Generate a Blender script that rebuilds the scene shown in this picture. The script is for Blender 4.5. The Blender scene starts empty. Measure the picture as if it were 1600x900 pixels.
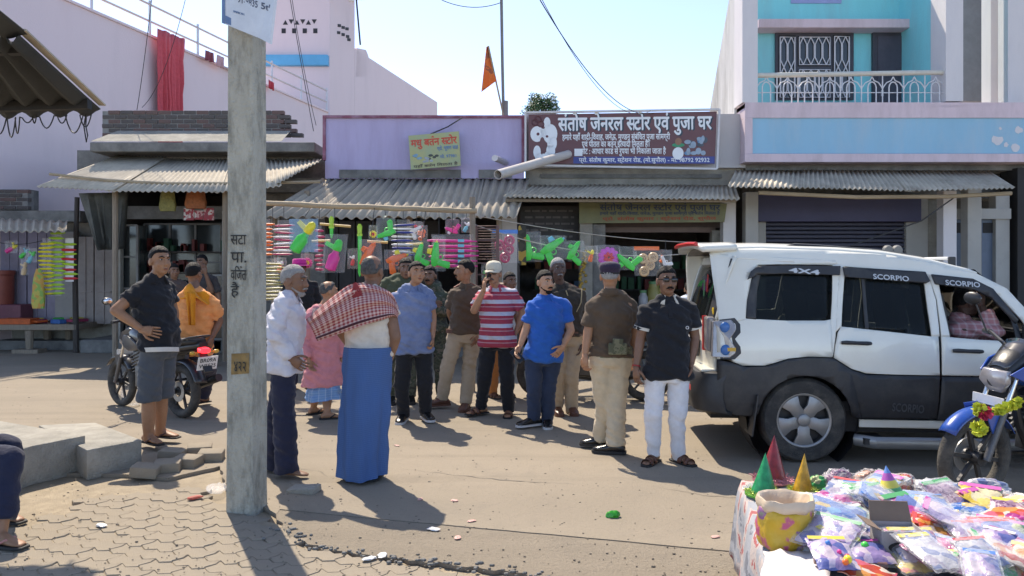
import bpy, bmesh, math, random
from mathutils import Vector, Matrix, Euler, noise
from mathutils.geometry import tessellate_polygon
random.seed(7)
R = math.radians
SC = bpy.context.scene
COL = SC.collection

# ---------------------------------------------------------------- camera, sky, sun, exposure
CAMH, FPX, HY = 1.62, 1200.0, 418.0          # eye height (m), focal length and horizon row in photo pixels
_c = bpy.data.cameras.new('camera'); cam = bpy.data.objects.new('camera', _c); COL.objects.link(cam)
cam.location = (0, 0, CAMH); cam.rotation_euler = (R(90), 0, 0)
_c.sensor_width = 36; _c.lens = 36 * FPX / 1600; _c.shift_y = -(450 - HY) / 1600
_c.clip_start = 0.05; _c.clip_end = 3000
SC.camera = cam

SUN_EL, SUN_AZ = 54.0, math.atan2(-0.45, 0.89)       # sun stands behind the shops, to the left
w = bpy.data.worlds.new('World'); SC.world = w; w.use_nodes = True
nt = w.node_tree; nt.nodes.clear()
sky = nt.nodes.new('ShaderNodeTexSky'); sky.sky_type = 'NISHITA'; sky.sun_disc = False
sky.sun_elevation = R(SUN_EL); sky.sun_rotation = SUN_AZ
sky.air_density = 0.40; sky.dust_density = 0.26; sky.ozone_density = 0.6; sky.altitude = 0
bg = nt.nodes.new('ShaderNodeBackground'); bg.inputs[1].default_value = 0.15
wo = nt.nodes.new('ShaderNodeOutputWorld')
nt.links.new(sky.outputs[0], bg.inputs[0]); nt.links.new(bg.outputs[0], wo.inputs[0])
_s = bpy.data.lights.new('sun', 'SUN'); _s.energy = 2.0; _s.angle = R(0.6); _s.color = (1.0, 0.95, 0.88)
sun = bpy.data.objects.new('sun', _s); COL.objects.link(sun)
_sd = Vector((math.sin(SUN_AZ) * math.cos(R(SUN_EL)), math.cos(SUN_AZ) * math.cos(R(SUN_EL)), math.sin(R(SUN_EL))))
sun.rotation_euler = _sd.to_track_quat('Z', 'Y').to_euler(); sun.location = (0, 0, 30)
SC.view_settings.view_transform = 'Standard'; SC.view_settings.look = 'None'
SC.view_settings.use_white_balance = True; SC.view_settings.white_balance_temperature = 7400   # the photograph's shade is neutral, not blue
SC.view_settings.exposure = 1.74; SC.view_settings.gamma = 1.0
SC.render.engine = 'CYCLES'; SC.cycles.max_bounces = 8; SC.cycles.transparent_max_bounces = 16

# ---------------------------------------------------------------- helpers
WORK = bpy.data.scenes.new('workbench')           # small scene used only to evaluate text and modifiers; removed at the end
def evaluated_mesh(o):
    WORK.collection.objects.link(o); vl = WORK.view_layers[0]; vl.update()
    m = bpy.data.meshes.new_from_object(o.evaluated_get(vl.depsgraph)); WORK.collection.objects.unlink(o); return m
def W(px, py, Y):
    """photo pixel at distance Y -> point"""
    return Vector(((px - 800) / FPX * Y, Y, CAMH - (py - HY) / FPX * Y))
def GY(py, z=0.0):
    """distance of a ground point seen at row py"""
    return FPX * (CAMH - z) / (py - HY)
def G(px, py, z=0.0):
    Y = GY(py, z); return Vector(((px - 800) / FPX * Y, Y, z))

def new_obj(name, mesh, parent=None):
    o = bpy.data.objects.new(name, mesh); COL.objects.link(o)
    if parent is not None:
        o.parent = parent
    return o
def tag(o, label, cat, group=None):
    o['label'] = label; o['category'] = cat
    if group: o['group'] = group
    return o
def thing(name, label, cat, loc=(0, 0, 0), group=None, rotz=0.0):
    o = bpy.data.objects.new(name, None); COL.objects.link(o); o.empty_display_size = 0.1
    o.location = loc; o.rotation_euler = (0, 0, rotz)
    return tag(o, label, cat, group)
def struct(o, kind='structure'):
    o['kind'] = kind; return o
def copy_tree(o, parent=None):
    c = o.copy(); COL.objects.link(c); c.parent = parent
    for ch in list(o.children):
        copy_tree(ch, c)
    return c

def frame(d, up=(0, 0, 1)):
    d = Vector(d).normalized(); up = Vector(up)
    if abs(d.dot(up.normalized())) > 0.99: up = Vector((0, 1, 0)) if abs(d.z) > 0.9 else Vector((0, 0, 1))
    x = d.cross(up).normalized(); y = x.cross(d).normalized()
    return x, y, d

class MB:
    """collects shapes and links them as one mesh object"""
    def __init__(s): s.v = []; s.f = []; s.m = []; s.uv = None; s.cur = 0
    def add(s, vs, fs):
        b = len(s.v); s.v.extend([tuple(v) for v in vs])
        for f in fs: s.f.append(tuple(i + b for i in f)); s.m.append(s.cur)
        return s
    def box(s, c, size, rot=None, taper=1.0):
        c = Vector(c); hx, hy, hz = [q / 2 for q in size]; vs = []
        for z in (-1, 1):
            k = taper if z > 0 else 1
            for x, y in ((-1, -1), (1, -1), (1, 1), (-1, 1)):
                p = Vector((x * hx * k, y * hy * k, z * hz))
                if rot is not None: p = rot @ p
                vs.append(c + p)
        return s.add(vs, [(3, 2, 1, 0), (4, 5, 6, 7), (0, 1, 5, 4), (1, 2, 6, 5), (2, 3, 7, 6), (3, 0, 4, 7)])
    def bbox(s, a, b):
        a = Vector(a); b = Vector(b)
        return s.box((a + b) / 2, [abs(q) for q in (b - a)])
    def pbox(s, x0, y0, x1, y1, Y, t):
        """front face covers the pixel rectangle at distance Y, t deep"""
        a = W(x0, y1, Y); b = W(x1, y0, Y)
        return s.bbox((a.x, Y, a.z), (b.x, Y + t, b.z))
    def bar(s, a, b, w_, h_, up=(0, 0, 1)):
        a = Vector(a); b = Vector(b); x, y, d = frame(b - a, up)
        vs = []
        for p in (a, b):
            for i, j in ((-1, -1), (1, -1), (1, 1), (-1, 1)):
                vs.append(p + x * (i * w_ / 2) + y * (j * h_ / 2))
        return s.add(vs, [(3, 2, 1, 0), (4, 5, 6, 7), (0, 1, 5, 4), (1, 2, 6, 5), (2, 3, 7, 6), (3, 0, 4, 7)])
    def tube(s, pts, r, n=8, caps=True, closed=False, flat=1.0, up=None):
        pts = [Vector(p) for p in pts]; k = len(pts)
        rs = r if isinstance(r, (list, tuple)) else [r] * k
        vs = []; px = None
        for i, p in enumerate(pts):
            if closed: d = pts[(i + 1) % k] - pts[i - 1]
            else: d = pts[min(i + 1, k - 1)] - pts[max(i - 1, 0)]
            if d.length < 1e-9: d = Vector((0, 0, 1))
            d.normalize()
            if px is None:
                x, y, _ = frame(d, up or (0, 0, 1))
            else:
                x = px - d * px.dot(d)
                if x.length < 1e-6: x = frame(d)[0]
                x.normalize(); y = d.cross(x) * -1
            px = x
            for j in range(n):
                t = 2 * math.pi * j / n
                vs.append(p + x * (math.cos(t) * rs[i]) + y * (math.sin(t) * rs[i] * flat))
        fs = []
        for i in range(k if closed else k - 1):
            for j in range(n):
                a = i * n + j; b = i * n + (j + 1) % n; i2 = (i + 1) % k
                fs.append((a, b, i2 * n + (j + 1) % n, i2 * n + j))
        if caps and not closed:
            fs.append(tuple(range(n - 1, -1, -1))); fs.append(tuple((k - 1) * n + j for j in range(n)))
        return s.add(vs, fs)
    def ball(s, c, r, ax=None, nu=12, nv=8):
        """ellipsoid; r scalar or 3-vector in axes ax"""
        c = Vector(c); r = (r, r, r) if not isinstance(r, (tuple, list)) else r
        X, Y_, Z = ax or (Vector((1, 0, 0)), Vector((0, 1, 0)), Vector((0, 0, 1)))
        vs = [c + Z * r[2]]
        for i in range(1, nv):
            th = math.pi * i / nv
            for j in range(nu):
                ph = 2 * math.pi * j / nu
                vs.append(c + X * (r[0] * math.sin(th) * math.cos(ph)) + Y_ * (r[1] * math.sin(th) * math.sin(ph)) + Z * (r[2] * math.cos(th)))
        vs.append(c - Z * r[2]); fs = []
        for j in range(nu): fs.append((0, 1 + j, 1 + (j + 1) % nu))
        for i in range(nv - 2):
            for j in range(nu):
                a = 1 + i * nu + j; b = 1 + i * nu + (j + 1) % nu
                fs.append((a, a + nu, b + nu, b))
        l = len(vs) - 1; o = 1 + (nv - 2) * nu
        for j in range(nu): fs.append((l, o + (j + 1) % nu, o + j))
        return s.add(vs, fs)
    def loft(s, rings, caps=True, closed=True):
        n = len(rings[0]); vs = [p for r_ in rings for p in r_]; fs = []
        for i in range(len(rings) - 1):
            for j in range(n if closed else n - 1):
                a = i * n + j; b = i * n + (j + 1) % n
                fs.append((a, b, b + n, a + n))
        if caps and closed:
            fs.append(tuple(range(n - 1, -1, -1))); fs.append(tuple((len(rings) - 1) * n + j for j in range(n)))
        return s.add(vs, fs)
    def prism(s, pts, d):
        """planar outline pushed along vector d"""
        pts = [Vector(p) for p in pts]; d = Vector(d); n = len(pts)
        return s.add(pts + [p + d for p in pts], [tuple(range(n - 1, -1, -1)), tuple(range(n, 2 * n))] + [(i, (i + 1) % n, (i + 1) % n + n, i + n) for i in range(n)])
    def grid(s, P, thick=0.0):
        """P[i][j] points"""
        a = len(P); b = len(P[0]); vs = [p for r_ in P for p in r_]
        fs = [(i * b + j, i * b + j + 1, (i + 1) * b + j + 1, (i + 1) * b + j) for i in range(a - 1) for j in range(b - 1)]
        return s.add(vs, fs)
    def cyl(s, a, b, r, n=16, r2=None):
        return s.tube([a, b], [r, r if r2 is None else r2], n)
    def ring(s, c, axis, R0, r, n=24, m=8, flat=1.0):
        x, y, d = frame(axis); c = Vector(c); vs = []; fs = []
        for i in range(n):
            t = 2 * math.pi * i / n; e = x * math.cos(t) + y * math.sin(t)
            for j in range(m):
                q = 2 * math.pi * j / m
                vs.append(c + e * (R0 + r * math.cos(q)) + d * (r * flat * math.sin(q)))
        for i in range(n):
            for j in range(m):
                a = i * m + j; b = i * m + (j + 1) % m; i2 = (i + 1) % n
                fs.append((a, b, i2 * m + (j + 1) % m, i2 * m + j))
        return s.add(vs, fs)
    def revolve(s, c, axis, prof, n=24, caps=False):
        """prof: (radius, offset along axis)"""
        x, y, d = frame(axis); c = Vector(c); rings = []
        for r_, h in prof:
            rings.append([c + d * h + (x * math.cos(2 * math.pi * j / n) + y * math.sin(2 * math.pi * j / n)) * r_ for j in range(n)])
        return s.loft(rings, caps)
    def mesh(s, name='mesh'):
        m = bpy.data.meshes.new(name); m.from_pydata(s.v, [], s.f)
        if any(s.m): m.polygons.foreach_set('material_index', s.m)
        m.update(); return m
    def build(s, name, mat, parent=None, smooth=False, solid=0.0, off=(0, 0, 0), fix=True, bevel=0.0, auto=None):
        if Vector(off).length > 0: s.v = [(a - off[0], b - off[1], c - off[2]) for a, b, c in s.v]
        m = s.mesh(name)
        for q in (mat if isinstance(mat, (list, tuple)) else [mat]): m.materials.append(q)
        if fix or smooth or bevel:
            bm = bmesh.new(); bm.from_mesh(m)
            if bevel:
                bmesh.ops.remove_doubles(bm, verts=bm.verts, dist=1e-5)
                ed = [e for e in bm.edges if len(e.link_faces) == 2 and e.calc_face_angle(0) > 0.5]
                bmesh.ops.bevel(bm, geom=ed, offset=bevel, segments=2, profile=0.5, affect='EDGES', clamp_overlap=True)
            if fix: bmesh.ops.recalc_face_normals(bm, faces=bm.faces)
            if smooth:
                ang = R(auto if auto else 40)
                for f in bm.faces: f.smooth = True
                for e in bm.edges:
                    if len(e.link_faces) == 2 and e.calc_face_angle(0) > ang: e.smooth = False
            bm.to_mesh(m); bm.free()
        o = new_obj(name, m, parent)
        if solid:
            md = o.modifiers.new('s', 'SOLIDIFY'); md.thickness = solid; md.offset = 0
        return o

def lerp(a, b, t): return a + (b - a) * t
def interp(xs, ys, x):
    if x <= xs[0]: return ys[0]
    for i in range(len(xs) - 1):
        if x <= xs[i + 1]:
            return lerp(ys[i], ys[i + 1], (x - xs[i]) / (xs[i + 1] - xs[i]))
    return ys[-1]
def sag(a, b, drop, n=16):
    a = Vector(a); b = Vector(b)
    return [a.lerp(b, i / n) - Vector((0, 0, drop * 4 * (i / n) * (1 - i / n))) for i in range(n + 1)]

# ---------------------------------------------------------------- materials
MATS = {}
def _nodes(name):
    m = bpy.data.materials.new(name); m.use_nodes = True
    t = m.node_tree; b = t.nodes['Principled BSDF']
    return m, t, b
def mat(name, col, rough=0.65, metal=0.0, var=0.16, scale=6.0, bump=0.15, bscale=60.0, dirt=None, dscale=3.0, damt=0.5, stretch=(1, 1, 1), coat=0.0, alpha=1.0, trans=0.0, spec=0.5, emit=None, rvar=0.0, dlo=0.45, dhi=0.7):
    if name in MATS: return MATS[name]
    m, t, b = _nodes(name); N = t.nodes; L = t.links
    tc = N.new('ShaderNodeTexCoord'); mp = N.new('ShaderNodeMapping'); mp.inputs['Scale'].default_value = stretch
    L.new(tc.outputs['Object'], mp.inputs[0])
    n1 = N.new('ShaderNodeTexNoise'); n1.inputs['Scale'].default_value = scale; n1.inputs['Detail'].default_value = 6; n1.inputs['Roughness'].default_value = 0.65
    L.new(mp.outputs[0], n1.inputs['Vector'])
    mr = N.new('ShaderNodeMapRange'); mr.inputs[1].default_value = 0.25; mr.inputs[2].default_value = 0.75
    mr.inputs[3].default_value = 1 - var; mr.inputs[4].default_value = 1 + var
    L.new(n1.outputs[0], mr.inputs[0])
    mx = N.new('ShaderNodeVectorMath'); mx.operation = 'SCALE'; mx.inputs[0].default_value = col[:3]
    L.new(mr.outputs[0], mx.inputs['Scale']); out = mx.outputs[0]
    if dirt is not None:
        n2 = N.new('ShaderNodeTexNoise'); n2.inputs['Scale'].default_value = dscale; n2.inputs['Detail'].default_value = 8; n2.inputs['Roughness'].default_value = 0.7
        L.new(mp.outputs[0], n2.inputs['Vector'])
        rp = N.new('ShaderNodeMapRange'); rp.inputs[1].default_value = dlo; rp.inputs[2].default_value = dhi; rp.inputs[3].default_value = 0; rp.inputs[4].default_value = damt
        L.new(n2.outputs[0], rp.inputs[0])
        mm = N.new('ShaderNodeMix'); mm.data_type = 'RGBA'; L.new(rp.outputs[0], mm.inputs[0]); L.new(out, mm.inputs[6]); mm.inputs[7].default_value = (*dirt[:3], 1); out = mm.outputs[2]
    L.new(out, b.inputs['Base Color'])
    b.inputs['Roughness'].default_value = rough; b.inputs['Metallic'].default_value = metal
    b.inputs['Specular IOR Level'].default_value = spec
    if coat: b.inputs['Coat Weight'].default_value = coat; b.inputs['Coat Roughness'].default_value = 0.08
    if trans: b.inputs['Transmission Weight'].default_value = trans
    if alpha < 1: b.inputs['Alpha'].default_value = alpha
    if rvar:
        r2 = N.new('ShaderNodeMapRange'); r2.inputs[1].default_value = .3; r2.inputs[2].default_value = .7; r2.inputs[3].default_value = rough - rvar; r2.inputs[4].default_value = rough + rvar
        L.new(n1.outputs[0], r2.inputs[0]); L.new(r2.outputs[0], b.inputs['Roughness'])
    if emit: b.inputs['Emission Color'].default_value = (*emit[:3], 1); b.inputs['Emission Strength'].default_value = emit[3]
    if bump:
        n3 = N.new('ShaderNodeTexNoise'); n3.inputs['Scale'].default_value = bscale; n3.inputs['Detail'].default_value = 4
        L.new(tc.outputs['Object'], n3.inputs['Vector'])
        bp = N.new('ShaderNodeBump'); bp.inputs['Strength'].default_value = bump; bp.inputs['Distance'].default_value = 0.02
        L.new(n3.outputs[0], bp.inputs['Height']); L.new(bp.outputs[0], b.inputs['Normal'])
    MATS[name] = m; return m
def cloth(name, col, var=0.12, rough=0.85):
    m = mat('cloth_' + name, col, rough=rough, var=var, scale=14, bump=0.75, bscale=13, spec=0.2)
    m.node_tree.nodes['Principled BSDF'].inputs['Sheen Weight'].default_value = 0.15
    return m
def plastic(name, col, rough=0.3):
    return mat('plastic_' + name, col, rough=rough, var=0.08, scale=20, bump=0.05, bscale=25, spec=0.5)
def skin(name, col):
    if 'skin_' + name in MATS: return MATS['skin_' + name]
    m = mat('skin_' + name, col, rough=0.5, var=0.14, scale=18, bump=0.12, bscale=220, spec=0.4)
    b = m.node_tree.nodes['Principled BSDF']; b.inputs['Subsurface Weight'].default_value = 0.08; b.inputs['Subsurface Radius'].default_value = (0.02, 0.008, 0.005)
    return m
def film(name, tint=(1, 1, 1), op=0.16, rough=0.12):
    """clear packing film: mostly see-through, shiny and crinkled"""
    if name in MATS: return MATS[name]
    m, t, b = _nodes(name); N = t.nodes; L = t.links
    b.inputs['Base Color'].default_value = (*tint, 1); b.inputs['Roughness'].default_value = rough
    tr = N.new('ShaderNodeBsdfTransparent'); mx = N.new('ShaderNodeMixShader')
    lw = N.new('ShaderNodeLayerWeight'); lw.inputs[0].default_value = 0.35
    tc = N.new('ShaderNodeTexCoord'); n = N.new('ShaderNodeTexNoise'); n.inputs['Scale'].default_value = 26; n.inputs['Detail'].default_value = 3; n.inputs['Distortion'].default_value = 1.5
    L.new(tc.outputs['Object'], n.inputs['Vector'])
    bp = N.new('ShaderNodeBump'); bp.inputs['Strength'].default_value = 0.4; bp.inputs['Distance'].default_value = 0.03
    L.new(n.outputs[0], bp.inputs['Height']); L.new(bp.outputs[0], b.inputs['Normal']); L.new(bp.outputs[0], lw.inputs['Normal'])
    mr = N.new('ShaderNodeMapRange'); mr.inputs[3].default_value = op; mr.inputs[4].default_value = min(1, op + 0.34)
    L.new(lw.outputs['Facing'], mr.inputs[0]); L.new(mr.outputs[0], mx.inputs[0])
    L.new(tr.outputs[0], mx.inputs[1]); L.new(b.outputs[0], mx.inputs[2]); L.new(mx.outputs[0], N['Material Output'].inputs[0])
    MATS[name] = m; return m
def ramp_mat(name, kind, cols, scale=5.0, rough=0.6, detail=4.0, bump=0.2, stretch=(1, 1, 1), const=True, distort=0.0, coord='Object', spec=0.4, axis='Z'):
    """procedural print: noise / voronoi / wave mapped through a colour ramp"""
    if name in MATS: return MATS[name]
    m, t, b = _nodes(name); N = t.nodes; L = t.links
    tc = N.new('ShaderNodeTexCoord'); mp = N.new('ShaderNodeMapping'); mp.inputs['Scale'].default_value = stretch
    L.new(tc.outputs[coord], mp.inputs[0])
    if kind == 'noise':
        x = N.new('ShaderNodeTexNoise'); x.inputs['Detail'].default_value = detail; x.inputs['Distortion'].default_value = distort; o = x.outputs[0]
    elif kind == 'voronoi':
        x = N.new('ShaderNodeTexVoronoi'); o = x.outputs['Color']
    else:
        x = N.new('ShaderNodeTexWave'); x.bands_direction = axis; x.wave_profile = 'SAW'; x.inputs['Distortion'].default_value = distort; o = x.outputs[0]
    x.inputs['Scale'].default_value = scale; L.new(mp.outputs[0], x.inputs['Vector'])
    if kind == 'voronoi':
        sp = N.new('ShaderNodeSeparateColor'); L.new(o, sp.inputs[0]); o = sp.outputs[0]
    rp = N.new('ShaderNodeValToRGB'); rp.color_ramp.interpolation = 'CONSTANT' if const else 'LINEAR'
    e = rp.color_ramp.elements
    while len(e) < len(cols): e.new(0.5)
    for i, (p, c) in enumerate(cols): e[i].position = p; e[i].color = (*c, 1)
    L.new(o, rp.inputs[0]); L.new(rp.outputs[0], b.inputs['Base Color'])
    b.inputs['Roughness'].default_value = rough; b.inputs['Specular IOR Level'].default_value = spec
    if bump:
        n3 = N.new('ShaderNodeTexNoise'); n3.inputs['Scale'].default_value = 60; L.new(tc.outputs['Object'], n3.inputs['Vector'])
        bp = N.new('ShaderNodeBump'); bp.inputs['Strength'].default_value = bump; bp.inputs['Distance'].default_value = 0.01
        L.new(n3.outputs[0], bp.inputs['Height']); L.new(bp.outputs[0], b.inputs['Normal'])
    MATS[name] = m; return m
def check_mat(name, base, line, sx, sz, wd=0.25, coord='UV', line2=None, rough=0.85):
    """woven checks: two sets of bands multiplied"""
    if name in MATS: return MATS[name]
    m, t, b = _nodes(name); N = t.nodes; L = t.links
    tc = N.new('ShaderNodeTexCoord'); sp = N.new('ShaderNodeSeparateXYZ'); L.new(tc.outputs[coord], sp.inputs[0])
    outs = []
    for ax, s_ in ((0, sx), (1 if coord == 'UV' else 2, sz)):
        a = N.new('ShaderNodeMath'); a.operation = 'MULTIPLY'; a.inputs[1].default_value = s_; L.new(sp.outputs[ax], a.inputs[0])
        f = N.new('ShaderNodeMath'); f.operation = 'FRACT'; L.new(a.outputs[0], f.inputs[0])
        c = N.new('ShaderNodeMath'); c.operation = 'LESS_THAN'; c.inputs[1].default_value = wd; L.new(f.outputs[0], c.inputs[0]); outs.append(c.outputs[0])
    ad = N.new('ShaderNodeMath'); ad.operation = 'ADD'; L.new(outs[0], ad.inputs[0]); L.new(outs[1], ad.inputs[1])
    hv = N.new('ShaderNodeMath'); hv.operation = 'MULTIPLY'; hv.inputs[1].default_value = 0.5; L.new(ad.outputs[0], hv.inputs[0])
    mx = N.new('ShaderNodeMix'); mx.data_type = 'RGBA'; L.new(hv.outputs[0], mx.inputs[0]); mx.inputs[6].default_value = (*base, 1); mx.inputs[7].default_value = (*line, 1)
    L.new(mx.outputs[2], b.inputs['Base Color']); b.inputs['Roughness'].default_value = rough; b.inputs['Specular IOR Level'].default_value = 0.2
    MATS[name] = m; return m

# ---------------------------------------------------------------- lettering (flat print laid on signs)
def letters(txt, size=1.0, bold=0.0, shear=0.0, depth=0.0):
    """list of (mesh verts, faces), width; '|' after a consonant makes its half form, '^' puts the r-hook above"""
    vs = []; fs = []; pen = 0.0
    parts = []; cur = ''; i = 0
    while i < len(txt):
        if i + 1 < len(txt) and txt[i + 1] == '|':
            if cur: parts.append((cur, 0)); cur = ''
            parts.append((txt[i], 1)); i += 2; continue
        if txt[i] == '^':
            if cur: parts.append((cur, 0)); cur = ''
            parts.append(('^', 2)); i += 1; continue
        cur += txt[i]; i += 1
    if cur: parts.append((cur, 0))
    def get(s_):
        f = bpy.data.curves.new('t', 'FONT'); f.body = s_; f.size = size; f.offset = bold; f.shear = shear; f.resolution_u = 3
        o = bpy.data.objects.new('t', f); m = evaluated_mesh(o)
        r_ = ([Vector(v.co) for v in m.vertices], [tuple(p.vertices) for p in m.polygons])
        bpy.data.objects.remove(o); bpy.data.curves.remove(f); bpy.data.meshes.remove(m); return r_
    for s_, k in parts:
        if k == 2:
            r_ = size * 0.11; b0 = len(vs)
            for q in range(7):
                t = math.pi * (1.0 - q / 6 * 1.1)
                for rr in (r_, r_ * 0.5): vs.append(Vector((pen - size * .14 + rr * math.cos(t), size * .78 + rr * math.sin(t), 0)))
            for q in range(6): fs.append((b0 + 2 * q, b0 + 2 * q + 1, b0 + 2 * q + 3, b0 + 2 * q + 2))
            continue
        if not s_.strip(): pen += size * 0.27 * len(s_); continue
        v, f = get(s_)
        if not v: continue
        lead = (len(s_) - len(s_.lstrip(' '))); trail = (len(s_) - len(s_.rstrip(' ')))
        mx = max(p.x for p in v)
        if k == 1:
            cut = mx - size * 0.155; b0 = len(vs)
            for p in v: vs.append(Vector((pen + min(p.x, cut), p.y, 0)))
            mx = cut
        else:
            b0 = len(vs)
            for p in v: vs.append(Vector((pen + p.x, p.y, 0)))
        fs.extend(tuple(i_ + b0 for i_ in q) for q in f)
        pen += mx + trail * size * 0.27 + (0 if k == 1 else (-size * 0.01))
    return vs, fs, pen
def print_text(name, txt, matl, org, ux, uy, width=None, size=0.2, bold=0.0, parent=None, center=False, shear=0.0, nrm_off=0.004, height=None):
    """lay text on a plane: org = lower-left point, ux/uy = unit directions, fitted to width"""
    vs, fs, wd = letters(txt, 1.0, 0.0, shear)
    ux = Vector(ux).normalized(); uy = Vector(uy).normalized(); n = ux.cross(uy)
    sx = (width / wd) if width else size; sy = height if height else (size if size else sx)
    o0 = Vector(org) + n * nrm_off
    if center: o0 = o0 - ux * (wd * sx / 2)
    mb = MB()
    for i, (dx, dy) in enumerate(((0, 0), (1, .3), (-1, -.3), (.3, 1), (-.3, -1)) if bold else ((0, 0),)):
        mb.add([o0 + ux * ((v.x + dx * bold * .8) * sx) + uy * ((v.y + dy * bold * .8) * sy) + n * (i * .0004) for v in vs], fs)
    return mb.build(name, matl, parent, fix=False)
# ---------------------------------------------------------------- ground, road, paving
m_dirt = mat('dirt', (0.33, 0.27, 0.19), rough=0.95, var=0.25, scale=9, bump=0.6, bscale=90, dirt=(0.22, 0.18, 0.13), dscale=2.5)
def road_mat(name, c1, c2, c3, speck, bump):
    m, t, b = _nodes(name); N = t.nodes; L = t.links; tc = N.new('ShaderNodeTexCoord')
    def nz(sc, det, ro, st=(1, 1, 1), dist=0.0):
        mp = N.new('ShaderNodeMapping'); mp.inputs['Scale'].default_value = st; L.new(tc.outputs['Object'], mp.inputs[0]); x = N.new('ShaderNodeTexNoise'); x.inputs['Scale'].default_value = sc; x.inputs['Detail'].default_value = det; x.inputs['Roughness'].default_value = ro; x.inputs['Distortion'].default_value = dist; L.new(mp.outputs[0], x.inputs['Vector']); return x.outputs[0]
    def mixc(f, lo, hi, amt, A, B):
        mr = N.new('ShaderNodeMapRange'); mr.inputs[1].default_value = lo; mr.inputs[2].default_value = hi; mr.inputs[4].default_value = amt; L.new(f, mr.inputs[0]); mx = N.new('ShaderNodeMix'); mx.data_type = 'RGBA'; L.new(mr.outputs[0], mx.inputs[0])
        if isinstance(A, tuple): mx.inputs[6].default_value = (*A, 1)
        else: L.new(A, mx.inputs[6])
        mx.inputs[7].default_value = (*B, 1); return mx.outputs[2]
    big = nz(.55, 5, .6, (.5, 1.6, 1), .6); mid = nz(2.6, 8, .72, (1, 1, 1), .4); fine = nz(38, 6, .75); gr = nz(150, 3, .6); tr = nz(1.1, 4, .55, (.12, 2.4, 1), .3)
    c = mixc(big, .36, .66, 1, c1, c2); c = mixc(mid, .5, .72, .75, c, c3); c = mixc(tr, .55, .68, .45, c, tuple(q * .8 for q in c2)); c = mixc(fine, .56, .74, speck, c, tuple(q * .45 for q in c3)); c = mixc(gr, .60, .74, speck * .8, c, tuple(min(1, q * 1.6) for q in c1))
    L.new(c, b.inputs['Base Color']); b.inputs['Roughness'].default_value = .92; b.inputs['Specular IOR Level'].default_value = .2
    ad = N.new('ShaderNodeMath'); ad.operation = 'MULTIPLY_ADD'; ad.inputs[1].default_value = .5; L.new(gr, ad.inputs[0]); L.new(fine, ad.inputs[2])
    bp = N.new('ShaderNodeBump'); bp.inputs['Strength'].default_value = bump; bp.inputs['Distance'].default_value = .02; L.new(ad.outputs[0], bp.inputs['Height']); L.new(bp.outputs[0], b.inputs['Normal']); return m
m_road = road_mat('road_concrete', (.325, .275, .212), (.285, .243, .188), (.262, .226, .18), .5, .6)
m_road2 = road_mat('road_concrete_worn', (.325, .275, .212), (.29, .246, .19), (.252, .218, .173), .7, .9)
m_paver = mat('paver', (0.315, 0.27, 0.21), rough=0.92, var=0.18, scale=3.5, bump=0.5, bscale=150, dirt=(0.27, 0.225, 0.165), dscale=5, damt=0.6, spec=0.2)
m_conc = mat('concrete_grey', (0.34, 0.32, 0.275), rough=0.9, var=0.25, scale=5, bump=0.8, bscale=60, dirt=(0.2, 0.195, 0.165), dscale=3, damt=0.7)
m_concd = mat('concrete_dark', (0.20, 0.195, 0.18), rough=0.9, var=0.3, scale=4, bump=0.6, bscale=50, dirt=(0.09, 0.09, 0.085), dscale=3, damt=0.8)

g = MB(); g.box((0, 0, -0.055), (1600, 1600, 0.05)); struct(g.build('ground', m_dirt))

def ragged(pts, step=0.06, amp=0.018, seed=1):
    rnd = random.Random(seed); out = []
    for a, b in zip(pts[:-1], pts[1:]):
        n = max(1, int((b - a).length / step))
        for i in range(n):
            p = a.lerp(b, i / n); out.append(p + Vector((rnd.uniform(-amp, amp), rnd.uniform(-amp, amp), 0)))
    out.append(pts[-1]); return out
EDGE_PX = [(224, 742), (262, 747), (345, 728), (352, 762), (432, 803), (452, 836), (512, 859), (600, 868), (700, 880), (800, 893), (900, 915), (1010, 945)]
edge = [G(*p) for p in EDGE_PX]
J0, J1 = G(436, 796), G(1180, 865)
j_dir = (J1 - J0).normalized()
def off2(p): return Vector((p.x, p.y, 0))
road = bpy.data.objects.new('road', None); COL.objects.link(road); struct(road)
gap = Vector((-j_dir.y, j_dir.x, 0)) * 0.006
jl = ragged([J0, J1, J1 + j_dir * 4], 0.12, 0.004, 5)
far = ragged([off2(Vector((-40, edge[0].y + .3, 0))), Vector((-6, edge[0].y + .25, 0)), edge[0]] + edge[1:5], 0.06, 0.012, 3)
poly = far + [p + gap for p in jl] + [Vector((40, 1.2, 0)), Vector((40, 60, 0)), Vector((-40, 60, 0))]
m = MB(); m.prism([Vector((p.x, p.y, 0)) for p in poly], (0, 0, -0.028)); m.build('slab', m_road, road)
near_e = ragged(edge[4:], 0.05, 0.02, 9)
endp = jl[-1]
poly = [p - gap for p in jl] + [Vector((6.5, 1.2, 0)), Vector((1.4, 2.2, 0))] + near_e[::-1]
m = MB(); m.prism([Vector((p.x, p.y, -0.003)) for p in poly], (0, 0, -0.024)); m.build('slab', m_road2, road)
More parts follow.
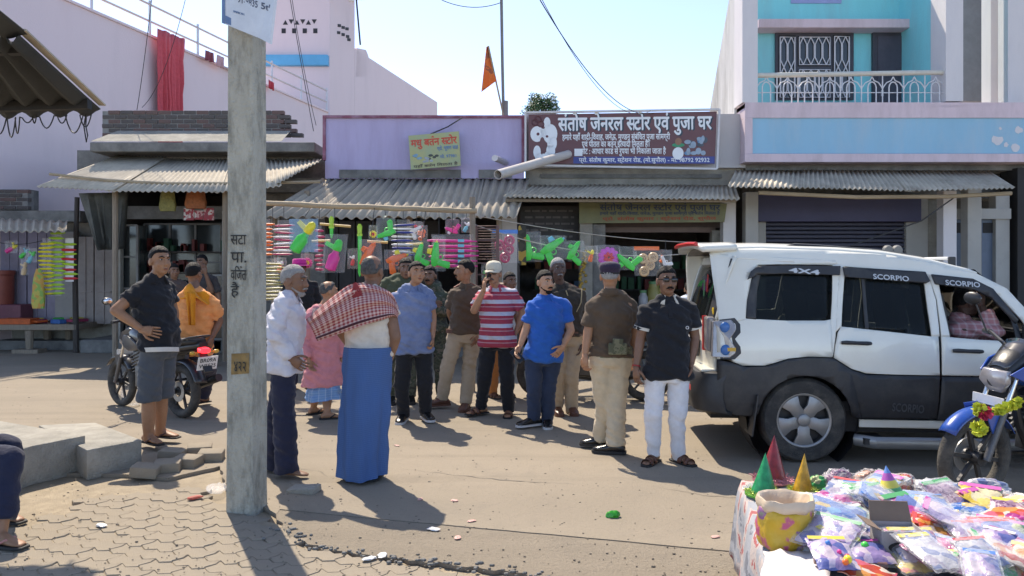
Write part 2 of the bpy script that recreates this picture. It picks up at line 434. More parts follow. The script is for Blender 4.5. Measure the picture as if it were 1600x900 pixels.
# crumbled bits along the broken edge of the slab
rnd = random.Random(4)
m = MB()
for i in range(150):
    p = near_e[rnd.randrange(4, len(near_e))]; r_ = rnd.uniform(0.004, 0.016)
    m.ball((p.x + rnd.gauss(0, .05), p.y + rnd.gauss(0, .03), 0.002), (r_ * rnd.uniform(.8, 1.6), r_, r_ * .6), nu=5, nv=4)
o = m.build('rubble', m_concd); struct(o, 'stuff')
m = MB()
for i in range(900):
    px = rnd.uniform(-20, 1250); py = 560 + 340 * rnd.random() ** .8
    p = G(px, py); r_ = rnd.uniform(.0025, .007) * (1.6 if rnd.random() < .1 else 1)
    m.ball((p.x, p.y, .001), (r_ * rnd.uniform(.8, 1.5), r_, r_ * .6), nu=5, nv=4)
o = m.build('grit', mat('grit', (.2, .17, .13), rough=.95, var=.5, scale=3, bump=0)); struct(o, 'stuff')
# hair-line cracks in the slab
m_crack = mat('crack', (0.14, 0.12, 0.1), var=0.2)
def crack(px, w0, seed):
    pts = ragged([G(*p) for p in px], 0.05, 0.012, seed); m = MB(); P = []
    for i, p in enumerate(pts):
        wd = w0 * random.uniform(.3, 1.2) * min(1, 3 * i / len(pts), 3 * (1 - i / len(pts)) + .1)
        P.append([Vector((p.x, p.y - wd, 0.003)), Vector((p.x, p.y + wd, 0.003))])
    m.grid(P); m.build('crack', m_crack, road, fix=False)
crack([(618, 732), (700, 741), (800, 752), (900, 757)], 0.006, 2)
crack([(452, 731), (500, 737), (512, 745)], 0.005, 6)
crack([(1020, 760), (1100, 774), (1180, 781)], 0.004, 8)

# zig-zag interlocking pavers, front left
pav = bpy.data.objects.new('pavement', None); COL.objects.link(pav); struct(pav)
PL, PW = 0.235, 0.118
def paver_mesh(k):
    rnd = random.Random(k); N = 9; A = 0.016
    def wv(t): q = (t * 2) % 1.0; return A * (4 * abs(q - .5) - 1)
    top = []; g_ = 0.0022
    for i in range(N): t = i / (N - 1); top.append(((t - .5) * (PL - 2 * g_), PW / 2 - g_ + wv(t)))
    for s_ in (0.25, -0.25): top.append((PL / 2 - g_ + (0.012 if s_ > 0 else -0.012), s_ * PW))
    bot = [(x, y - PW + 2 * g_) for x, y in top[:N]][::-1]
    lft = [(-PL / 2 + g_ + (0.012 if s_ > 0 else -0.012), s_ * PW) for s_ in (-0.25, 0.25)]
    out = top + bot + lft
    mb = MB(); n = len(out)
    vs = [(x, y, -0.04) for x, y in out] + [(x, y, -0.004) for x, y in out] + [(x * .98, y * .955, 0) for x, y in out]
    fs = [tuple(range(2 * n, 3 * n))]
    for L_ in (0, n): fs += [(L_ + i, L_ + (i + 1) % n, L_ + (i + 1) % n + n, L_ + i + n) for i in range(n)]
    mb.add(vs, fs); me = mb.mesh('paver'); me.materials.append(m_paver)
    bm = bmesh.new(); bm.from_mesh(me); bmesh.ops.recalc_face_normals(bm, faces=bm.faces); bm.to_mesh(me); bm.free(); return me
pms = [paver_mesh(0)]
def in_poly(x, y, poly):
    c = False; n = len(poly)
    for i in range(n):
        a = poly[i]; b = poly[(i + 1) % n]
        if (a.y > y) != (b.y > y) and x < (b.x - a.x) * (y - a.y) / (b.y - a.y) + a.x: c = not c
    return c
pave_px = [(-60, 842), (30, 818), (110, 790), (180, 768), (300, 763), (372, 800), (440, 818), (455, 845), (512, 868), (600, 878), (700, 890), (795, 905), (830, 960), (-100, 960)]
pave_poly = [G(*p) for p in pave_px]
pa = R(-22); ca, sa = math.cos(pa), math.sin(pa)
cnt = 0
for i in range(-26, 27):
    for j in range(-26, 27):
        lx = (i + (0.5 if j % 2 else 0)) * PL; ly = j * PW
        x = lx * ca - ly * sa - 1.6; y = lx * sa + ly * ca + 4.3
        if not in_poly(x, y, pave_poly): continue
        o = new_obj('paver', pms[0], pav); cnt += 1
        o.location = (x, y, -0.006 + random.uniform(-0.004, 0.003)); o.rotation_euler = (R(random.gauss(0, .45)), R(random.gauss(0, .45)), pa + R(random.gauss(0, .6)))
m = MB(); m.prism([Vector((p.x, p.y, -0.0125)) for p in pave_poly], (0, 0, -0.01)); m.build('sand_bed', m_dirt, pav)

# concrete blocks of the ramp at the left and loose pavers beside it
def slab_block(pxs, ztop, name, label):
    pts = [G(px, py, ztop) for px, py in pxs]
    mb = MB(); mb.prism(pts, (0, 0, -ztop - 0.03)); o = mb.build(name, m_conc, None, smooth=True, bevel=0.012)
    return tag(o, label, 'concrete block')
slab_block([(-260, 729), (0, 712), (48, 697), (134, 680), (0, 657), (-260, 650)], 0.27, 'concrete_block', 'long grey concrete block in the shade at the left edge')
slab_block([(135.5, 703), (222, 687), (150, 660), (60, 664)], 0.21, 'concrete_step', 'lower concrete block joined to the end of the long block')
for i, (px, py, rz, lab) in enumerate(((228, 731, 8, 'leftmost of the loose pavers beside the concrete block'), (262, 724, 14, 'second loose paver from the concrete block'), (293, 717, -4, 'third loose paver from the concrete block, sunlit'), (330, 708, 12, 'rightmost loose paver of the row, nearest the pole'), (312, 699, 20, 'loose paver lying behind the row of loose pavers'), (270, 706, 4, 'loose paver under the sandals of the man in shorts'))):
    c = G(px, py, 0.055)
    mb = MB(); mb.box((0, 0, 0.02), (.2, .17, .085)); o = mb.build('loose_paver', m_paver, smooth=True, bevel=0.01)
    o.location = (c.x, c.y, 0.015); o.rotation_euler = (R(random.gauss(0, 3)), R(random.gauss(0, 3)), R(rz)); tag(o, lab, 'paver', 'loose pavers by the ramp')
m = MB(); c = G(475, 768); m.box((0, 0, .012), (.22, .13, .05)); o = m.build('broken_slab_piece', m_conc, smooth=True, bevel=.01); o.location = (c.x, c.y, 0); o.rotation_euler = (0.05, -0.1, R(-15)); tag(o, 'flat broken piece of concrete on the road right of the pole', 'concrete piece')

# ---------------------------------------------------------------- corrugated sheets
def corr(A, B, C, D, pitch, amp, rows=3, sagz=0.0, seed=0):
    """sheet with top edge A-B and eave C-D; ridges run from top to eave"""
    A, B, C, D = map(Vector, (A, B, C, D)); wd = ((B - A).length + (D - C).length) / 2
    nw = max(2, round(wd / pitch)); n = nw * 6; P = []
    nrm = (B - A).cross(C - A).normalized()
    if nrm.z < 0: nrm = -nrm
    rnd = random.Random(seed); jig = [rnd.uniform(-.012, .012) for _ in range(nw + 2)]
    for r_ in range(rows + 1):
        t = r_ / rows; row = []
        for i in range(n + 1):
            u = i / n; p = (A.lerp(B, u)).lerp(C.lerp(D, u), t)
            p = p + nrm * (amp * math.cos(2 * math.pi * nw * u)) + Vector((0, 0, -sagz * 4 * t * (1 - t)))
            if r_ == rows: p = p + (C - A).normalized() * jig[int(u * nw)]
            row.append(p)
        P.append(row)
    m = MB(); m.grid(P); return m
m_gi = mat('galvanised_sheet', (0.52, 0.455, 0.355), rough=0.75, metal=0.05, var=0.15, scale=4, bump=0.1, dirt=(0.26, 0.22, 0.17), dscale=2.2, damt=0.75, stretch=(1, .3, 1))
m_asb = mat('asbestos_sheet', (0.46, 0.39, 0.30), rough=0.9, var=0.2, scale=5, bump=0.4, dirt=(0.2, 0.19, 0.17), dscale=2.5, damt=0.75, stretch=(1, .3, 1))
m_bamboo = mat('old_bamboo', (0.36, 0.28, 0.18), rough=0.75, var=0.3, scale=8, bump=0.4, stretch=(.2, 1, 1))
m_wood = mat('grey_wood', (0.26, 0.21, 0.155), rough=0.8, var=0.3, scale=10, bump=0.5, stretch=(4, 4, .4))
m_woodd = mat('dark_wood', (0.055, 0.045, 0.038), rough=0.7, var=0.3, scale=8, bump=0.4, stretch=(4, 4, .4))
m_black = mat('blackish', (0.018, 0.017, 0.017), rough=0.7, var=0.2, bump=0.1)
m_wire = mat('cable', (0.03, 0.03, 0.032), rough=0.6, var=0.1, bump=0)

def put(k, name, matl, parent, **kw):
    """world-space shape -> part of a thing (or of a part at its origin)"""
    q = Vector(parent.location)
    if parent.parent is not None: q = q + Vector(parent.parent.location)
    k.v = [(a - q.x, b - q.y, c - q.z) for a, b, c in k.v]
    return k.build(name, matl, parent, **kw)
def sub(name, parent):
    o = bpy.data.objects.new(name, None); COL.objects.link(o); o.parent = parent; return o
def room(parent, x0, x1, Yf, depth, z1, m_wall, m_floor, z0=0.0):
    """open shop room: floor, back and side walls, ceiling"""
    a = (x0 - 800) / FPX * Yf; b = (x1 - 800) / FPX * Yf; t = 0.12
    k = MB(); k.bbox((a, Yf, z0 - .1), (b, Yf + depth, z0)); put(k, 'shop_floor', m_floor, parent)
    k = MB(); k.bbox((a, Yf + depth, z0), (b, Yf + depth + t, z1)); k.bbox((a - t, Yf, z0), (a, Yf + depth + t, z1)); k.bbox((b, Yf, z0), (b + t, Yf + depth + t, z1)); put(k, 'shop_wall', m_wall, parent)
    k = MB(); k.bbox((a - t, Yf, z1), (b + t, Yf + depth + t, z1 + .12)); put(k, 'shop_ceiling', m_wall, parent)
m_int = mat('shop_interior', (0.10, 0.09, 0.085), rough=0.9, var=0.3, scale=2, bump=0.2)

# ---------------------------------------------------------------- far lilac house (left, behind the shops)
m_lil = mat('lilac_plaster', (0.70, 0.585, 0.60), rough=0.9, var=0.08, scale=1.2, bump=0.25, bscale=30, dirt=(0.62, 0.51, 0.525), dscale=1.2, damt=0.7, stretch=(1, 1, .22))
m_skyb = mat('blue_paint', (0.10, 0.38, 0.62), rough=0.8, var=0.1, scale=2, bump=0.15)
m_white = mat('white_paint', (0.72, 0.71, 0.69), rough=0.6, var=0.1, scale=4, bump=0.1)
m_rail = mat('rail_metal', (0.55, 0.52, 0.53), rough=0.45, metal=0.5, var=0.1, bump=0)
hs = thing('plaster_house', 'tall pale lilac plaster house with roof railing behind the left shops', 'house', (-9.6, 18, 0))
def loc(p, o=hs): return Vector(p) - Vector(o.location)
wd_ = Vector((0.233, 1, 0)).normalized(); wn = Vector((wd_.y, -wd_.x, 0))
A0 = Vector((-9.6, 18, 0)) + wd_ * (-4.2); A1 = Vector((-7.0, 29.2, 0)); ZT = 7.5
k = MB()
k.prism([loc(p) for p in (A0, A1, A1 - wn * 7, A0 - wn * 7)], (0, 0, ZT)); k.build('wall', m_lil, hs)
k = MB(); k.prism([loc(p + Vector((0, 0, ZT))) for p in (A0 + wn * .05, A1 + wn * .05, A1 - wn * .15, A0 - wn * .15)], (0, 0, .06)); k.build('parapet_cap', m_lil, hs)
# tower with vents and blue ledge
TX0, TX1, TY = W(404, 0, 30).x, W(515, 0, 30).x, 30.0
tz = W(0, -35, 30).z
T = [Vector((TX0, TY, 0)), Vector((TX1, TY, 0)), Vector((TX1, TY, 0)) + wd_ * 2.3, Vector((TX0, TY, 0)) + wd_ * 2.3]
k = MB(); k.prism([loc(p) for p in T], (0, 0, tz)); k.prism([loc(p + Vector((0, 0, tz))) + Vector((0, 0, .003)) for p in (T[0] + Vector((-.3, -.3, 0)), T[1] + Vector((.35, -.3, 0)), T[2] + Vector((.35, .3, 0)), T[3] + Vector((-.3, .3, 0)))], (0, 0, .15)); k.build('stair_tower', m_lil, hs)
k = MB(); a = W(412, 104, TY); b = W(514, 88, TY); k.bbox(loc((a.x, TY - .25, a.z)), loc((b.x, TY - .003, b.z))); k.build('ledge', m_skyb, hs)
m_vent = mat('vent_dark', (0.03, 0.03, 0.035), rough=0.8, var=.1, bump=0)
def vent_tri(px, py, s, up, face):
    q = [(-s, s * .9), (s, s * .9), (0, -s * .9)] if up else [(-s, -s * .9), (s, -s * .9), (0, s * .9)]
    k = MB(); k.prism([loc(W(px + dx, py + dy, TY)) + Vector((0, -.012, 0)) for dx, dy in q], (0, .05, 0)); k.build('vent', m_vent, hs)
for i in range(6): vent_tri(446 + i * 9, 34 + (0 if i % 2 else 1), 4, i % 2 == 0, 0)
for i in range(4):
    k = MB(); a = W(440 + i * 16.5, 52, TY); b = W(446.5 + i * 16.5, 44.5, TY); k.bbox(loc((a.x, TY - .012, a.z)), loc((b.x, TY + .03, b.z))); k.build('vent', m_vent, hs)
def on_side(px, py, offm=.012):          # pixel -> point on the tower's right side plane
    P0 = Vector((TX1, TY, 0)); dx, dy = (px - 800) / FPX, 1.0
    Y = (P0.x - 0.233 * P0.y) / (dx - 0.233); return W(px, py, Y) + wn * offm
for px, py in ((530, 40), (536, 43), (542, 45), (529, 51), (536, 54), (543, 57), (545, 62)):
    q = [on_side(px - 2.5, py - 2.5), on_side(px + 2.5, py - 2), on_side(px + 2.5, py + 2.5), on_side(px - 2.5, py + 2)]
    k = MB(); k.prism([loc(p) for p in q], -wn * .05); k.build('vent', m_vent, hs)
# lower wall that runs on behind the tower
B0 = Vector((TX1, TY, 0)) + wd_ * 2.32; B1 = Vector((TX1, TY, 0)) + wd_ * 13.1
k = MB(); k.prism([loc(p) for p in (B0, B1, B1 - wn * 5, B0 - wn * 5)], (0, 0, 10.82)); k.build('rear_wall', m_lil, hs)
q = [on_side(558, 75, 0), on_side(572, 78, 0), on_side(576, 88, 0), on_side(576, 120, 0), on_side(556, 120, 0)]
k = MB(); k.prism([loc(p) for p in q], -wn * .4); k.build('parapet_scroll', m_lil, hs)
# railing on the parapet
k = MB()
for dz in (0.42, 0.85): k.tube([loc(A0 - wn * .05 + Vector((0, 0, ZT + dz))), loc(A1 - wn * .05 + Vector((0, 0, ZT + dz)))], 0.03, 6)
k.build('railing', m_rail, hs)
for i in range(9):
    k = MB(); p = A0.lerp(A1, i / 8) - wn * .05; k.cyl(loc((p.x, p.y, ZT)), loc((p.x, p.y, ZT + .95)), .035, 6); k.build('railing_post', m_rail, hs)
k = MB(); k.cyl(loc(W(563, 70, 31.5)), loc(W(556, -10, 31.5)), .035, 6); k.build('mast', m_wire, hs)
k = MB(); k.cyl(loc(W(549, 2, 30)), loc(W(550, -12, 30)), .12, 10); k.build('pipe', m_white, hs)

def drape(mb, A, B, dropv, folds=9, amp=0.05, nx=54, nz=10, taper=1.0, seed=1):
    A = Vector(A); B = Vector(B); dropv = Vector(dropv); n = (B - A).cross(dropv).normalized(); P = []
    for j in range(nz + 1):
        t = j / nz; row = []
        for i in range(nx + 1):
            u = i / nx; ph = folds * 2 * math.pi * u
            d = amp * (.25 + .75 * t) * (math.sin(ph + seed) + .5 * math.sin(2.3 * ph + 1.7 * seed + t))
            uu = .5 + (u - .5) * lerp(1, taper, t)
            row.append(A.lerp(B, uu) + dropv * t + n * d)
        P.append(row)
    mb.grid(P); return mb
k = MB(); a = on = None
def on_A(px, py, off=.25):
    dx = (px - 800) / FPX; Y = (A1.x - .233 * A1.y) / (dx - .233); return W(px, py, Y) + wn * off
drape(k, on_A(234, 45), on_A(276, 62), (0, 0, -3.0), 6, .06, seed=2, taper=.93)
k.v = [(x_ + .05 * noise.noise(Vector((x_ * 3, y_ * 3, z_ * 1.3))), y_ + .06 * noise.noise(Vector((x_ * 2, y_ * 2, z_ * 2 + 5))), z_ + .05 * noise.noise(Vector((x_ * 4, y_ * 4, 1)))) for x_, y_, z_ in k.v]
o = k.build('hanging_cloth', cloth('sari_red', (0.56, 0.09, 0.11)), smooth=True, solid=.004, off=tuple(on_A(255, 60))); o.location = on_A(255, 60); tag(o, 'long sheer red cloth hanging from the roof railing of the lilac house', 'cloth')
for i, (px, py, wpx, hpx, c, lab) in enumerate(((315, 80, 13, 15, (.25, .07, .09), 'maroon garment drying on the roof railing, nearest the red cloth'), (333, 87, 11, 18, (.55, .35, .37), 'pale pink garment drying on the roof railing'), (353, 92, 13, 17, (.12, .11, .14), 'dark garment drying on the roof railing beside the pole'), (413, 126, 9, 14, (.5, .05, .07), 'small red cloth on the roof railing right of the pole'))):
    k = MB(); drape(k, on_A(px - wpx / 2, py - 1), on_A(px + wpx / 2, py + 4), (0, 0, -hpx / FPX * 22), 2, .04, nx=14, nz=5, seed=i)
    o = k.build('drying_garment', cloth('dry%d' % i, c), smooth=True, solid=.006, off=tuple(on_A(px, py))); o.location = on_A(px, py); tag(o, lab, 'garment', 'laundry on the roof railing')

# ---------------------------------------------------------------- brick topped shop (left)
m_brick = mat('sooty_brick', (0.13, 0.11, 0.10), rough=0.92, var=0.45, scale=7, bump=0.7, bscale=60, dirt=(0.055, 0.055, 0.055), dscale=4, damt=0.8)
m_brick2 = mat('sooty_brick_red', (0.19, 0.115, 0.10), rough=0.92, var=0.4, scale=7, bump=0.7, bscale=60, dirt=(0.07, 0.065, 0.06), dscale=4, damt=0.8)
m_mort = mat('old_mortar', (0.24, 0.235, 0.22), rough=0.95, var=0.3, scale=8, bump=0.5)
YL = 15.0
bs = thing('brick_top_shop', 'small dark shop with sooty brick parapet and corrugated awning at the left', 'shop', W(320, 0, YL).xy.to_3d())
def lb(p): return Vector(p) - Vector(bs.location)
def brick_wall(parent, org, x0, y0, x1, y1, Y, rows, t=.22, ragged_right=0):
    a = W(x0, y1, Y); b = W(x1, y0, Y); h = (b.z - a.z) / rows; bl = 0.245
    me = []
    for mm in (m_brick, m_brick2):
        q = MB(); q.box((0, 0, 0), (bl - .018, t * .5, h - .014)); ob = q.build('brick', mm, None, bevel=.006); me.append(ob.data); bpy.data.objects.remove(ob)
    n = int((b.x - a.x) / bl) + 1
    for r_ in range(rows):
        for i in range(n):
            x = a.x + (i + (.5 if r_ % 2 == 0 else 1.0)) * bl
            lim = b.x - (ragged_right * max(0, r_ - 1) * bl * .55)
            if x > lim: continue
            o = new_obj('brick', me[0 if random.random() < .65 else 1], parent)
            o.location = Vector((x, Y + random.uniform(-.012, .012), a.z + (r_ + .5) * h)) - org
            o.rotation_euler = (0, R(random.gauss(0, .4)), R(random.gauss(0, 1)))
    q = MB(); q.bbox(Vector((a.x + .01, Y - t * .25 + .016, a.z)) - org, Vector((b.x - ragged_right * bl * 2.2 - .01, Y + t * .7, b.z - .015)) - org)
    q.build('mortar', m_mort, parent)
brick_wall(bs, Vector(bs.location), 161, 173, 472, 215, YL, 6, ragged_right=.75)
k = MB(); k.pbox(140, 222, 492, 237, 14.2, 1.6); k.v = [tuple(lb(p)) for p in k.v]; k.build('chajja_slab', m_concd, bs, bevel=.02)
k = MB()
a0, a1 = lb(W(142, 221, 14.22)), lb(W(440, 221, 14.22)); k.prism([a0, a1, a1 + Vector((0, .55, .28)), a0 + Vector((0.2, .55, .28))], (0, 0.03, .02)); k.build('chajja_top', m_conc, bs)
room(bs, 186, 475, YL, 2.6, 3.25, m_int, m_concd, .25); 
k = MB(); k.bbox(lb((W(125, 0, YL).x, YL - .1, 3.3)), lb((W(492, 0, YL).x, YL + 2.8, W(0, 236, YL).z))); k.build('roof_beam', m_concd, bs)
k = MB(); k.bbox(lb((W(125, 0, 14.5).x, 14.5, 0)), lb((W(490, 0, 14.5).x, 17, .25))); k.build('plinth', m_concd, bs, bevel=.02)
# awning sheets
aw = MB(); 
SH = [((185, 243, 14.7), (262, 246, 14.5), (58, 292, 13.2), (178, 298, 12.9)), ((250, 248, 14.55), (362, 249, 14.5), (165, 299, 12.9), (345, 300, 12.8)), ((355, 250, 14.5), (430, 249, 14.5), (335, 301, 12.82), (440, 291, 12.9)), ((425, 250, 14.5), (503, 249, 14.6), (428, 290, 12.9), (500, 252, 13.6))]
awn = bpy.data.objects.new('awning', None); COL.objects.link(awn); awn.parent = bs
for i, (a, b, c, d) in enumerate(SH):
    k = corr(lb(W(*a)), lb(W(*b)), lb(W(*c)), lb(W(*d)), 0.085, 0.014, seed=i); k.build('sheet', m_gi, awn, smooth=True, solid=.004, fix=False)
k = MB(); k.tube([lb(W(78, 272, 13.6)), lb(W(170, 282, 13.3)), lb(W(260, 287, 13.2)), lb(W(370, 287, 13.2)), lb(W(500, 284, 13.2))], .028, 6); k.build('bamboo_pole', m_bamboo, awn)
for px in (180, 352, 480):
    k = MB(); a = W(px, 300, 13.3); k.cyl(lb((a.x, 13.3, 0)), lb((a.x, 13.3, a.z + .02)), .05, 8); k.build('post', m_wood, awn)
# shop front: posts, glass cases, counter
m_glassd = mat('dusty_glass', (0.03, 0.035, 0.035), rough=0.12, var=.3, scale=3, bump=0.02, spec=.6)
for px0, px1, y0 in ((176, 188, 318), (347, 361, 330), (428, 436, 330)):
    k = MB(); k.pbox(px0, y0, px1, 560, 14.6, .12); k.v = [tuple(lb(p)) for p in k.v]; k.build('door_post', m_conc if px0 != 347 else mat('offwhite_paint', (.55, .54, .5), var=.2, dirt=(.3, .28, .25)), bs)
k = MB(); k.pbox(186, 322, 352, 342, 14.7, .15); k.v = [tuple(lb(p)) for p in k.v]; k.build('lintel', m_concd, bs)
def case(x0, x1, y0, y1, Y, nx, ny, name):
    g_ = bpy.data.objects.new(name, None); COL.objects.link(g_); g_.parent = bs
    k = MB(); k.pbox(x0, y0, x1, y1, Y + .03, .4); k.v = [tuple(lb(p)) for p in k.v]; k.build('pane', m_glassd, g_)
    k = MB()
    for i in range(nx + 1): px = lerp(x0, x1, i / nx); k.pbox(px - 1.5, y0, px + 1.5, y1, Y, .05)
    for j in range(ny + 1): py = lerp(y0, y1, j / ny); k.pbox(x0, py - 1.5, x1, py + 1.5, Y + .004, .05)
    k.v = [tuple(lb(p)) for p in k.v]; k.build('frame', mat('grey_frame', (.2, .195, .18), var=.25), g_)
case(187, 214, 352, 500, 14.75, 1, 3, 'glass_case'); case(225, 345, 350, 470, 15.6, 3, 2, 'glass_case'); case(332, 348, 430, 530, 14.4, 1, 2, 'display_cabinet')
rnd = random.Random(11)
for i in range(46):     # stock on the shelves inside
    px = rnd.uniform(215, 345); py = rnd.choice((392, 425, 455, 490)); h = rnd.uniform(8, 20); wpx = rnd.uniform(4, 9)
    k = MB(); k.pbox(px, py - h, px + wpx, py, 15.4, .15); k.v = [tuple(lb(p)) for p in k.v]
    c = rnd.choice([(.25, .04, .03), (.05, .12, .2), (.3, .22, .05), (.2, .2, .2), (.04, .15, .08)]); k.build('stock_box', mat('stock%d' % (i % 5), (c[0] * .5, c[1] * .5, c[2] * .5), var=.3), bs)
k = MB()
for py in (393, 426, 456, 491): k.pbox(214, py, 346, py + 2, 15.35, .3)
k.v = [tuple(lb(p)) for p in k.v]; k.build('shelves', m_woodd, bs)
k = MB(); k.pbox(196, 500, 345, 548, 14.5, .6); k.v = [tuple(lb(p)) for p in k.v]; k.build('counter', m_woodd, bs)
# things hung in the shop front
def sack(px, py, wpx, hpx, Y, matl, name, label, cat):
    c = W(px, py, Y); s_ = Y / FPX; mb = MB(); rings = []
    for i in range(8):
        t = i / 7; ww = wpx * s_ * .5 * interp([0, .08, .3, .8, 1], [.3, .55, .75, 1, .85], t); z = -hpx * s_ * t
        rings.append([Vector((ww * math.cos(q * math.pi / 6) * (1 + .07 * math.sin(3 * q + i)), ww * .45 * math.sin(q * math.pi / 6), z)) for q in range(12)])
    mb.loft(rings); o = mb.build(name, matl, smooth=True); o.location = c; tag(o, label, cat); return o
sack(262, 292, 28, 38, 13.6, mat('straw_net', (.22, .2, .06), var=.4, scale=25, bump=.6), 'hanging_sack', 'olive yellow net sack hanging under the left awning', 'sack')
sack(306, 290, 36, 36, 13.6, mat('orange_net', (.32, .1, .03), var=.4, scale=25, bump=.6), 'hanging_sack', 'orange net sack hanging under the left awning', 'sack')
m_pr = ramp_mat('red_print', 'voronoi', [(0, (.3, .05, .06)), (.45, (.55, .5, .45)), (.6, (.35, .04, .05)), (.8, (.5, .3, .28))], scale=22)
for px0, px1, y0, y1, lab in ((287, 303, 325, 344, 'left red printed packet strip at the shop front'), (318, 334, 325, 344, 'right red printed packet strip at the shop front'), (304, 317, 329, 343, 'small printed card between the two red packet strips')):
    k = MB(); k.pbox(px0, y0, px1, y1, 13.7, .02); o = k.build('packet_strip', m_pr); tag(o, lab, 'packet')

# ---------------------------------------------------------------- low lean-to stall with lilac doors (far left)
ls = thing('lean_to_shop', 'low shop with lilac metal doors behind the goods table at far left', 'shop', W(60, 0, 15.2).xy.to_3d())
def ll(p): return Vector(p) - Vector(ls.location)
def lput(k, name, matl, par=None, **kw): k.v = [tuple(ll(p)) for p in k.v]; return k.build(name, matl, par or ls, **kw)
m_ldoor = mat('lilac_door', (.27, .24, .30), rough=.6, var=.15, scale=3, dirt=(.16, .14, .15), dscale=4)
m_bdoor = mat('beige_door', (.36, .31, .28), rough=.7, var=.15, scale=3, dirt=(.2, .17, .15), dscale=4)
k = MB(); k.pbox(-120, 296, 46, 328, 15.3, .3); lput(k, 'rear_brick_wall', m_concd)
brick_wall(ls, Vector(ls.location), -30, 296, 46, 328, 15.25, 5)
k = MB(); k.pbox(-120, 329, 125, 346, 15.0, .5); lput(k, 'lintel', m_concd)
k = MB(); k.pbox(-120, 346, 180, 570, 15.6, .15); lput(k, 'wall', m_conc)
for x0, x1 in ((-44, -2), (0, 41), (43, 86)):
    k = MB(); k.pbox(x0, 362, x1, 500, 15.35, .06)
    for q in (.33, .66): xx = lerp(x0, x1, q); k.pbox(xx - .8, 362, xx + .8, 500, 15.33, .02)
    lput(k, 'door_leaf', m_ldoor, bevel=.004)
k = MB(); k.pbox(86, 362, 118, 500, 15.3, .2); lput(k, 'pier', mat('cream_wall', (.34, .32, .29), var=.2, dirt=(.2, .19, .17)))
for x0, x1 in ((120, 146), (148, 176)):
    k = MB(); k.pbox(x0, 370, x1, 506, 15.3, .06)
    k.pbox((x0 + x1) / 2 - .7, 370, (x0 + x1) / 2 + .7, 506, 15.28, .02); k.pbox(x0 + 3, 455, x1 - 3, 457, 15.27, .03)
    lput(k, 'door_leaf', m_bdoor, bevel=.004)
k = corr(ll(W(-60, 340, 14.4)), ll(W(106, 346, 14.4)), ll(W(-60, 362, 13.4)), ll(W(104, 362, 13.4)), .15, .022, seed=4); k.build('awning_sheet', m_asb, ls, smooth=True, solid=.006, fix=False)
k = MB(); k.bbox((W(-120, 0, 15.1).x, 15.1, 0), (W(180, 0, 15.1).x, 16, .18)); lput(k, 'plinth', m_concd)
k = MB(); a = W(119, 300, 14.6); k.tube([(a.x, 14.6, 0), (a.x - .02, 14.6, 1.5), (a.x + .02, 14.6, a.z - .1)], [.055, .05, .045], 8); o = k.build('awning_post', m_woodd, off=(a.x, 14.6, 0)); o.location = (a.x, 14.6, 0); tag(o, 'dark wooden post with a bundle of wires left of the shop', 'post')
k = MB(); drape(k, W(122, 302, 13.4), W(200, 300, 13.6), (.05, .1, -1.0), 3, .12, 20, 8, .55); o = k.build('tarpaulin', mat('tarp', (.09, .095, .085), rough=.7, var=.35), smooth=True, solid=.006, off=tuple(W(160, 302, 13.4))); o.location = W(160, 302, 13.4); tag(o, 'bundled dark tarpaulin under the left awning beside the wooden post', 'tarpaulin')
# ---------------------------------------------------------------- purple shop (centre left)
m_pur = mat('purple_paint', (0.45, 0.40, 0.58), rough=0.75, var=0.12, scale=1.5, bump=0.2, bscale=25, dirt=(0.36, 0.29, 0.44), dscale=2.0, damt=.7, stretch=(1, 1, .18))
m_mar = mat('maroon_paint', (0.24, 0.08, 0.12), rough=0.8, var=0.25, scale=6, bump=.2, dirt=(.4, .28, .36), dscale=5, damt=.7)
YP = 14.0
ps = thing('purple_shop', 'single storey shop with bright purple parapet and maroon border', 'shop', W(660, 0, YP).xy.to_3d())
k = MB(); k.pbox(508, 184, 819, 279, YP, 1.2); put(k, 'parapet', m_pur, ps)
k = MB(); k.pbox(504, 180, 822, 184, YP - .05, 1.3); k.pbox(504, 184.3, 508.5, 250, YP - .04, .3); k.pbox(815, 184.3, 822, 262, YP - .04, .3); put(k, 'border', m_mar, ps)
for x0, x1 in ((530, 720), (748, 800)):
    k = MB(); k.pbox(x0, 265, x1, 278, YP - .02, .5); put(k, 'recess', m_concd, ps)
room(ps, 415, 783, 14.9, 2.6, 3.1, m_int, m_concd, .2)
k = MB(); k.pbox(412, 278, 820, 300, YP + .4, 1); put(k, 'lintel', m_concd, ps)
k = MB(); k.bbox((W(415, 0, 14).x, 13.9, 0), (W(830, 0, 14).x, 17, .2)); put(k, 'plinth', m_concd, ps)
k = MB(); k.pbox(395, 250, 508, 570, 14.8, .25); put(k, 'side_wall', m_concd, ps)
aw = sub('awning', ps)
xs = [(508, 412), (566, 500), (628, 582), (690, 664), (752, 738), (822, 802)]
for i in range(5):
    (a, c), (b, d) = xs[i], xs[i + 1]
    k = corr(W(a - 4, 280, 14.05), W(b + 5, 280, 14.05), W(c - 6, 339 + (i % 2) * 2, 12.3), W(d + 6, 340 + (i % 2) * 3, 12.3 - .02 * (i % 2)), .146, .026, seed=20 + i)
    k.v = [(a_, b_, c_ + .012 * (i % 2)) for a_, b_, c_ in k.v]; put(k, 'sheet', m_asb, aw, smooth=True, solid=.006, fix=False)
k = MB(); k.cyl(W(412, 337, 12.6), W(800, 338, 12.6), .03, 6); put(k, 'purlin', m_wood, aw)
for px in (428, 640, 780):
    k = MB(); a = W(px, 336, 12.7); k.cyl((a.x, 12.7, 0), (a.x, 12.7, a.z), .05, 8); put(k, 'post', m_wood, aw)
m_blk = mat('black_door', (.028, .026, .026), rough=.55, var=.3, scale=3)
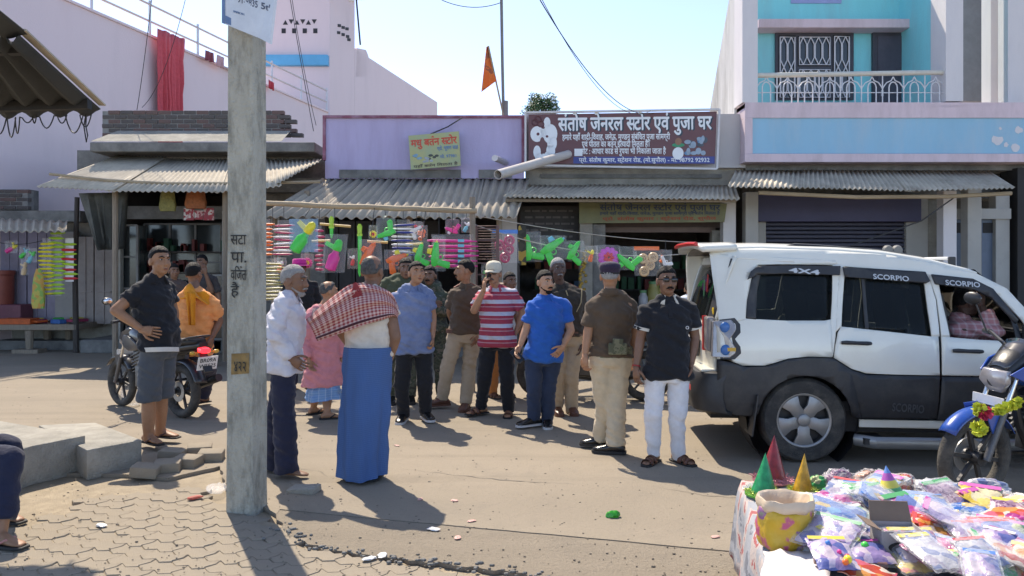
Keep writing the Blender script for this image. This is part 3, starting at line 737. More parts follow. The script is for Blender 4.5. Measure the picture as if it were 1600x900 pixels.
for i in range(8):
    x0 = 478 + i * 26; k = MB(); k.pbox(x0, 345, x0 + 24.5, 560, 15.0, .06); k.pbox(x0 + 4, 360, x0 + 20, 450, 14.985, .02); k.pbox(x0 + 4, 462, x0 + 20, 548, 14.985, .02); put(k, 'door_leaf', m_blk, ps, bevel=.004)
k = MB(); k.pbox(445, 330, 478, 560, 14.95, .15); put(k, 'pier', mat('grey_wall', (.25, .25, .24), var=.2, dirt=(.15, .15, .15)), ps)
k = MB(); k.pbox(783, 318, 808, 566, 13.7, .25); put(k, 'pillar', mat('pale_pillar', (.5, .46, .42), var=.15, dirt=(.3, .27, .24)), ps)

# hand-painted tin sign hung on the purple parapet
sg = thing('utensil_shop_sign', 'tilted yellow green painted tin sign hanging on the purple parapet', 'sign', W(680, 262, 13.8))
A = [W(638, 212, 13.84), W(717, 205, 13.84), W(720, 259, 13.78), W(642, 265, 13.78)]
k = MB(); k.prism(A, (0, .025, 0)); put(k, 'board', ramp_mat('sign_yellow', 'noise', [(0, (.5, .43, .15)), (.42, (.42, .42, .2)), (.55, (.36, .41, .24)), (.75, (.44, .35, .16))], scale=3, const=False, rough=.6), sg)
ux = (A[1] - A[0]).normalized(); uy = (A[0] - A[3]).normalized()
m_redt = mat('red_lettering', (.6, .08, .05), var=.1, bump=0); m_blut = mat('blue_lettering', (.12, .22, .4), var=.1, bump=0); m_wht = mat('white_lettering', (.78, .8, .8), var=.06, bump=0)
def on_sign(u, v): return A[3].lerp(A[2], u).lerp(A[0].lerp(A[1], u), v)
def stext(txt, u0, u1, v, h, matl, bold=.02, A_=A, par=sg):
    o0 = A_[3].lerp(A_[2], u0).lerp(A_[0].lerp(A_[1], u0), v); o1 = A_[3].lerp(A_[2], u1).lerp(A_[0].lerp(A_[1], u1), v)
    q = Vector(par.location); x = (o1 - o0); y = (A_[0] - A_[3]).normalized()
    return print_text('lettering', txt, matl, o0 - q, x, y, width=x.length, height=h * (A_[0] - A_[3]).length, bold=bold, parent=par, nrm_off=.004)
stext('मधु बत^न स|टोर', .04, .95, .66, .30, m_redt, .035); stext('प्रो. भूषण साह', .55, .97, .50, .15, m_blut, .02)
stext('मो. 97981', .6, .92, .26, .13, m_blut, .02); stext('यहाँ बत^न िमलता है', .06, .94, .04, .11, mat('dark_lettering', (.08, .07, .06), var=.1, bump=0), .02)
for u, v, c in ((.16, .33, (.2, .35, .45)), (.46, .34, (.07, .08, .07)), (.36, .27, (.35, .38, .4))):
    k = MB(); p = on_sign(u, v) + Vector((0, -.004, 0)); 
    for q in range(5): k.ball(p + Vector((random.uniform(-.07, .07), 0, random.uniform(-.05, .05))), (.035, .006, .022), nu=8, nv=6)
    put(k, 'painted_pots', mat('pots%d' % int(u * 100), c, var=.2, bump=0), sg)
k = MB(); k.tube([W(672, 210, 13.85), W(700, 198, 13.85), W(722, 184, 13.9)], .012, 5); o = put(k, 'cord', m_wire, sg)
k = MB(); k.cyl(W(773, 247, 13.1), W(790, 254, 13.96), .055, 12, .055); put(k, 'spout', m_rail, ps)

# ---------------------------------------------------------------- general store (centre)
YG = 14.1
gs = thing('general_store', 'open fronted store with dark interior under the long maroon sign', 'shop', W(980, 0, YG).xy.to_3d())
k = MB(); k.pbox(822, 178, 1165, 262, YG, .9); put(k, 'parapet', mat('dull_white_wall', (.52, .5, .49), var=.12, scale=2, dirt=(.36, .35, .33), dscale=2, stretch=(1, 1, .3)), gs)
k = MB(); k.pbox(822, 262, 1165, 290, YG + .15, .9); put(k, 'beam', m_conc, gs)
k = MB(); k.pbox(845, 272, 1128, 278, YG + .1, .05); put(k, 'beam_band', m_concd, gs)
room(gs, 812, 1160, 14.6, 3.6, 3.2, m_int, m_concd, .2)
k = MB(); k.bbox((W(815, 0, 14).x, 13.7, 0), (W(1165, 0, 14).x, 18, .2)); put(k, 'plinth', m_conc, gs, bevel=.02)
aw = sub('awning', gs)
for i, (a, b, c, d) in enumerate(((812, 930, 786, 900), (922, 1040, 892, 1010), (1030, 1148, 1002, 1156))):
    k = corr(W(a, 289, 14.2), W(b, 290, 14.2), W(c, 308 + i, 12.75), W(d, 309 + i * 1.5, 12.75), .085, .015, seed=40 + i); k.v = [(x, y, z + .008 * (i % 2)) for x, y, z in k.v]
    put(k, 'sheet', m_gi, aw, smooth=True, solid=.004, fix=False)
k = MB(); k.cyl(W(790, 313, 12.9), W(1150, 314, 12.9), .03, 6); put(k, 'purlin', m_wood, aw)
for x0, x1, y0, mm in ((906, 926, 348, m_conc), (926, 946, 350, m_concd), (1130, 1150, 330, mat('white_pillar', (.6, .58, .56), var=.1, dirt=(.4, .38, .36)))):
    k = MB(); k.pbox(x0, y0 if x0 < 1100 else 316, x1, 572, 13.9 + (.05 if x0 == 926 else 0), .22); put(k, 'pillar', mm, gs, bevel=.01)
k = MB(); k.pbox(1113, 360, 1131, 572, 14.3, .2); put(k, 'rolled_gate', m_conc, gs)
k = MB(); k.pbox(945, 355, 1118, 363, 14.4, .15); put(k, 'shutter_rail', mat('rust_brown', (.16, .11, .09), var=.2), gs)
k = MB(); k.pbox(945, 345, 1130, 356, 14.45, .25); put(k, 'shutter_box', mat('shutter_brown', (.1, .07, .065), var=.2), gs)
# price board with faint rows of lettering left of the pillar
k = MB(); k.pbox(812, 322, 904, 402, 14.3, .04); bd = put(k, 'notice_board', mat('notice_dark', (.05, .048, .05), var=.3), gs)
k = MB()
for r_ in range(7):
    x = 820
    while x < 896:
        wpx = random.uniform(5, 16); k.pbox(x, 328 + r_ * 10, min(x + wpx, 897), 331 + r_ * 10, 14.294, .003); x += wpx + random.uniform(2, 5)
struct(put(k, 'faded_writing', mat('faded_print', (.14, .13, .13), var=.3), gs), 'stuff')
# shelves and stock inside the store
rnd = random.Random(5)
for lev, (py, Y) in enumerate(((420, 17.4), (452, 17.4), (484, 17.4), (520, 17.4))):
    k = MB(); k.pbox(830, py, 1140, py + 3, Y, .4); put(k, 'shelf', m_woodd, gs)
    x = 836
    while x < 1130:
        wpx = rnd.uniform(5, 13); h = rnd.uniform(8, 22); k = MB(); k.pbox(x, py - h, x + wpx - 1, py, Y + .05, .2)
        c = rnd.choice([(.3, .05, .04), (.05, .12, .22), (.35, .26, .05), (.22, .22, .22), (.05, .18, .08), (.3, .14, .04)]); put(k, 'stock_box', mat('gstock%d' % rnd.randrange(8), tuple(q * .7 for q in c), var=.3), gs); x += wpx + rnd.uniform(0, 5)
k = MB(); k.pbox(985, 478, 1128, 560, 14.5, .7); put(k, 'counter', mat('counter_grey', (.15, .16, .17), var=.2), gs)
def jar(px, py, Y, r_, h, col, lab):
    p = W(px, py, Y); t = thing('plastic_jar', lab, 'jar', p)
    k = MB(); k.revolve((0, 0, 0), (0, 0, 1), [(r_ * .9, 0), (r_, .02), (r_, h * .7), (r_ * .7, h * .85), (r_ * .7, h)], 16, True); k.build('body', mat('jar_' + lab[:6], col, rough=.3, var=.1), t, smooth=True)
    k = MB(); k.cyl((0, 0, h), (0, 0, h + .05), r_ * .75, 16); k.build('lid', mat('lid', (.1, .25, .1), rough=.4), t, smooth=True)
jar(1022, 478, 14.75, .14, .42, (.32, .28, .08), 'yellow labelled plastic jar on the store counter')
jar(1005, 478, 14.7, .09, .25, (.4, .4, .4), 'small grey jar beside the yellow jar on the counter')
for i in range(9):   # gold garlands hanging on the pillar
    pass
k = MB()
for i in range(26): k.ball(W(911 + random.uniform(-5, 5), 392 + i * 2.4, 13.8), (.03, .03, .03), nu=6, nv=5)
o = k.build('gold_garland', mat('gold_foil', (.42, .27, .05), rough=.35, metal=.3), off=tuple(W(911, 392, 13.8))); o.location = W(911, 392, 13.8); tag(o, 'gold garland hanging in front of the grey store pillar', 'garland')

# the long maroon flex sign
m_flex = mat('flex_maroon', (.15, .062, .062), rough=.45, var=.12, scale=1.2, bump=.05)
big = thing('store_sign', 'long maroon flex sign with white shop lettering above the store', 'sign', W(970, 262, 13.9))
A2 = [W(826, 179, 13.92), W(1120, 174, 13.92), W(1117, 256, 13.86), W(826, 256, 13.86)]
k = MB(); k.prism(A2, (0, .04, 0)); put(k, 'panel', m_flex, big)
fr = [W(821, 176, 13.9), W(1124, 171, 13.9), W(1120, 264, 13.84), W(821, 258, 13.84)]
k = MB()
for a, b in zip(fr, fr[1:] + fr[:1]): k.bar(a, b, .035, .05, up=(0, 1, 0))
put(k, 'frame', mat('sign_frame', (.6, .58, .57), rough=.5, var=.12), big)
def pan(u0, v0, u1, v1, matl, nm, off=.002):
    q = [A2[3].lerp(A2[2], u).lerp(A2[0].lerp(A2[1], u), v) + Vector((0, -off, 0)) for u, v in ((u0, v1), (u1, v1), (u1, v0), (u0, v0))]
    k = MB(); k.add(q, [(0, 1, 2, 3)]); return put(k, nm, matl, big, fix=False)
pan(.24, .005, .998, .14, mat('flex_blue', (.05, .07, .26), rough=.45, var=.1), 'blue_band')
def bt(txt, u0, u1, v, h, b=.02, m_=None): return stext(txt, u0, u1, v, h, m_ or m_wht, b, A2, big)
m_shadow = mat('lettering_shadow', (.03, .06, .08), var=.1, bump=0)
o = bt('संतोष जेनरल स|टोर एवं पुजा घर', .166, .983, .648, .40, .045, m_shadow); o.location.y += .0025
o.name = 'lettering_edge'
bt('संतोष जेनरल स|टोर एवं पुजा घर', .158, .975, .665, .40, .035)
bt('हमारे यहाँ शादी-िववाह, जनेऊ, मुण|डन संबंिधत पूजा सामग्री', .18, .755, .475, .165, .03); bt('एवं पीतल का बत^न इत|यादी िमलता है।', .285, .645, .335, .165, .03); bt('नोट : आधार काड^ से रुपया भी िनकाला जाता है', .28, .735, .195, .165, .03)
bt('प्रो. संतोष कुमार, स्टेशन रोड, (मो.सुपौल) - मो. 98792 92932', .27, .97, .035, .12, .02)
# elephant head emblem
def emb(u, v, ru, rv, matl=m_wht, off=.006, nm='emblem'):
    k = MB(); n = 20; q = []
    for i in range(n):
        t = 2 * math.pi * i / n; uu = u + ru * math.cos(t); vv = v + rv * math.sin(t)
        q.append(A2[3].lerp(A2[2], uu).lerp(A2[0].lerp(A2[1], uu), vv) + Vector((0, -off, 0)))
    k.add(q, [tuple(range(n))]); return put(k, nm, matl, big, fix=False)
m_emk = mat('emblem_dark', (.12, .04, .05), var=.1, bump=0)
for u, v, ru, rv in ((.045, .60, .036, .16), (.075, .58, .02, .13), (.115, .6, .038, .2), (.125, .42, .026, .16), (.118, .26, .024, .14), (.10, .14, .032, .1), (.045, .24, .02, .13), (.055, .13, .02, .09), (.098, .82, .018, .12)): emb(u, v, ru, rv)
emb(.073, .4, .014, .14, m_flex, .008); emb(.082, .3, .012, .1, m_flex, .0085); emb(.098, .55, .007, .025, m_emk, .009); emb(.05, .6, .008, .03, m_emk, .009)
k = MB()
for u, v in ((.035, .84), (.05, .9), (.065, .8)):
    c = A2[3].lerp(A2[2], u).lerp(A2[0].lerp(A2[1], u), v) + Vector((0, -.008, 0)); k.ring(c, (0, 1, 0), .055, .009, 16, 5)
put(k, 'emblem_scroll', m_emk, big)
pan(.245, .155, .288, .3, m_wht, 'blank_patch', .006)
rnd = random.Random(3)
for i in range(16): emb(.845 + rnd.uniform(0, .1), .2 + rnd.uniform(0, .28), rnd.uniform(.008, .02), rnd.uniform(.03, .07), mat('brass%d' % (i % 5), rnd.choice([(.4, .45, .5), (.12, .25, .4), (.45, .4, .3), (.08, .1, .12), (.3, .38, .45)]), var=.2, bump=0), .006 + i * .0004, 'printed_pot')
emb(.80, .2, .03, .12, m_wht, .006, 'printed_pot'); emb(.80, .36, .034, .04, mat('leafgreen', (.05, .3, .15), var=.2), .0065, 'printed_leaf'); emb(.80, .43, .018, .07, mat('coconut', (.3, .16, .1), var=.2), .007, 'printed_coconut')

# banner inside, under the awning
bn = thing('inner_banner', 'faded olive shop banner in the shade under the store awning', 'banner', W(1020, 347, 13.85))
A3 = [W(905, 316, 13.86), W(1136, 318, 13.86), W(1132, 347, 13.8), W(905, 349, 13.8)]
k = MB(); k.prism(A3, (0, .02, 0)); put(k, 'cloth', mat('banner_olive', (.20, .20, .10), rough=.6, var=.2, scale=2, dirt=(.14, .13, .08)), bn)
stext('संतोष जेनरल स|टोर एवं पुजा घर', .14, .96, .62, .42, mat('banner_ink', (.05, .07, .12), var=.1, bump=0), .03, A3, bn)
stext('हमारे यहाँ शादी-िववाह, जनेऊ, मुण|डन पूजा सामग्री एवं बत^न िमलता है', .14, .96, .40, .2, mat('banner_ink', None), .03, A3, bn)
stext('प्रो. संतोष कुमार : स्टेशन रोड, सुपौल', .16, .94, .13, .2, mat('banner_red', (.35, .08, .04), var=.1, bump=0), .03, A3, bn)

# white drain pipe sticking out across the corner of the sign
k = MB(); a, b = W(778, 273, 11.9), W(888, 241, 13.8); d = (b - a).normalized()
k.revolve(a, d, [(.075, 0), (.075, (b - a).length), (.066, (b - a).length), (.066, 0), (.075, 0)], 18); o = k.build('drain_pipe', mat('pvc', (.52, .48, .44), rough=.5, var=.15, dirt=(.36, .31, .27)), smooth=True, off=tuple(a)); o.location = a; tag(o, 'white plastic drain pipe jutting out below the store sign', 'pipe')

# ---------------------------------------------------------------- blue house (right)
m_teal = mat('teal_paint', (.21, .66, .70), rough=.8, var=.08, scale=1.5, bump=.2, bscale=30, dirt=(.26, .50, .53), dscale=2, damt=.6, stretch=(1, 1, .2))
m_blue = mat('band_blue', (.27, .50, .64), rough=.8, var=.08, scale=1.2, bump=.2, bscale=30, dirt=(.40, .52, .60), dscale=2.0, damt=.7, stretch=(1, 1, .25))
m_plil = mat('pale_lilac', (.66, .53, .56), rough=.85, var=.08, scale=2, bump=.2, dirt=(.48, .38, .39), dscale=3, damt=.7, stretch=(1, 1, .3))
m_pwht = mat('pale_white', (.68, .65, .65), rough=.85, var=.1, scale=2, bump=.2, dirt=(.45, .44, .46), dscale=2, stretch=(1, 1, .3))
m_stain = mat('stained_white', (.58, .57, .55), rough=.9, var=.18, scale=2, bump=.4, dirt=(.24, .23, .2), dscale=2.2, damt=.8, stretch=(1, 1, .15))
YR = 13.8
bh = thing('blue_house', 'two storey house painted blue and teal with balcony above a shuttered shop', 'house', W(1380, 0, YR).xy.to_3d())
def rb(x0, y0, x1, y1, Y, t, name, matl, par=None, **kw):
    k = MB(); k.pbox(x0, y0, x1, y1, Y, t); return put(k, name, matl, par or bh, **kw)
rb(1176, 184, 1640, 240, YR + .03, .4, 'blue_band', m_blue); 
k = MB(); k.pbox(1164, 160, 1640, 184, YR, .6); k.pbox(1164, 184.2, 1176, 240, YR, .6); put(k, 'upper_band', m_plil, bh)
k = MB(); k.pbox(1164, 240.2, 1640, 253, YR - .02, .6); put(k, 'lower_band', m_plil, bh)
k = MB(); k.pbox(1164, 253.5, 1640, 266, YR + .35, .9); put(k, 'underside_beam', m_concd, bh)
rnd = random.Random(2)
for px, py, s_ in ((1558, 219, 9), (1588, 232, 8), (1563, 201, 3), (1592, 203, 6), (1572, 226, 4)):   # peeled patches
    q = []; c = W(px, py, YR + .026)
    for i in range(11): t = 2 * math.pi * i / 11; r_ = s_ * .011 * rnd.uniform(.6, 1.2); q.append(c + Vector((r_ * math.cos(t), 0, r_ * math.sin(t))))
    k = MB(); k.add(q, [tuple(range(11))]); put(k, 'peeled_patch', m_pwht, bh, fix=False)
# balcony recess
k = MB(); k.bbox((W(1164, 0, YR).x, YR, W(0, 168, YR).z), (W(1640, 0, YR).x, 17, W(0, 162, YR).z)); put(k, 'balcony_floor', m_plil, bh)
rb(1165, -110, 1490, 170, 15.5, .25, 'rear_wall', m_teal)
rb(1160, -200, 1184, 160, YR, .5, 'corner_pillar', m_pwht)
rb(1478, -200, 1505, 158, YR, .5, 'pillar', m_pwht)
k = MB(); a = W(1478, 0, YR).x; k.bbox((a + .02, YR + .5, 4.4), (a + .22, 15.6, 9)); put(k, 'side_wall', m_teal, bh)
k = MB(); k.bbox((W(1186, 0, 15.1).x, 15.1, W(0, 43, 15.1).z), (W(1468, 0, 15.1).x, 15.498, W(0, 29, 15.1).z)); put(k, 'sunshade', m_plil, bh, bevel=.015)
rb(1236, -30, 1315, 5, 15.48, .03, 'upper_window', mat('lav_panel', (.3, .35, .6), var=.1))
k = MB(); Xw = W(1160, 0, YR).x
def sp(px, py): Y = Xw * FPX / (px - 800); return W(px, py, Y)
k.prism([Vector((Xw, YR + .5, 4)), sp(1108, 190), sp(1109, 172), sp(1118, 120), sp(1139, 0), sp(1150, -80), Vector((Xw, YR + .5, 8))], (.2, 0, 0)); put(k, 'gable_wall', m_stain, bh)
# window with grille
m_frame = mat('door_grey', (.055, .055, .07), rough=.6, var=.15); m_gr = mat('grille_white', (.62, .62, .64), rough=.5, var=.1, bump=0)
wdw = sub('window', bh)
rb(1212, 50, 1334, 156, 15.44, .05, 'frame', m_frame, wdw)
k = MB()
def gl(pts, r_=.012, Y=15.4, mb=None): (mb or k).tube([W(x, y, Y) for x, y in pts], r_, 5)
for x0, x1, y0, y1, n in ((1219, 1242, 58, 152, 2), (1249, 1297, 58, 101, 4), (1304, 1327, 57, 152, 2), (1249, 1297, 109, 152, 4)):
    gl([(x0, y0), (x1, y0), (x1, y1), (x0, y1), (x0, y0)])
    for i in range(n):
        xa = lerp(x0, x1, i / n); xb = lerp(x0, x1, (i + 1) / n); xm = (xa + xb) / 2; h = 11
        for yy0, yy1 in (((y0, y1),) if y1 - y0 < 60 else ((y0, (y0 + y1) / 2), ((y0 + y1) / 2, y1))):
            gl([(xm, yy0), (xa + .8, yy0 + h), (xa + .8, yy1 - h), (xm, yy1)]); gl([(xm, yy0), (xb - .8, yy0 + h), (xb - .8, yy1 - h), (xm, yy1)])
put(k, 'grille', m_gr, wdw)
k = MB()
for x0, x1, y0, y1 in ((1217, 1244, 55, 153), (1247, 1299, 56, 103), (1247, 1299, 107, 153), (1302, 1329, 55, 153)): k.pbox(x0, y0, x1, y1, 15.425, .02)
put(k, 'pane', m_glassd, wdw)
dr = sub('door', bh)
rb(1364, 47, 1441, 168, 15.42, .07, 'frame', m_frame, dr); rb(1372, 56, 1436, 168, 15.405, .03, 'leaf', mat('door_leaf', (.07, .065, .085), rough=.5, var=.15), dr); rb(1377, 141, 1380.5, 150, 15.385, .03, 'handle', m_gr, dr)
# balcony railing
rl = sub('balcony_railing', bh)
k = MB(); k.cyl(W(1178, 118, YR + .1), W(1479, 113, YR + .1), .045, 10); put(k, 'top_rail', mat('rail_cream', (.58, .55, .48), var=.12, rough=.5), rl, smooth=True)
n = 9; YB = YR + .1
for i in range(n):
    k = MB(); x0 = 1181 + i * 33; x1 = x0 + 33; xm = (x0 + x1) / 2
    gl([(x0, 118), (x0, 165)], .012, YB, k)
    for sgn in (-1, 1):
        xe = x0 if sgn < 0 else x1
        gl([(xm, 120), (xm + sgn * 3, 126), (xm + sgn * 10, 129), (xe - sgn * 2, 135), (xe, 139)], .011, YB, k)
    arch = [(xm - 6.5, 165), (xm - 6.5, 137)] + [(xm - 6.5 * math.cos(q), 137 - 9 * math.sin(q)) for q in [math.pi * j / 6 for j in range(1, 6)]] + [(xm + 6.5, 137), (xm + 6.5, 165)]
    gl(arch, .012, YB, k); gl([(x0, 145), (x1, 144.6)], .009, YB + .01, k)
    put(k, 'baluster', m_gr, rl)
# recess right of the balcony
rb(1505, -200, 1560, 158, 16.2, .2, 'recess_wall', mat('grey_recess', (.17, .18, .2), var=.15)); rb(1548, -200, 1575, 160, 15.2, .3, 'recess_pier', m_pwht); rb(1575, -200, 1720, 160, 14.6, .3, 'end_wall', m_pwht)
# ground floor: shutter, piers, doors
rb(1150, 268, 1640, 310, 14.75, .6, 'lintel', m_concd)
m_navy = mat('navy_paint', (.055, .055, .115), rough=.6, var=.15, scale=2); m_slat = mat('shutter_navy', (.04, .042, .07), rough=.55, var=.2, scale=3)
rb(1183, 304, 1440, 346, 14.3, .45, 'shutter_box', m_navy, bevel=.01)
sh = sub('roller_shutter', bh)
me = None
for i in range(34):
    z0 = W(0, 347, 14.6).z - i * .078
    if z0 < .25: break
    if me is None:
        q = MB(); a = W(1196, 0, 14.6).x; b = W(1416, 0, 14.6).x; w2 = (b - a) / 2
        prof = [(-.004, -.036), (-.03, -.025), (-.036, 0), (-.03, .022), (-.004, .034)]
        q.add([(-w2, y, z) for y, z in prof] + [(w2, y, z) for y, z in prof], [(j, j + 1, j + 6, j + 5) for j in range(4)]); ob = q.build('slat', m_slat, None, smooth=True); me = ob.data; bpy.data.objects.remove(ob)
    o = new_obj('slat', me, sh); o.location = Vector(((a + b) / 2, 14.6, z0 - .04)) - Vector(bh.location)
rb(1190, 346, 1420, 575, 14.64, .05, 'shutter_backing', m_black)
m_putty = mat('putty_wall', (.38, .37, .34), var=.15, dirt=(.26, .25, .22))
for x0, x1, y0, Y, mm in ((1165, 1185, 300, 13.9, m_putty), (1178, 1197, 345, 14.5, m_putty), (1416, 1450, 304, 14.5, m_putty), (1450, 1478, 300, 14.9, m_conc), (1474, 1495, 298, 13.5, m_pwht), (1512, 1534, 292, 13.7, m_putty), (1556, 1578, 300, 14.1, m_putty)):
    rb(x0, y0, x1, 578, Y, .22, 'pier', mm, bevel=.01)
rb(1495, 326, 1580, 342, 14.05, .2, 'cross_beam', m_putty); rb(1440, 300, 1600, 580, 15.5, .2, 'rear_panel', m_concd)
for x0, x1 in ((1493, 1512), (1534, 1556)): rb(x0, 342, x1, 580, 14.2, .06, 'door_leaf', mat('blue_grey_door', (.11, .15, .21), rough=.5, var=.15)); rb(x0 + 2, 348, x1 - 2, 364, 14.19, .02, 'door_vent', m_black)
rb(1590, 262, 1700, 580, 14.0, .5, 'dark_block', m_black)  # plain black block closing off the right end
k = MB(); k.bbox((W(1160, 0, 14).x, 13.6, 0), (W(1700, 0, 14).x, 17, .16)); put(k, 'plinth', m_conc, bh, bevel=.02)
aw = sub('awning', bh)
for i, (a, b, c, d, ya, yb) in enumerate(((1150, 1262, 1137, 1262, 292, 294), (1256, 1400, 1254, 1428, 294, 299), (1392, 1545, 1416, 1586, 298, 294))):
    k = corr(W(a, 266 + i * .6, 14.15), W(b, 267 + i * .6, 14.15), W(c, ya, 12.6), W(d, yb, 12.6), .085, .016, seed=60 + i); k.v = [(x, y, z + .008 * (i % 2)) for x, y, z in k.v]
    put(k, 'sheet', m_gi, aw, smooth=True, solid=.004, fix=False)
k = MB(); k.tube([W(1185, 301, 12.8), W(1340, 308, 12.8), W(1480, 307, 12.8), W(1580, 302, 12.8)], .035, 8); put(k, 'purlin', m_bamboo, aw)
k = MB(); k.tube([W(1492, 308, 12.9), W(1440, 345, 12.9), W(1330, 384, 13)], .012, 5); put(k, 'cable', m_wire, bh)

# ---------------------------------------------------------------- utility pole with board
pl = G(386, 793)
pol = thing('utility_pole', 'weathered square concrete utility pole with painted writing in the foreground', 'pole', (pl.x, pl.y, 0))
m_pole = mat('pole_concrete', (.41, .395, .33), rough=.92, var=.2, scale=6, bump=.9, bscale=45, dirt=(.09, .09, .07), dscale=9, damt=.62, stretch=(1, 1, .35), dlo=.46, dhi=.66)
k = MB(); rot = R(-14)
def sq(w_, z, c_=.012): 
    h = w_ / 2; pts = [(-h + c_, -h), (h - c_, -h), (h, -h + c_), (h, h - c_), (h - c_, h), (-h + c_, h), (-h, h - c_), (-h, -h + c_)]
    return [Vector((x * math.cos(rot) - y * math.sin(rot), x * math.sin(rot) + y * math.cos(rot), z)) for x, y in pts]
rings = []
for i in range(41):
    z = -.05 + i * .2; rings.append([p + Vector((random.uniform(-.0025, .0025), random.uniform(-.0025, .0025), 0)) for p in sq(.197 - .0045 * i * .2, z)])
k.loft(rings); k.build('shaft', m_pole, pol)
fx = Vector((math.cos(rot), math.sin(rot), 0)); fn = Vector((math.sin(rot), -math.cos(rot), 0))     # right-hand front face
m_ink = mat('black_paint_lettering', (.03, .03, .028), rough=.8, var=.3, bump=0)
def zpix(py): return CAMH - (py - HY) / FPX * (pl.y - .1)
for txt, py, hh in (('सटा', 382, .075), ('पा.', 410, .08), ('विज^त', 437, .075), ('है', 462, .075)):
    print_text('lettering', txt, m_ink, fn * .098 + Vector((0, 0, zpix(py))) - fx * .055, fx, (0, 0, 1), width=.115 if txt != 'है' else .06, height=hh * 1.35, bold=.01, parent=pol, nrm_off=.005)
print_text('lettering', '४२२', m_ink, fn * .0975 + Vector((0, 0, zpix(580))) - fx * .03, fx, (0, 0, 1), width=.09, height=.1, bold=.01, parent=pol, nrm_off=.009)
k = MB(); c = fn * .1 + fx * .02
k.add([c + fx * -.075 + Vector((0, 0, zpix(586))), c + fx * .06 + Vector((0, 0, zpix(583))), c + fx * .062 + Vector((0, 0, zpix(551))), c + fx * -.072 + Vector((0, 0, zpix(553)))], [(0, 1, 2, 3)]); k.build('number_patch', mat('ochre_patch', (.26, .165, .06), rough=.9, var=.45, scale=14, dirt=(.16, .15, .11), dscale=16, damt=.9), pol, fix=False)
sfx = Vector((0, 0, 1)); lx = -fx                                                             # left face: writing runs upwards
ln = Vector((-math.cos(rot), -math.sin(rot), 0))
for txt, py0, py1 in (('BRSSI 5', 447, 385), ('एजापित PINCODE', 372, 235), ('29।12।18', 205, 128)):
    a = zpix(py0); b = zpix(py1)
    print_text('lettering', txt, m_ink, ln * .098 + Vector((0, 0, a)) - Vector((math.sin(rot), -math.cos(rot), 0)) * .02, (0, 0, 1), Vector((math.sin(rot), -math.cos(rot), 0)) * -1, width=b - a, height=.075, bold=.0, parent=pol, nrm_off=.004)
bdn = thing('pole_notice', 'torn white notice board with blue edge tied high on the utility pole', 'notice', W(385, 60, 5.0))
P_ = [W(347, -90, 5.0), W(440, -90, 4.9), W(421, 68, 4.86), W(406, 60, 4.9), W(347, 36, 5.0)]
k = MB(); k.prism(P_, (.01, .02, 0)); put(k, 'board', mat('flex_white', (.62, .66, .7), rough=.5, var=.12), bdn)
m_nb = mat('notice_blue', (.12, .2, .35), rough=.5, var=.2)
def nq(pxs, nm, mm, o_=.006):
    k = MB(); k.add([W(x, y, 5.0 - (x - 347) / 93 * .12 - o_) for x, y in pxs], [tuple(range(len(pxs)))]); put(k, nm, mm, bdn, fix=False)
nq([(352, 24), (408, 50), (408, 59), (352, 36)], 'blue_strip', m_nb); nq([(346.5, -90), (351.5, -90), (351.5, 37), (346.5, 36)], 'blue_edge', m_nb)
nq([(408, 50), (414, 57), (421, 60), (421, 67), (408, 60)], 'burnt_corner', m_black)
q = Vector(bdn.location)
dx_ = (W(426, 14, 4.88) - W(366, 2, 4.96)).normalized()
for txt, px, py, hpx, x1 in (('91-9835', 373, 4, 15, 404), ('5th', 409, 14, 14, 428), ('www.websitelink.in', 366, 20, 7, 406)):
    a = W(px, py, 5.0 - (px - 347) / 93 * .12); b = W(x1, py + (x1 - px) * .3, 5.0 - (x1 - 347) / 93 * .12)
    print_text('lettering', txt, m_nb if hpx < 10 else mat('notice_ink', (.1, .12, .17), var=.1, bump=0), a - q, b - a, (0, 0, 1), width=(b - a).length, height=hpx / 240, bold=.03, parent=bdn, nrm_off=.012)

# ---------------------------------------------------------------- flag, mast, tree, overhead cables
fl = thing('saffron_flag', 'orange triangular flag with printed emblem on a bamboo stick', 'flag', W(785, 178, 14.3))
k = MB(); k.tube([W(787, 182, 14.3), W(763, 72, 14.3)], .018, 6); put(k, 'stick', m_bamboo, fl)
k = MB(); P = []
for i in range(13):
    t = i / 12; y0 = lerp(72, 126, t); xr = lerp(762, 776, t); xl = lerp(760, 752, t); row = []
    for j in range(9):
        u = j / 8; row.append(W(lerp(xr, xl, u), y0 + u * lerp(2, 24, t) * .75, 14.3 + .05 * math.sin(5 * u + 4 * t)))
    P.append(row)
k.grid(P); put(k, 'cloth', ramp_mat('saffron', 'noise', [(0, (.72, .15, .03)), (.5, (.75, .18, .04)), (.56, (.35, .1, .05)), (.62, (.75, .17, .04))], scale=4, rough=.85), fl, smooth=True, solid=.003, fix=False)
k = MB(); k.tube([W(787, 190, 14.35), W(785, 100, 14.35), W(783, -30, 14.35)], .028, 6); k.cyl(W(789, 184, 14.35), W(789, 158, 14.35), .06, 8)
o = k.build('mast_pole', mat('mast', (.2, .19, .18), rough=.7, var=.3), off=tuple(W(787, 180, 14.35))); o.location = W(787, 180, 14.35); tag(o, 'tall thin mast standing on the purple shop roof beside the flag', 'mast')
def cable(name, lab, pts, r_=.012):
    k = MB(); k.tube(pts, r_, 5); o = k.build(name, m_wire, smooth=True, off=tuple(pts[0])); o.location = pts[0]; return tag(o, lab, 'cable')
cable('overhead_cable', 'double black cable sagging down to the store sign', sag(W(838, -10, 7.5), W(1022, 176, 14.0), .38, 24), .006)
cable('overhead_cable', 'thin cable running beside the thick double cable', sag(W(842, -10, 7.5), W(1018, 172, 14.0), .46, 24), .004)
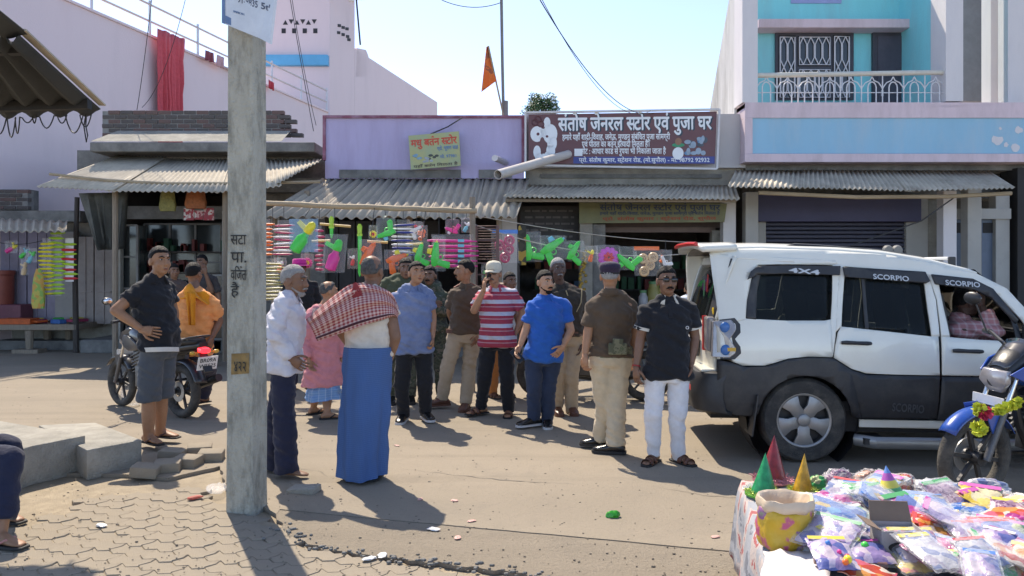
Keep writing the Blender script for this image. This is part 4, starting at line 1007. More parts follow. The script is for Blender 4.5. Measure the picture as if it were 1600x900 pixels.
cable('overhead_cable', 'cable looping to the mast at the top of the picture', sag(W(690, 0, 13.8), W(783, 4, 14.35), .11, 12), .007)
cable('overhead_cable', 'thin cable hanging down in front of the red cloth', sag(W(238, -10, 14.4), W(214, 172, 15), .1, 10), .007)
cable('overhead_cable', 'thin cable crossing the red cloth diagonally', sag(W(292, -10, 14.4), W(222, 168, 15), .35, 14), .006)
cable('overhead_cable', 'thin cable falling past the stair tower of the lilac house', sag(W(452, -10, 14.2), W(490, 205, 14.6), .05, 10), .007)
cable('overhead_cable', 'thin cable beside the one falling past the stair tower', sag(W(455, -10, 14.2), W(494, 196, 14.6), .15, 10), .006)

m_leaf = mat('leaf_green', (.055, .12, .045), rough=.6, var=.4, scale=3, bump=.1); m_bark = mat('bark', (.12, .09, .06), rough=.9, var=.3, bump=.6)
tr = thing('background_tree', 'green tree whose crown shows above the store roof', 'tree', W(845, 0, 34).xy.to_3d())
tc_ = W(845, 170, 34) - Vector(tr.location)
k = MB(); k.tube([(0, 0, 0), (.1, 0, 3), tc_ + Vector((0, 0, -1.0)), tc_ + Vector((.1, 0, .3))], [.25, .2, .12, .05], 8)
rnd = random.Random(8); tips = []
for i in range(9):
    a = rnd.uniform(0, 6.28); e = tc_ + Vector((math.cos(a) * rnd.uniform(.3, .75), math.sin(a) * rnd.uniform(.3, .7), rnd.uniform(-.6, .5))); k.tube([tc_ + Vector((0, 0, -1.0 + i * .1)), e], [.06, .02], 5); tips.append(e)
k.build('trunk', m_bark, tr)
k = MB()
for e in tips + [tc_ + Vector((-.55, 0, -.15)), tc_ + Vector((.55, 0, -.1)), tc_ + Vector((0, 0, .35)), tc_ + Vector((.2, 0, .1)), tc_ + Vector((-.2, .1, .2))]:
    for i in range(230):
        d = Vector((rnd.gauss(0, 1), rnd.gauss(0, 1), rnd.gauss(0, 1))).normalized() * (rnd.random() ** .5) * .36
        p = e + d; u = Vector((rnd.gauss(0, 1), rnd.gauss(0, 1), rnd.gauss(0, .5))).normalized() * rnd.uniform(.04, .08); v = u.orthogonal().normalized() * rnd.uniform(.02, .045)
        k.add([p - u, p - v, p + u, p + v], [(0, 1, 2, 3)])
k.build('crown', m_leaf, tr, fix=False)

# ---------------------------------------------------------------- corrugated shed roof at the upper left with looping wires
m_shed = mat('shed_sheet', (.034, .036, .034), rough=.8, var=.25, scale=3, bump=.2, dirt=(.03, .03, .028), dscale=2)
sr = thing('shed_roof', 'dark corrugated shed roof overhanging at the upper left corner', 'roof', W(0, 180, 6.0))
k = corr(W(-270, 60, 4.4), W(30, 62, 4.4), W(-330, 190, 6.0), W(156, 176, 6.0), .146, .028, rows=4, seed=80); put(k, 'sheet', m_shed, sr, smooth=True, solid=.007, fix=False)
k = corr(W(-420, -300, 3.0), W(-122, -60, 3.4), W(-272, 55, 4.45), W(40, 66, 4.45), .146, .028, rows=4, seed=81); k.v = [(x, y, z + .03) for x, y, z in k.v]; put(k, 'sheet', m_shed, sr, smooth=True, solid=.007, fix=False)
k = MB(); k.bar(W(-330, 176, 5.7), W(140, 163, 5.7), .06, .07); k.bar(W(-270, 80, 4.6), W(40, 76, 4.6), .06, .07); put(k, 'purlin', m_black, sr)
for i, x in enumerate((-250, -60)):
    k = MB(); a = W(x, 170, 5.65); k.cyl((a.x, a.y, 0), (a.x, a.y, a.z), .06, 8); put(k, 'post', m_wood, sr)
k = MB(); k.bar(W(28, 60, 4.4) + Vector((.02, 0, .05)), W(156, 174, 6.0) + Vector((.02, 0, .05)), .05, .012); put(k, 'edge_strip', m_gi, sr)
rnd = random.Random(12); pts = []
x = -40
while x < 138:
    x2 = x + rnd.uniform(16, 34); y0 = 186 - x * .05; pts += sag(W(x, y0, 5.95), W(x2 - rnd.uniform(0, 12), y0 - 2, 5.95 + rnd.uniform(-.1, .1)), rnd.uniform(.04, .16), 8); x = x2 - 6
cable('looped_wire', 'tangled loops of thin wire hanging from the shed roof edge', pts, .005)
cable('looped_wire', 'short doubled wire end hanging at the corner of the shed roof', [W(134, 180, 5.95), W(131, 197, 5.95), W(135, 222, 5.95), W(137, 212, 5.95), W(134, 196, 5.95), W(135, 180, 5.95)], .005)
# ---------------------------------------------------------------- people
def remesh(mb, voxel, smooth=4, amp=0.0, freq=9.0, seed=0, zs=1.0):
    """merge overlapping shapes into one continuous skin"""
    me = mb.mesh('tmp'); bm = bmesh.new(); bm.from_mesh(me); bmesh.ops.recalc_face_normals(bm, faces=bm.faces); bm.to_mesh(me); bm.free()
    o = bpy.data.objects.new('tmp', me)
    md = o.modifiers.new('r', 'REMESH'); md.mode = 'VOXEL'; md.voxel_size = voxel; md.use_smooth_shade = True
    if smooth: s_ = o.modifiers.new('s', 'SMOOTH'); s_.iterations = smooth; s_.factor = 0.5
    r_ = evaluated_mesh(o)
    bpy.data.objects.remove(o); bpy.data.meshes.remove(me)
    if amp:
        sd = Vector((seed * 3.1, seed * 1.7, seed)); n = len(r_.vertices)
        nr = [0.0] * (3 * n); co = [0.0] * (3 * n); r_.vertices.foreach_get('normal', nr); r_.vertices.foreach_get('co', co)
        for i in range(n):
            x, y, z = co[3 * i:3 * i + 3]; p = Vector((x * freq, y * freq, z * freq * zs)) + sd
            q = noise.noise(p) + .5 * noise.noise(p * 2.3) + .85 * (1 - 2.5 * abs(noise.noise(Vector((x * 5 + z * 9, y * 5 - z * 4, z * 11 + x * 6)) + sd)))
            q *= amp; co[3 * i] += nr[3 * i] * q; co[3 * i + 1] += nr[3 * i + 1] * q; co[3 * i + 2] += nr[3 * i + 2] * q
        r_.vertices.foreach_set('co', co); r_.update()
    return r_
def finish(me, name, matl, parent):
    me.name = name; me.materials.clear(); me.materials.append(matl)
    for p in me.polygons: p.use_smooth = True
    return new_obj(name, me, parent)
def limb(mb, pts, rs, n=12, flat=1.0):
    for i in range(len(pts) - 1): mb.tube([pts[i], pts[i + 1]], [rs[i], rs[i + 1]], n, flat=flat)
    for p, r_ in zip(pts[1:-1], rs[1:-1]): mb.ball(p, r_ * .995, nu=n, nv=8)
    return mb
def ering(c, X, Yv, a, b, n=20, p=2.3):
    out = []
    for i in range(n):
        t = 2 * math.pi * i / n; cx, sx = math.cos(t), math.sin(t)
        out.append(c + X * (a * math.copysign(abs(cx) ** (2 / p), cx)) + Yv * (b * math.copysign(abs(sx) ** (2 / p), sx)))
    return out
STD = dict(head=(0, .02, 1.595), neck=(0, -.02, 1.475), sA=(-.185, -.01, 1.415), sB=(.185, -.01, 1.415), eA=(-.25, -.03, 1.12), eB=(.25, -.03, 1.12), wA=(-.27, .05, .88), wB=(.27, .05, .88),
           hA=(-.09, 0, .91), hB=(.09, 0, .91), kA=(-.105, .03, .5), kB=(.105, .03, .5), aA=(-.11, -.03, .085), aB=(.11, -.03, .085))

def hand(mb, wr, d, nrm, S=1.0, curl=25, thumb_side=1, splay=1.0):
    """palm, four jointed fingers of unequal length and a thumb; d = forearm direction, nrm = palm side"""
    d = Vector(d).normalized(); nrm = Vector(nrm); nrm = (nrm - d * nrm.dot(d)).normalized(); sx = d.cross(nrm).normalized() * thumb_side
    rings = [ering(wr - d * .02 * S, sx, nrm, .027 * S, .021 * S, 10), ering(wr + d * .02 * S, sx, nrm, .034 * S, .018 * S, 10), ering(wr + d * .06 * S, sx, nrm, .042 * S, .016 * S, 10), ering(wr + d * .092 * S, sx, nrm, .040 * S, .012 * S, 10)]
    mb.loft(rings)
    for i, (off, L_) in enumerate(((.031, .072), (.0105, .08), (-.0105, .075), (-.031, .058))):
        b = wr + d * (.085 * S) + sx * off * S; dd = (d + sx * off * 2.2 * splay).normalized(); pts = [b]; a = R(curl * .6)
        for k_, fr_ in enumerate((.45, .32, .23)):
            q = dd * math.cos(a) + nrm * math.sin(a); pts.append(pts[-1] + q * L_ * fr_ * S); a += R(curl)
        mb.tube(pts, [.0088 * S, .0085 * S, .0078 * S, .0062 * S], 7); mb.ball(pts[-1], .0062 * S, nu=6, nv=4)
    b = wr + d * .025 * S + sx * .028 * S
    t1 = b + (d * .7 + sx * .75 + nrm * .25).normalized() * .042 * S; t2 = t1 + (d * .9 + sx * .35 + nrm * .4).normalized() * .03 * S; t3 = t2 + (d * .95 + sx * .05 + nrm * .45).normalized() * .022 * S
    mb.tube([b, t1, t2, t3], [.014 * S, .0105 * S, .0095 * S, .007 * S], 7); mb.ball(t3, .007 * S, nu=6, nv=4)

m_eyew = mat('eye_white', (.38, .34, .31), rough=.2, var=.05, bump=0); m_eyed = mat('eye_dark', (.015, .01, .008), rough=.15, var=.05, bump=0)
m_hair = mat('hair_black', (.007, .0065, .0065), rough=.6, var=.3, scale=60, bump=.9, bscale=120, spec=.25); m_hairg = mat('hair_grey', (.34, .33, .32), rough=.7, var=.3, scale=50, bump=.9, bscale=120, spec=.2)
m_hairs = mat('hair_saltpepper', (.10, .098, .095), rough=.7, var=.5, scale=50, bump=.9, bscale=120, spec=.2)
SK = dict(mid=(.33, .17, .095), dark=(.22, .115, .07), fair=(.50, .28, .175), tan=(.40, .205, .115), deep=(.11, .062, .045))

def person(label, px=0, Y=8.0, H=1.70, face=0, body=None, J=None, tone='mid', girth=1.0, belly=0.0, hair='black', hairline=0.0, bald=0.0, moust=None, beard=None, tilt=(0, 0), name='person', headyaw=None,
           top=None, bottom=None, shoes=None, feet=None, hands=None, hat=None, glasses=None, xtra=None, zbase=0.0, cat='person', voxel=.0105, head_s=1.06, group=None, skip_eyes=False, hvol=1.0):
    body = face if body is None else body
    S = H / 1.70; a = R(body); F = Vector((math.sin(a), -math.cos(a), 0)); X = Vector((math.cos(a), math.sin(a), 0)); Z = Vector((0, 0, 1))
    root = Vector(((px - 800) / FPX * Y, Y, zbase)); J = J or {}; P = {}
    for k_, (lx, fy, z) in STD.items(): P[k_] = X * lx * S * (girth if k_[0] in 's' else 1) + F * fy * S + Z * z * S
    for k_, v in J.items():
        if len(v) == 4: P[k_] = Vector(v[:3])
        else:
            dy = v[2] if len(v) > 2 else P[k_].y
            P[k_] = W(v[0], v[1], Y + dy) - root
    t = thing(name, label, cat, root, group)
    SH_ = {s_: lerp(P['s' + s_], (P['sA'] + P['sB']) / 2, .10) - Z * .018 * S for s_ in 'AB'}
    TR = {s_: (SH_[s_] + Z * .004, P['neck'] - Z * .02 * S) for s_ in 'AB'}
    P['TR'] = TR
    sk = skin(tone, SK[tone])
    # ---- body
    def torso(mb, infl=0.0, t0=-.14, t1=1.0, flare=0.0):
        hc = (P['hA'] + P['hB']) / 2; sc = (P['sA'] + P['sB']) / 2; ax = sc - hc
        hx = (P['hB'] - P['hA']); sx = (P['sB'] - P['sA']); sw = sx.length / 2
        ts = [-.14, -.03, .1, .28, .46, .64, .8, .92, 1.0, 1.06]; hw = [.15, .163, .160, .150, .152, .163, .172, .165, .135, .075]; dp = [.10, .112, .11, .105, .11, .118, .118, .105, .085, .062]
        rings = []
        st = sorted(set([t0] + [q for q in ts if t0 < q < t1] + [t1]))
        for q in st:
            w_ = interp(ts, hw, q) * S * girth; d_ = interp(ts, dp, q) * S * (.5 + .5 * girth)
            if q > .6: w_ = lerp(w_, min(w_, sw * .97), .8)
            lx = hx.normalized().lerp(sx.normalized(), max(0, min(1, q))); lx = (lx - ax * (lx.dot(ax) / ax.length_squared)).normalized(); fy = lx.cross(ax.normalized()) * -1
            if fy.dot(F) < 0 and abs(fy.dot(F)) > .1: fy = -fy
            bel = belly * math.exp(-((q - .28) / .25) ** 2)
            fl_ = flare * max(0, (.25 - q)) / .4
            rings.append(ering(hc + ax * q + fy * bel * .6, lx, fy, w_ + infl + fl_, d_ + infl + bel * .5 + fl_ * .7))
        mb.loft(rings); return mb
    mb = MB(); torso(mb, -.012)
    AR = [.058, .044, .040, .027]
    for s_ in 'AB':
        sh, el, wr = SH_[s_], P['e' + s_], P['w' + s_]
        limb(mb, [sh, el, lerp(el, wr, .35), wr], [AR[0] * S * girth ** .5, AR[1] * S, .042 * S, AR[3] * S]); mb.ball(sh, .055 * S * girth ** .5); mb.tube([TR[s_][0], TR[s_][1]], [.045 * S, .05 * S], 12)
        h, k_, an = P['h' + s_], P['k' + s_], P['a' + s_]
        limb(mb, [h, k_, lerp(k_, an, .3), an], [.082 * S, .056 * S, .058 * S, .037 * S])
        mb.ball(h, .085 * S)
    nk = P['neck']; hd = P['head']; hc_n = hd + Vector((0, 0, -.07 * S))
    mb.tube([lerp(P['sA'], P['sB'], .5) + Z * -.02, nk, hc_n], [.075 * S, .056 * S, .052 * S], 14)
    FT = feet or {}
    for s_ in 'AB':
        an = P['a' + s_]; fa = R(FT.get(s_, body)); fd = Vector((math.sin(fa), -math.cos(fa), 0)); fxv = Vector((math.cos(fa), math.sin(fa), 0))
        gz = max(-zbase * 0, an.z - .085 * S); base = Vector((an.x, an.y, gz))
        rg = []
        for f_, w_, h_ in ((-.07, .03, .05), (-.03, .036, .075), (.04, .038, .068), (.1, .042, .042), (.15, .043, .028), (.185, .03, .018)):
            c = base + fd * f_ * S + Z * (h_ * .5 + .012) * S; rg.append(ering(c, fxv, Z, w_ * S, h_ * .5 * S, 10))
        mb.loft(rg); mb.tube([an, base + Z * .05 * S], [.037 * S, .036 * S], 10)
        P['f' + s_] = (base, fd, fxv)
    me = remesh(mb, voxel, 5)
    # ---- head (finer), same mesh
    ya = R(face if headyaw is None else headyaw); Fh = Vector((math.sin(ya), -math.cos(ya), 0)); Xh = Vector((math.cos(ya), math.sin(ya), 0))
    rt = Matrix.Rotation(R(tilt[0]), 3, Xh) @ Matrix.Rotation(R(tilt[1]), 3, Fh); Fh = rt @ Fh; Xh = rt @ Xh; Uh = Xh.cross(Fh) * 1
    if Uh.z < 0: Uh = -Uh
    q = S * .97 * head_s
    def H_(x, y, z): return hd + (Xh * x + Fh * y + Uh * z) * q
    AX = (Xh, Fh, Uh); hm = MB()
    def hb(c, r_): hm.ball(H_(*c), tuple(v * q for v in r_), AX, 14, 10)
    hb((0, -.014, .026), (.076, .094, .094)); hb((0, .022, -.03), (.064, .076, .085)); hb((0, .052, -.083), (.036, .036, .03)); hb((0, .03, -.06), (.054, .05, .045))
    hb((0, .075, .034), (.05, .022, .013)); hb((0, .088, -.064), (.022, .013, .011)); hb((.036, .06, -.028), (.025, .028, .026)); hb((-.036, .06, -.028), (.025, .028, .026))
    hm.tube([H_(0, .088, .024), H_(0, .1, -.008), H_(0, .113, -.03)], [.009 * q, .012 * q, .0145 * q], 8); hb((0, .105, -.033), (.017, .014, .011))
    for s_ in (-1, 1): hb((s_ * .078, -.012, -.008), (.011, .024, .033))
    hm.tube([hc_n - Z * .03, H_(0, -.02, -.04)], [.053 * S, .054 * S], 14)
    hmesh = remesh(hm, .0055, 3)
    hv = MB(); hv.add([v.co for v in me.vertices], [tuple(p.vertices) for p in me.polygons]); hv.add([v.co for v in hmesh.vertices], [tuple(p.vertices) for p in hmesh.polygons])
    # ---- hands
    HD = hands or {}
    for s_ in 'AB':
        o_ = HD.get(s_, {})
        d = Vector(o_.get('d', P['w' + s_] - P['e' + s_])); sgn = -1 if s_ == 'A' else 1
        nrm = Vector(o_.get('n', X * -sgn)); hand(hv, P['w' + s_], d, nrm, S * 1.02, o_.get('curl', 22), o_.get('thumb', sgn * -1 if True else 1), o_.get('splay', 1.0))
    bpy.data.meshes.remove(me); bpy.data.meshes.remove(hmesh)
    finish(hv.mesh('body'), 'body', sk, t)
    # ---- face
    if not skip_eyes and Fh.y < .55:
        for s_ in (-1, 1):
            k_ = MB(); k_.ball(H_(s_ * .031, .080, .012), (.0135 * q, .0085 * q, .0058 * q), AX, 10, 8)
            k_.cur = 1; k_.ball(H_(s_ * .031, .0835, .0125), (.0072 * q, .0062 * q, .0062 * q), AX, 8, 6); o = k_.build('eye', [m_eyew, m_eyed], t, smooth=True)
            k_ = MB(); k_.tube([H_(s_ * .012, .094, .031), H_(s_ * .03, .093, .038), H_(s_ * .052, .078, .031)], [.0045 * q, .006 * q, .003 * q], 6); k_.build('eyebrow', m_hair if hair != 'grey' else m_hairs, t, smooth=True)
        lp = mat('lip_' + tone, tuple(c * f for c, f in zip(SK[tone], (.72, .5, .55))), rough=.5, var=.1, bump=.1)
        k_ = MB(); k_.ball(H_(0, .0985, -.0635), (.021 * q, .006 * q, .0035 * q), AX, 10, 6); k_.ball(H_(0, .0975, -.0705), (.017 * q, .006 * q, .0045 * q), AX, 10, 6); k_.build('lips', lp, t, smooth=True)
    mh = {'black': m_hair, 'grey': m_hairg, 'sp': m_hairs}
    if moust:
        k_ = MB()
        for s_ in (-1, 1): k_.tube([H_(0, .103, -.05), H_(s_ * .016, .1, -.053), H_(s_ * .03, .087, -.062)], [.006 * q, .008 * q, .003 * q], 7)
        k_.build('moustache', mh[moust], t, smooth=True)
    if beard:
        k_ = MB(); k_.ball(H_(0, .062, -.096), (.034 * q, .031 * q, .026 * q), AX, 14, 10)
        for s_ in (-1, 1): k_.tube([H_(s_ * .012, .088, -.098), H_(s_ * .042, .055, -.082), H_(s_ * .063, .012, -.05)], [.008 * q, .009 * q, .006 * q], 6)
        k_.build('beard', mh[beard], t, smooth=True)
    # ---- hair
    if hair and hair != 'none':
        k_ = MB(); nu, nv = 44, 30; vs = []; fs = []; rnd = random.Random(sum(map(ord, label)) % 999)
        sd = Vector((rnd.random() * 9, rnd.random() * 9, 0))
        for i in range(nv + 1):
            th = math.pi * i / nv
            for j in range(nu):
                ph = 2 * math.pi * j / nu; d = Vector((math.sin(th) * math.cos(ph), math.sin(th) * math.sin(ph), math.cos(th)))
                yv = d.y
                thr = interp([-1, -.5, -.15, .12, .3, .55, 1], [-.66, -.55, -.12, -.25, .10, .36 + hairline, .40 + hairline], yv)
                thr += .05 * noise.noise(d * 9 + sd)
                cov = max(0, min(1, (d.z - thr) / .13))
                if bald: cov *= max(0, min(1, (thr + bald - d.z) / .12)) if yv > -.6 else 1
                nz = noise.noise(d * 6 + sd) * .04 + noise.noise(d * 17 + sd) * .035
                thick = 1.025 + (.04 * max(0, d.z) + .05 * max(0, d.z) * max(0, d.y)) * hvol + nz * (.4 + .6 * hvol)
                r_ = lerp(.86, thick, cov); vs.append(H_(d.x * .0785 * r_, -.014 + d.y * .0975 * r_, .026 + d.z * .097 * r_))
        for i in range(nv):
            for j in range(nu):
                a_ = i * nu + j; b_ = i * nu + (j + 1) % nu; fs.append((a_, b_, b_ + nu, a_ + nu))
        k_.add(vs, fs); k_.build('hair', mh[hair], t, smooth=True, auto=80)
    # ---- clothing
    def sleeve(mb, s_, ln, infl):
        sh, el, wr = SH_[s_], P['e' + s_], P['w' + s_]; r0 = .055 * S * girth ** .5 + infl; r1 = .049 * S + infl; r2 = .038 * S + infl
        if ln <= 1: e = lerp(sh, el, ln); mb.tube([sh, lerp(sh, e, .5), e], [r0, lerp(r0, r1, ln * .5) + .004, lerp(r0, r1, ln) + .010], 14); mb.ball(sh, r0)
        else: e = lerp(el, wr, ln - 1); limb(mb, [sh, el, e], [r0, r1, lerp(r1, r2, ln - 1)], 14); mb.ball(sh, r0)
        return e
    if top:
        mb = MB(); infl = top.get('infl', .017); torso(mb, infl, top.get('hem', -.12), 1.06, top.get('flare', .035))
        ends = {s_: sleeve(mb, s_, top.get('sl', {}).get(s_, top.get('sleeve', .62)), infl * .8) for s_ in 'AB'}
        sc = (P['sA'] + P['sB']) / 2
        mb.tube([sc - Z * .03, nk + Z * -.005], [.08 * S, .064 * S], 14)
        for s_ in 'AB': mb.tube([TR[s_][0], lerp(TR[s_][0], TR[s_][1], .5), TR[s_][1]], [.053 * S + infl * .6, .056 * S + infl * .6, .058 * S + infl * .6], 14)
        finish(remesh(mb, .012, 3, top.get('wr', .015), top.get('wf', 9), sum(map(ord, label)) % 50, 1.5), top.get('name', 'shirt'), top['mat'], t)
        Fb = F
        if top.get('collar'):
            k_ = MB(); P2 = []; n = 26
            for i in range(n + 1):
                an = R(28) + (2 * math.pi - R(56)) * i / n; e = Fb * math.cos(an) + X * math.sin(an); fo = abs(i / n - .5) * 2
                low = .034 + .03 * max(0, fo - .55) / .45
                P2.append([nk + e * .064 * S + Z * (.022 - .012 * fo) * S, nk + e * (.07) * S + Z * .026 * S - Z * .012 * fo * S, nk + e * (.092 + .02 * fo) * S + Z * (-low) * S])
            k_.grid(P2); k_.build('collar', top['collar'], t, smooth=True, solid=.005, fix=False)
        if top.get('cuff'):
            for s_ in 'AB':
                sh, el = SH_[s_], P['e' + s_]; l_ = top.get('sleeve', .62); r0 = lerp(.055 * S + infl, .049 * S + infl, l_) + .010; dd = (el - sh).normalized()
                k_ = MB(); k_.tube([ends[s_] - dd * .02, ends[s_] + dd * .004], [r0, r0 + .002], 18); k_.build('cuff', top['cuff'], t, smooth=True)
    if bottom:
        ty = bottom.get('type', 'trousers'); mb = MB(); infl = bottom.get('infl', .014)
        hc = (P['hA'] + P['hB']) / 2
        if ty in ('trousers', 'shorts'):
            torso(mb, infl * .8 if bottom.get('belt') else .002, -.16, bottom.get('waist', .0), 0)
            for s_ in 'AB':
                h, k__, an = P['h' + s_], P['k' + s_], P['a' + s_]
                r_h, r_k, r_a = (.092 if bottom.get('belt') else .083) * S * girth ** .4 + infl * .6, .064 * S + infl, bottom.get('hemr', .055) * S + infl * .5
                if ty == 'shorts':
                    e = lerp(h, k__, bottom.get('len', .92)); mb.tube([h, lerp(h, e, .5), e], [r_h, lerp(r_h, r_k, .4) + .008, r_k + .022], 16)
                else:
                    e = an + (k__ - an).normalized() * bottom.get('lift', -.02)
                    limb(mb, [h, k__, lerp(k__, e, .5), e], [r_h, r_k, lerp(r_k, r_a, .5), r_a], 16)
                mb.ball(h, r_h)
            finish(remesh(mb, .012, 3, bottom.get('wr', .009), bottom.get('wf', 8), sum(map(ord, label)) % 40, bottom.get('zs', 1.0)), bottom.get('name', 'trousers' if ty == 'trousers' else 'shorts'), bottom['mat'], t)
        else:
            # wrapped lungi: one tube of cloth with folds
            zt = (hc + Z * bottom.get('zt', .12) * S).z; zb = bottom['zb']; rg = []
            cb = Vector(bottom.get('cb', (hc.x, hc.y, 0))); n = 60; rows = 26
            for i in range(rows + 1):
                q_ = i / rows; c = Vector((hc.x, hc.y, 0)).lerp(Vector((cb.x, cb.y, 0)), q_); z = lerp(zt, zb, q_)
                a_ = lerp(.162 * girth * S, bottom.get('wb', .2), q_ ** .8); b_ = lerp(.142 * girth * S + belly * .6, bottom.get('db', .17), q_ ** .8)
                ring_ = []
                for j in range(n):
                    ph = 2 * math.pi * j / n
                    fo = (.014 * math.sin(4 * ph + 1 + 1.5 * q_) + .010 * math.sin(9 * ph + 2.2 + 2.5 * q_) + .007 * abs(math.sin(8.5 * ph + q_))) * (.2 + q_) + .018 * noise.noise(Vector((math.cos(ph) * 2, math.sin(ph) * 2, q_ * 5))) + .008 * noise.noise(Vector((math.cos(ph) * 5, math.sin(ph) * 5, q_ * 14)))
                    ring_.append(c + X * ((a_ + fo) * math.cos(ph)) + F * ((b_ + fo) * math.sin(ph)) + Z * (z + .012 * math.sin(2 * ph + 1) * q_))
                rg.append(ring_)
            mb.loft(rg); o = mb.build('lungi', bottom['mat'], t, smooth=True, auto=70)
            uvl = o.data.uv_layers.new(name='UVMap')
            for poly in o.data.polygons:
                for li in poly.loop_indices:
                    v = o.data.loops[li].vertex_index; uvl.data[li].uv = (((v % n) / n) * 1.25, (v // n) / rows * .95)
        if bottom.get('belt'):
            k_ = MB(); hx = (P['hB'] - P['hA']).normalized(); sc = (P['sA'] + P['sB']) / 2; ax = sc - hc; qb = bottom.get('beltq', .11)
            c = hc + ax * qb; fy = (F - ax * (F.dot(ax) / ax.length_squared)).normalized(); a_ = .163 * S * girth + .016 + bottom.get('beltx', 0); b_ = .112 * S * (.5 + .5 * girth) + .016 + belly * .5 + bottom.get('beltx', 0); hh = bottom.get('belth', .022)
            rg = [ering(c + ax.normalized() * z + fy * belly * .45, hx, fy, a_ + e, b_ + e, 28) for z, e in ((-hh, -.004), (-hh, .004), (hh, .004), (hh, -.004))]
            k_.loft(rg); k_.build('belt', bottom['belt'], t, smooth=True)
    if shoes:
        for s_ in 'AB':
            base, fd, fxv = P['f' + s_]; base = Vector((base.x, base.y, base.z))
            if shoes['type'] == 'shoe':
                k_ = MB(); rg = []
                for f_, w_, h_ in ((-.085, .032, .05), (-.06, .041, .08), (-.01, .043, .095), (.05, .044, .085), (.10, .049, .062), (.15, .05, .05), (.185, .043, .042), (.205, .022, .03)):
                    c = base + fd * f_ * S + Z * (h_ * .5 + .008) * S; rg.append(ering(c, fxv, Z, w_ * S, h_ * .5 * S, 14, 2.8))
                k_.loft(rg); so = k_.build('shoe', shoes['mat'], t, smooth=True)
                k_ = MB(); out = [(-.093, .03), (-.06, .045), (.0, .044), (.08, .05), (.15, .054), (.195, .043), (.213, .02)]
                pts = [base + fd * a_ * S + fxv * b_ * S for a_, b_ in out] + [base + fd * a_ * S - fxv * b_ * S for a_, b_ in out[::-1]]
                k_.prism(pts, Z * .022); k_.build('sole', shoes['sole'], so)
            else:
                k_ = MB(); out = [(-.09, .03), (-.05, .043), (.02, .04), (.1, .05), (.16, .05), (.2, .03)]
                pts = [base + fd * a_ * S + fxv * b_ * S for a_, b_ in out] + [base + fd * a_ * S - fxv * b_ * S for a_, b_ in out[::-1]]
                k_.prism(pts, Z * .016); so = k_.build('sandal', shoes['mat'], t, bevel=.004)
                k_ = MB()
                if shoes['type'] == 'thong':
                    for sg in (-1, 1): k_.tube([base + fd * .125 * S + Z * .02, base + fd * .085 * S + fxv * sg * .03 * S + Z * .05, base + fd * .03 * S + fxv * sg * .045 * S + Z * .02], .0075, 6)
                else:
                    for f0 in ((.06, .13) if shoes['type'] == 'sandal' else (.09,)):
                        P2 = []
                        for i in range(9):
                            an = math.pi * i / 8; P2.append([base + fd * (f0 + e) * S + fxv * math.cos(an) * .05 * S + Z * (.012 + math.sin(an) * (.062 if f0 < .1 else .045)) for e in (-.022, .022)])
                        k_.grid(P2)
                k_.build('strap', shoes['sole'], so, smooth=True, solid=.004 if shoes['type'] != 'thong' else 0)
    if glasses:
        k_ = MB()
        for s_ in (-1, 1):
            k_.ball(H_(s_ * .033, .0945, .010), (.029 * q, .007 * q, .019 * q), AX, 16, 8); k_.tube([H_(s_ * .06, .088, .016), H_(s_ * .078, .03, .012), H_(s_ * .08, -.01, .008)], .0035 * q, 5)
        k_.tube([H_(-.012, .104, .016), H_(.012, .104, .016)], .003, 5); k_.build('sunglasses' if glasses == 'dark' else 'spectacles', mat('dark_lens', (.012, .012, .013), rough=.08, var=.05, bump=0, spec=.6) if glasses == 'dark' else mat('thin_specs', (.09, .06, .05), rough=.2, alpha=.45, bump=0), t, smooth=True)
    if hat:
        ht = hat['type']; k_ = MB()
        if ht in ('cap', 'beret'):
            rg = []
            prof = ((.080, .026), (.083, .05), (.083, .085), (.074, .115), (.05, .134), (.012, .142)) if ht == 'cap' else ((.080, .028), (.083, .036), (.094, .07), (.094, .095), (.078, .118), (.03, .13))
            for r_, z in prof: rg.append(ering(H_(0, -.014 - (.012 if ht == 'beret' and z > .05 else 0), z), Xh, Fh, r_ * q, r_ * 1.2 * q, 26, 2))
            k_.loft(rg); ho = k_.build('cap', hat['mat'], t, smooth=True, auto=70)
            if ht == 'cap':
                k_ = MB(); P2 = []
                for i in range(13):
                    an = math.pi * (.1 + .8 * i / 12); c = math.cos(an); s2 = math.sin(an)
                    P2.append([H_(c * .08, .08 * s2, .036), H_(c * .083, .095 * s2 + .02, .034 - .0 * abs(c)), H_(c * .082, .1 * s2 + .068 * s2, .022 - .012 * abs(c))])
                k_.grid(P2); k_.build('visor', hat['mat'], ho, smooth=True, solid=.005)
            else:
                k_ = MB(); k_.loft([ering(H_(0, -.014, z), Xh, Fh, .0835 * q, .1 * q, 26, 2) for z in (.022, .042)]); k_.build('band', m_black, ho, smooth=True)
        else:
            prof = ((.15, .048), (.152, .056), (.092, .062), (.09, .13), (.078, .142), (.02, .145))
            k_.loft([ering(H_(0, -.014, z), Xh, Fh, r_ * q, r_ * 1.1 * q, 28, 2) for r_, z in prof]); ho = k_.build('hat', hat['mat'], t, smooth=True, auto=50)
            k_ = MB(); k_.loft([ering(H_(0, -.014, z), Xh, Fh, .094 * q, .104 * q, 28, 2) for z in (.063, .084)]); k_.build('band', hat['band'], ho, smooth=True)
    if xtra: xtra(t, P, dict(H_=H_, X=X, F=F, S=S, Z=Z, root=root, q=q, AX=AX))
    return t, P

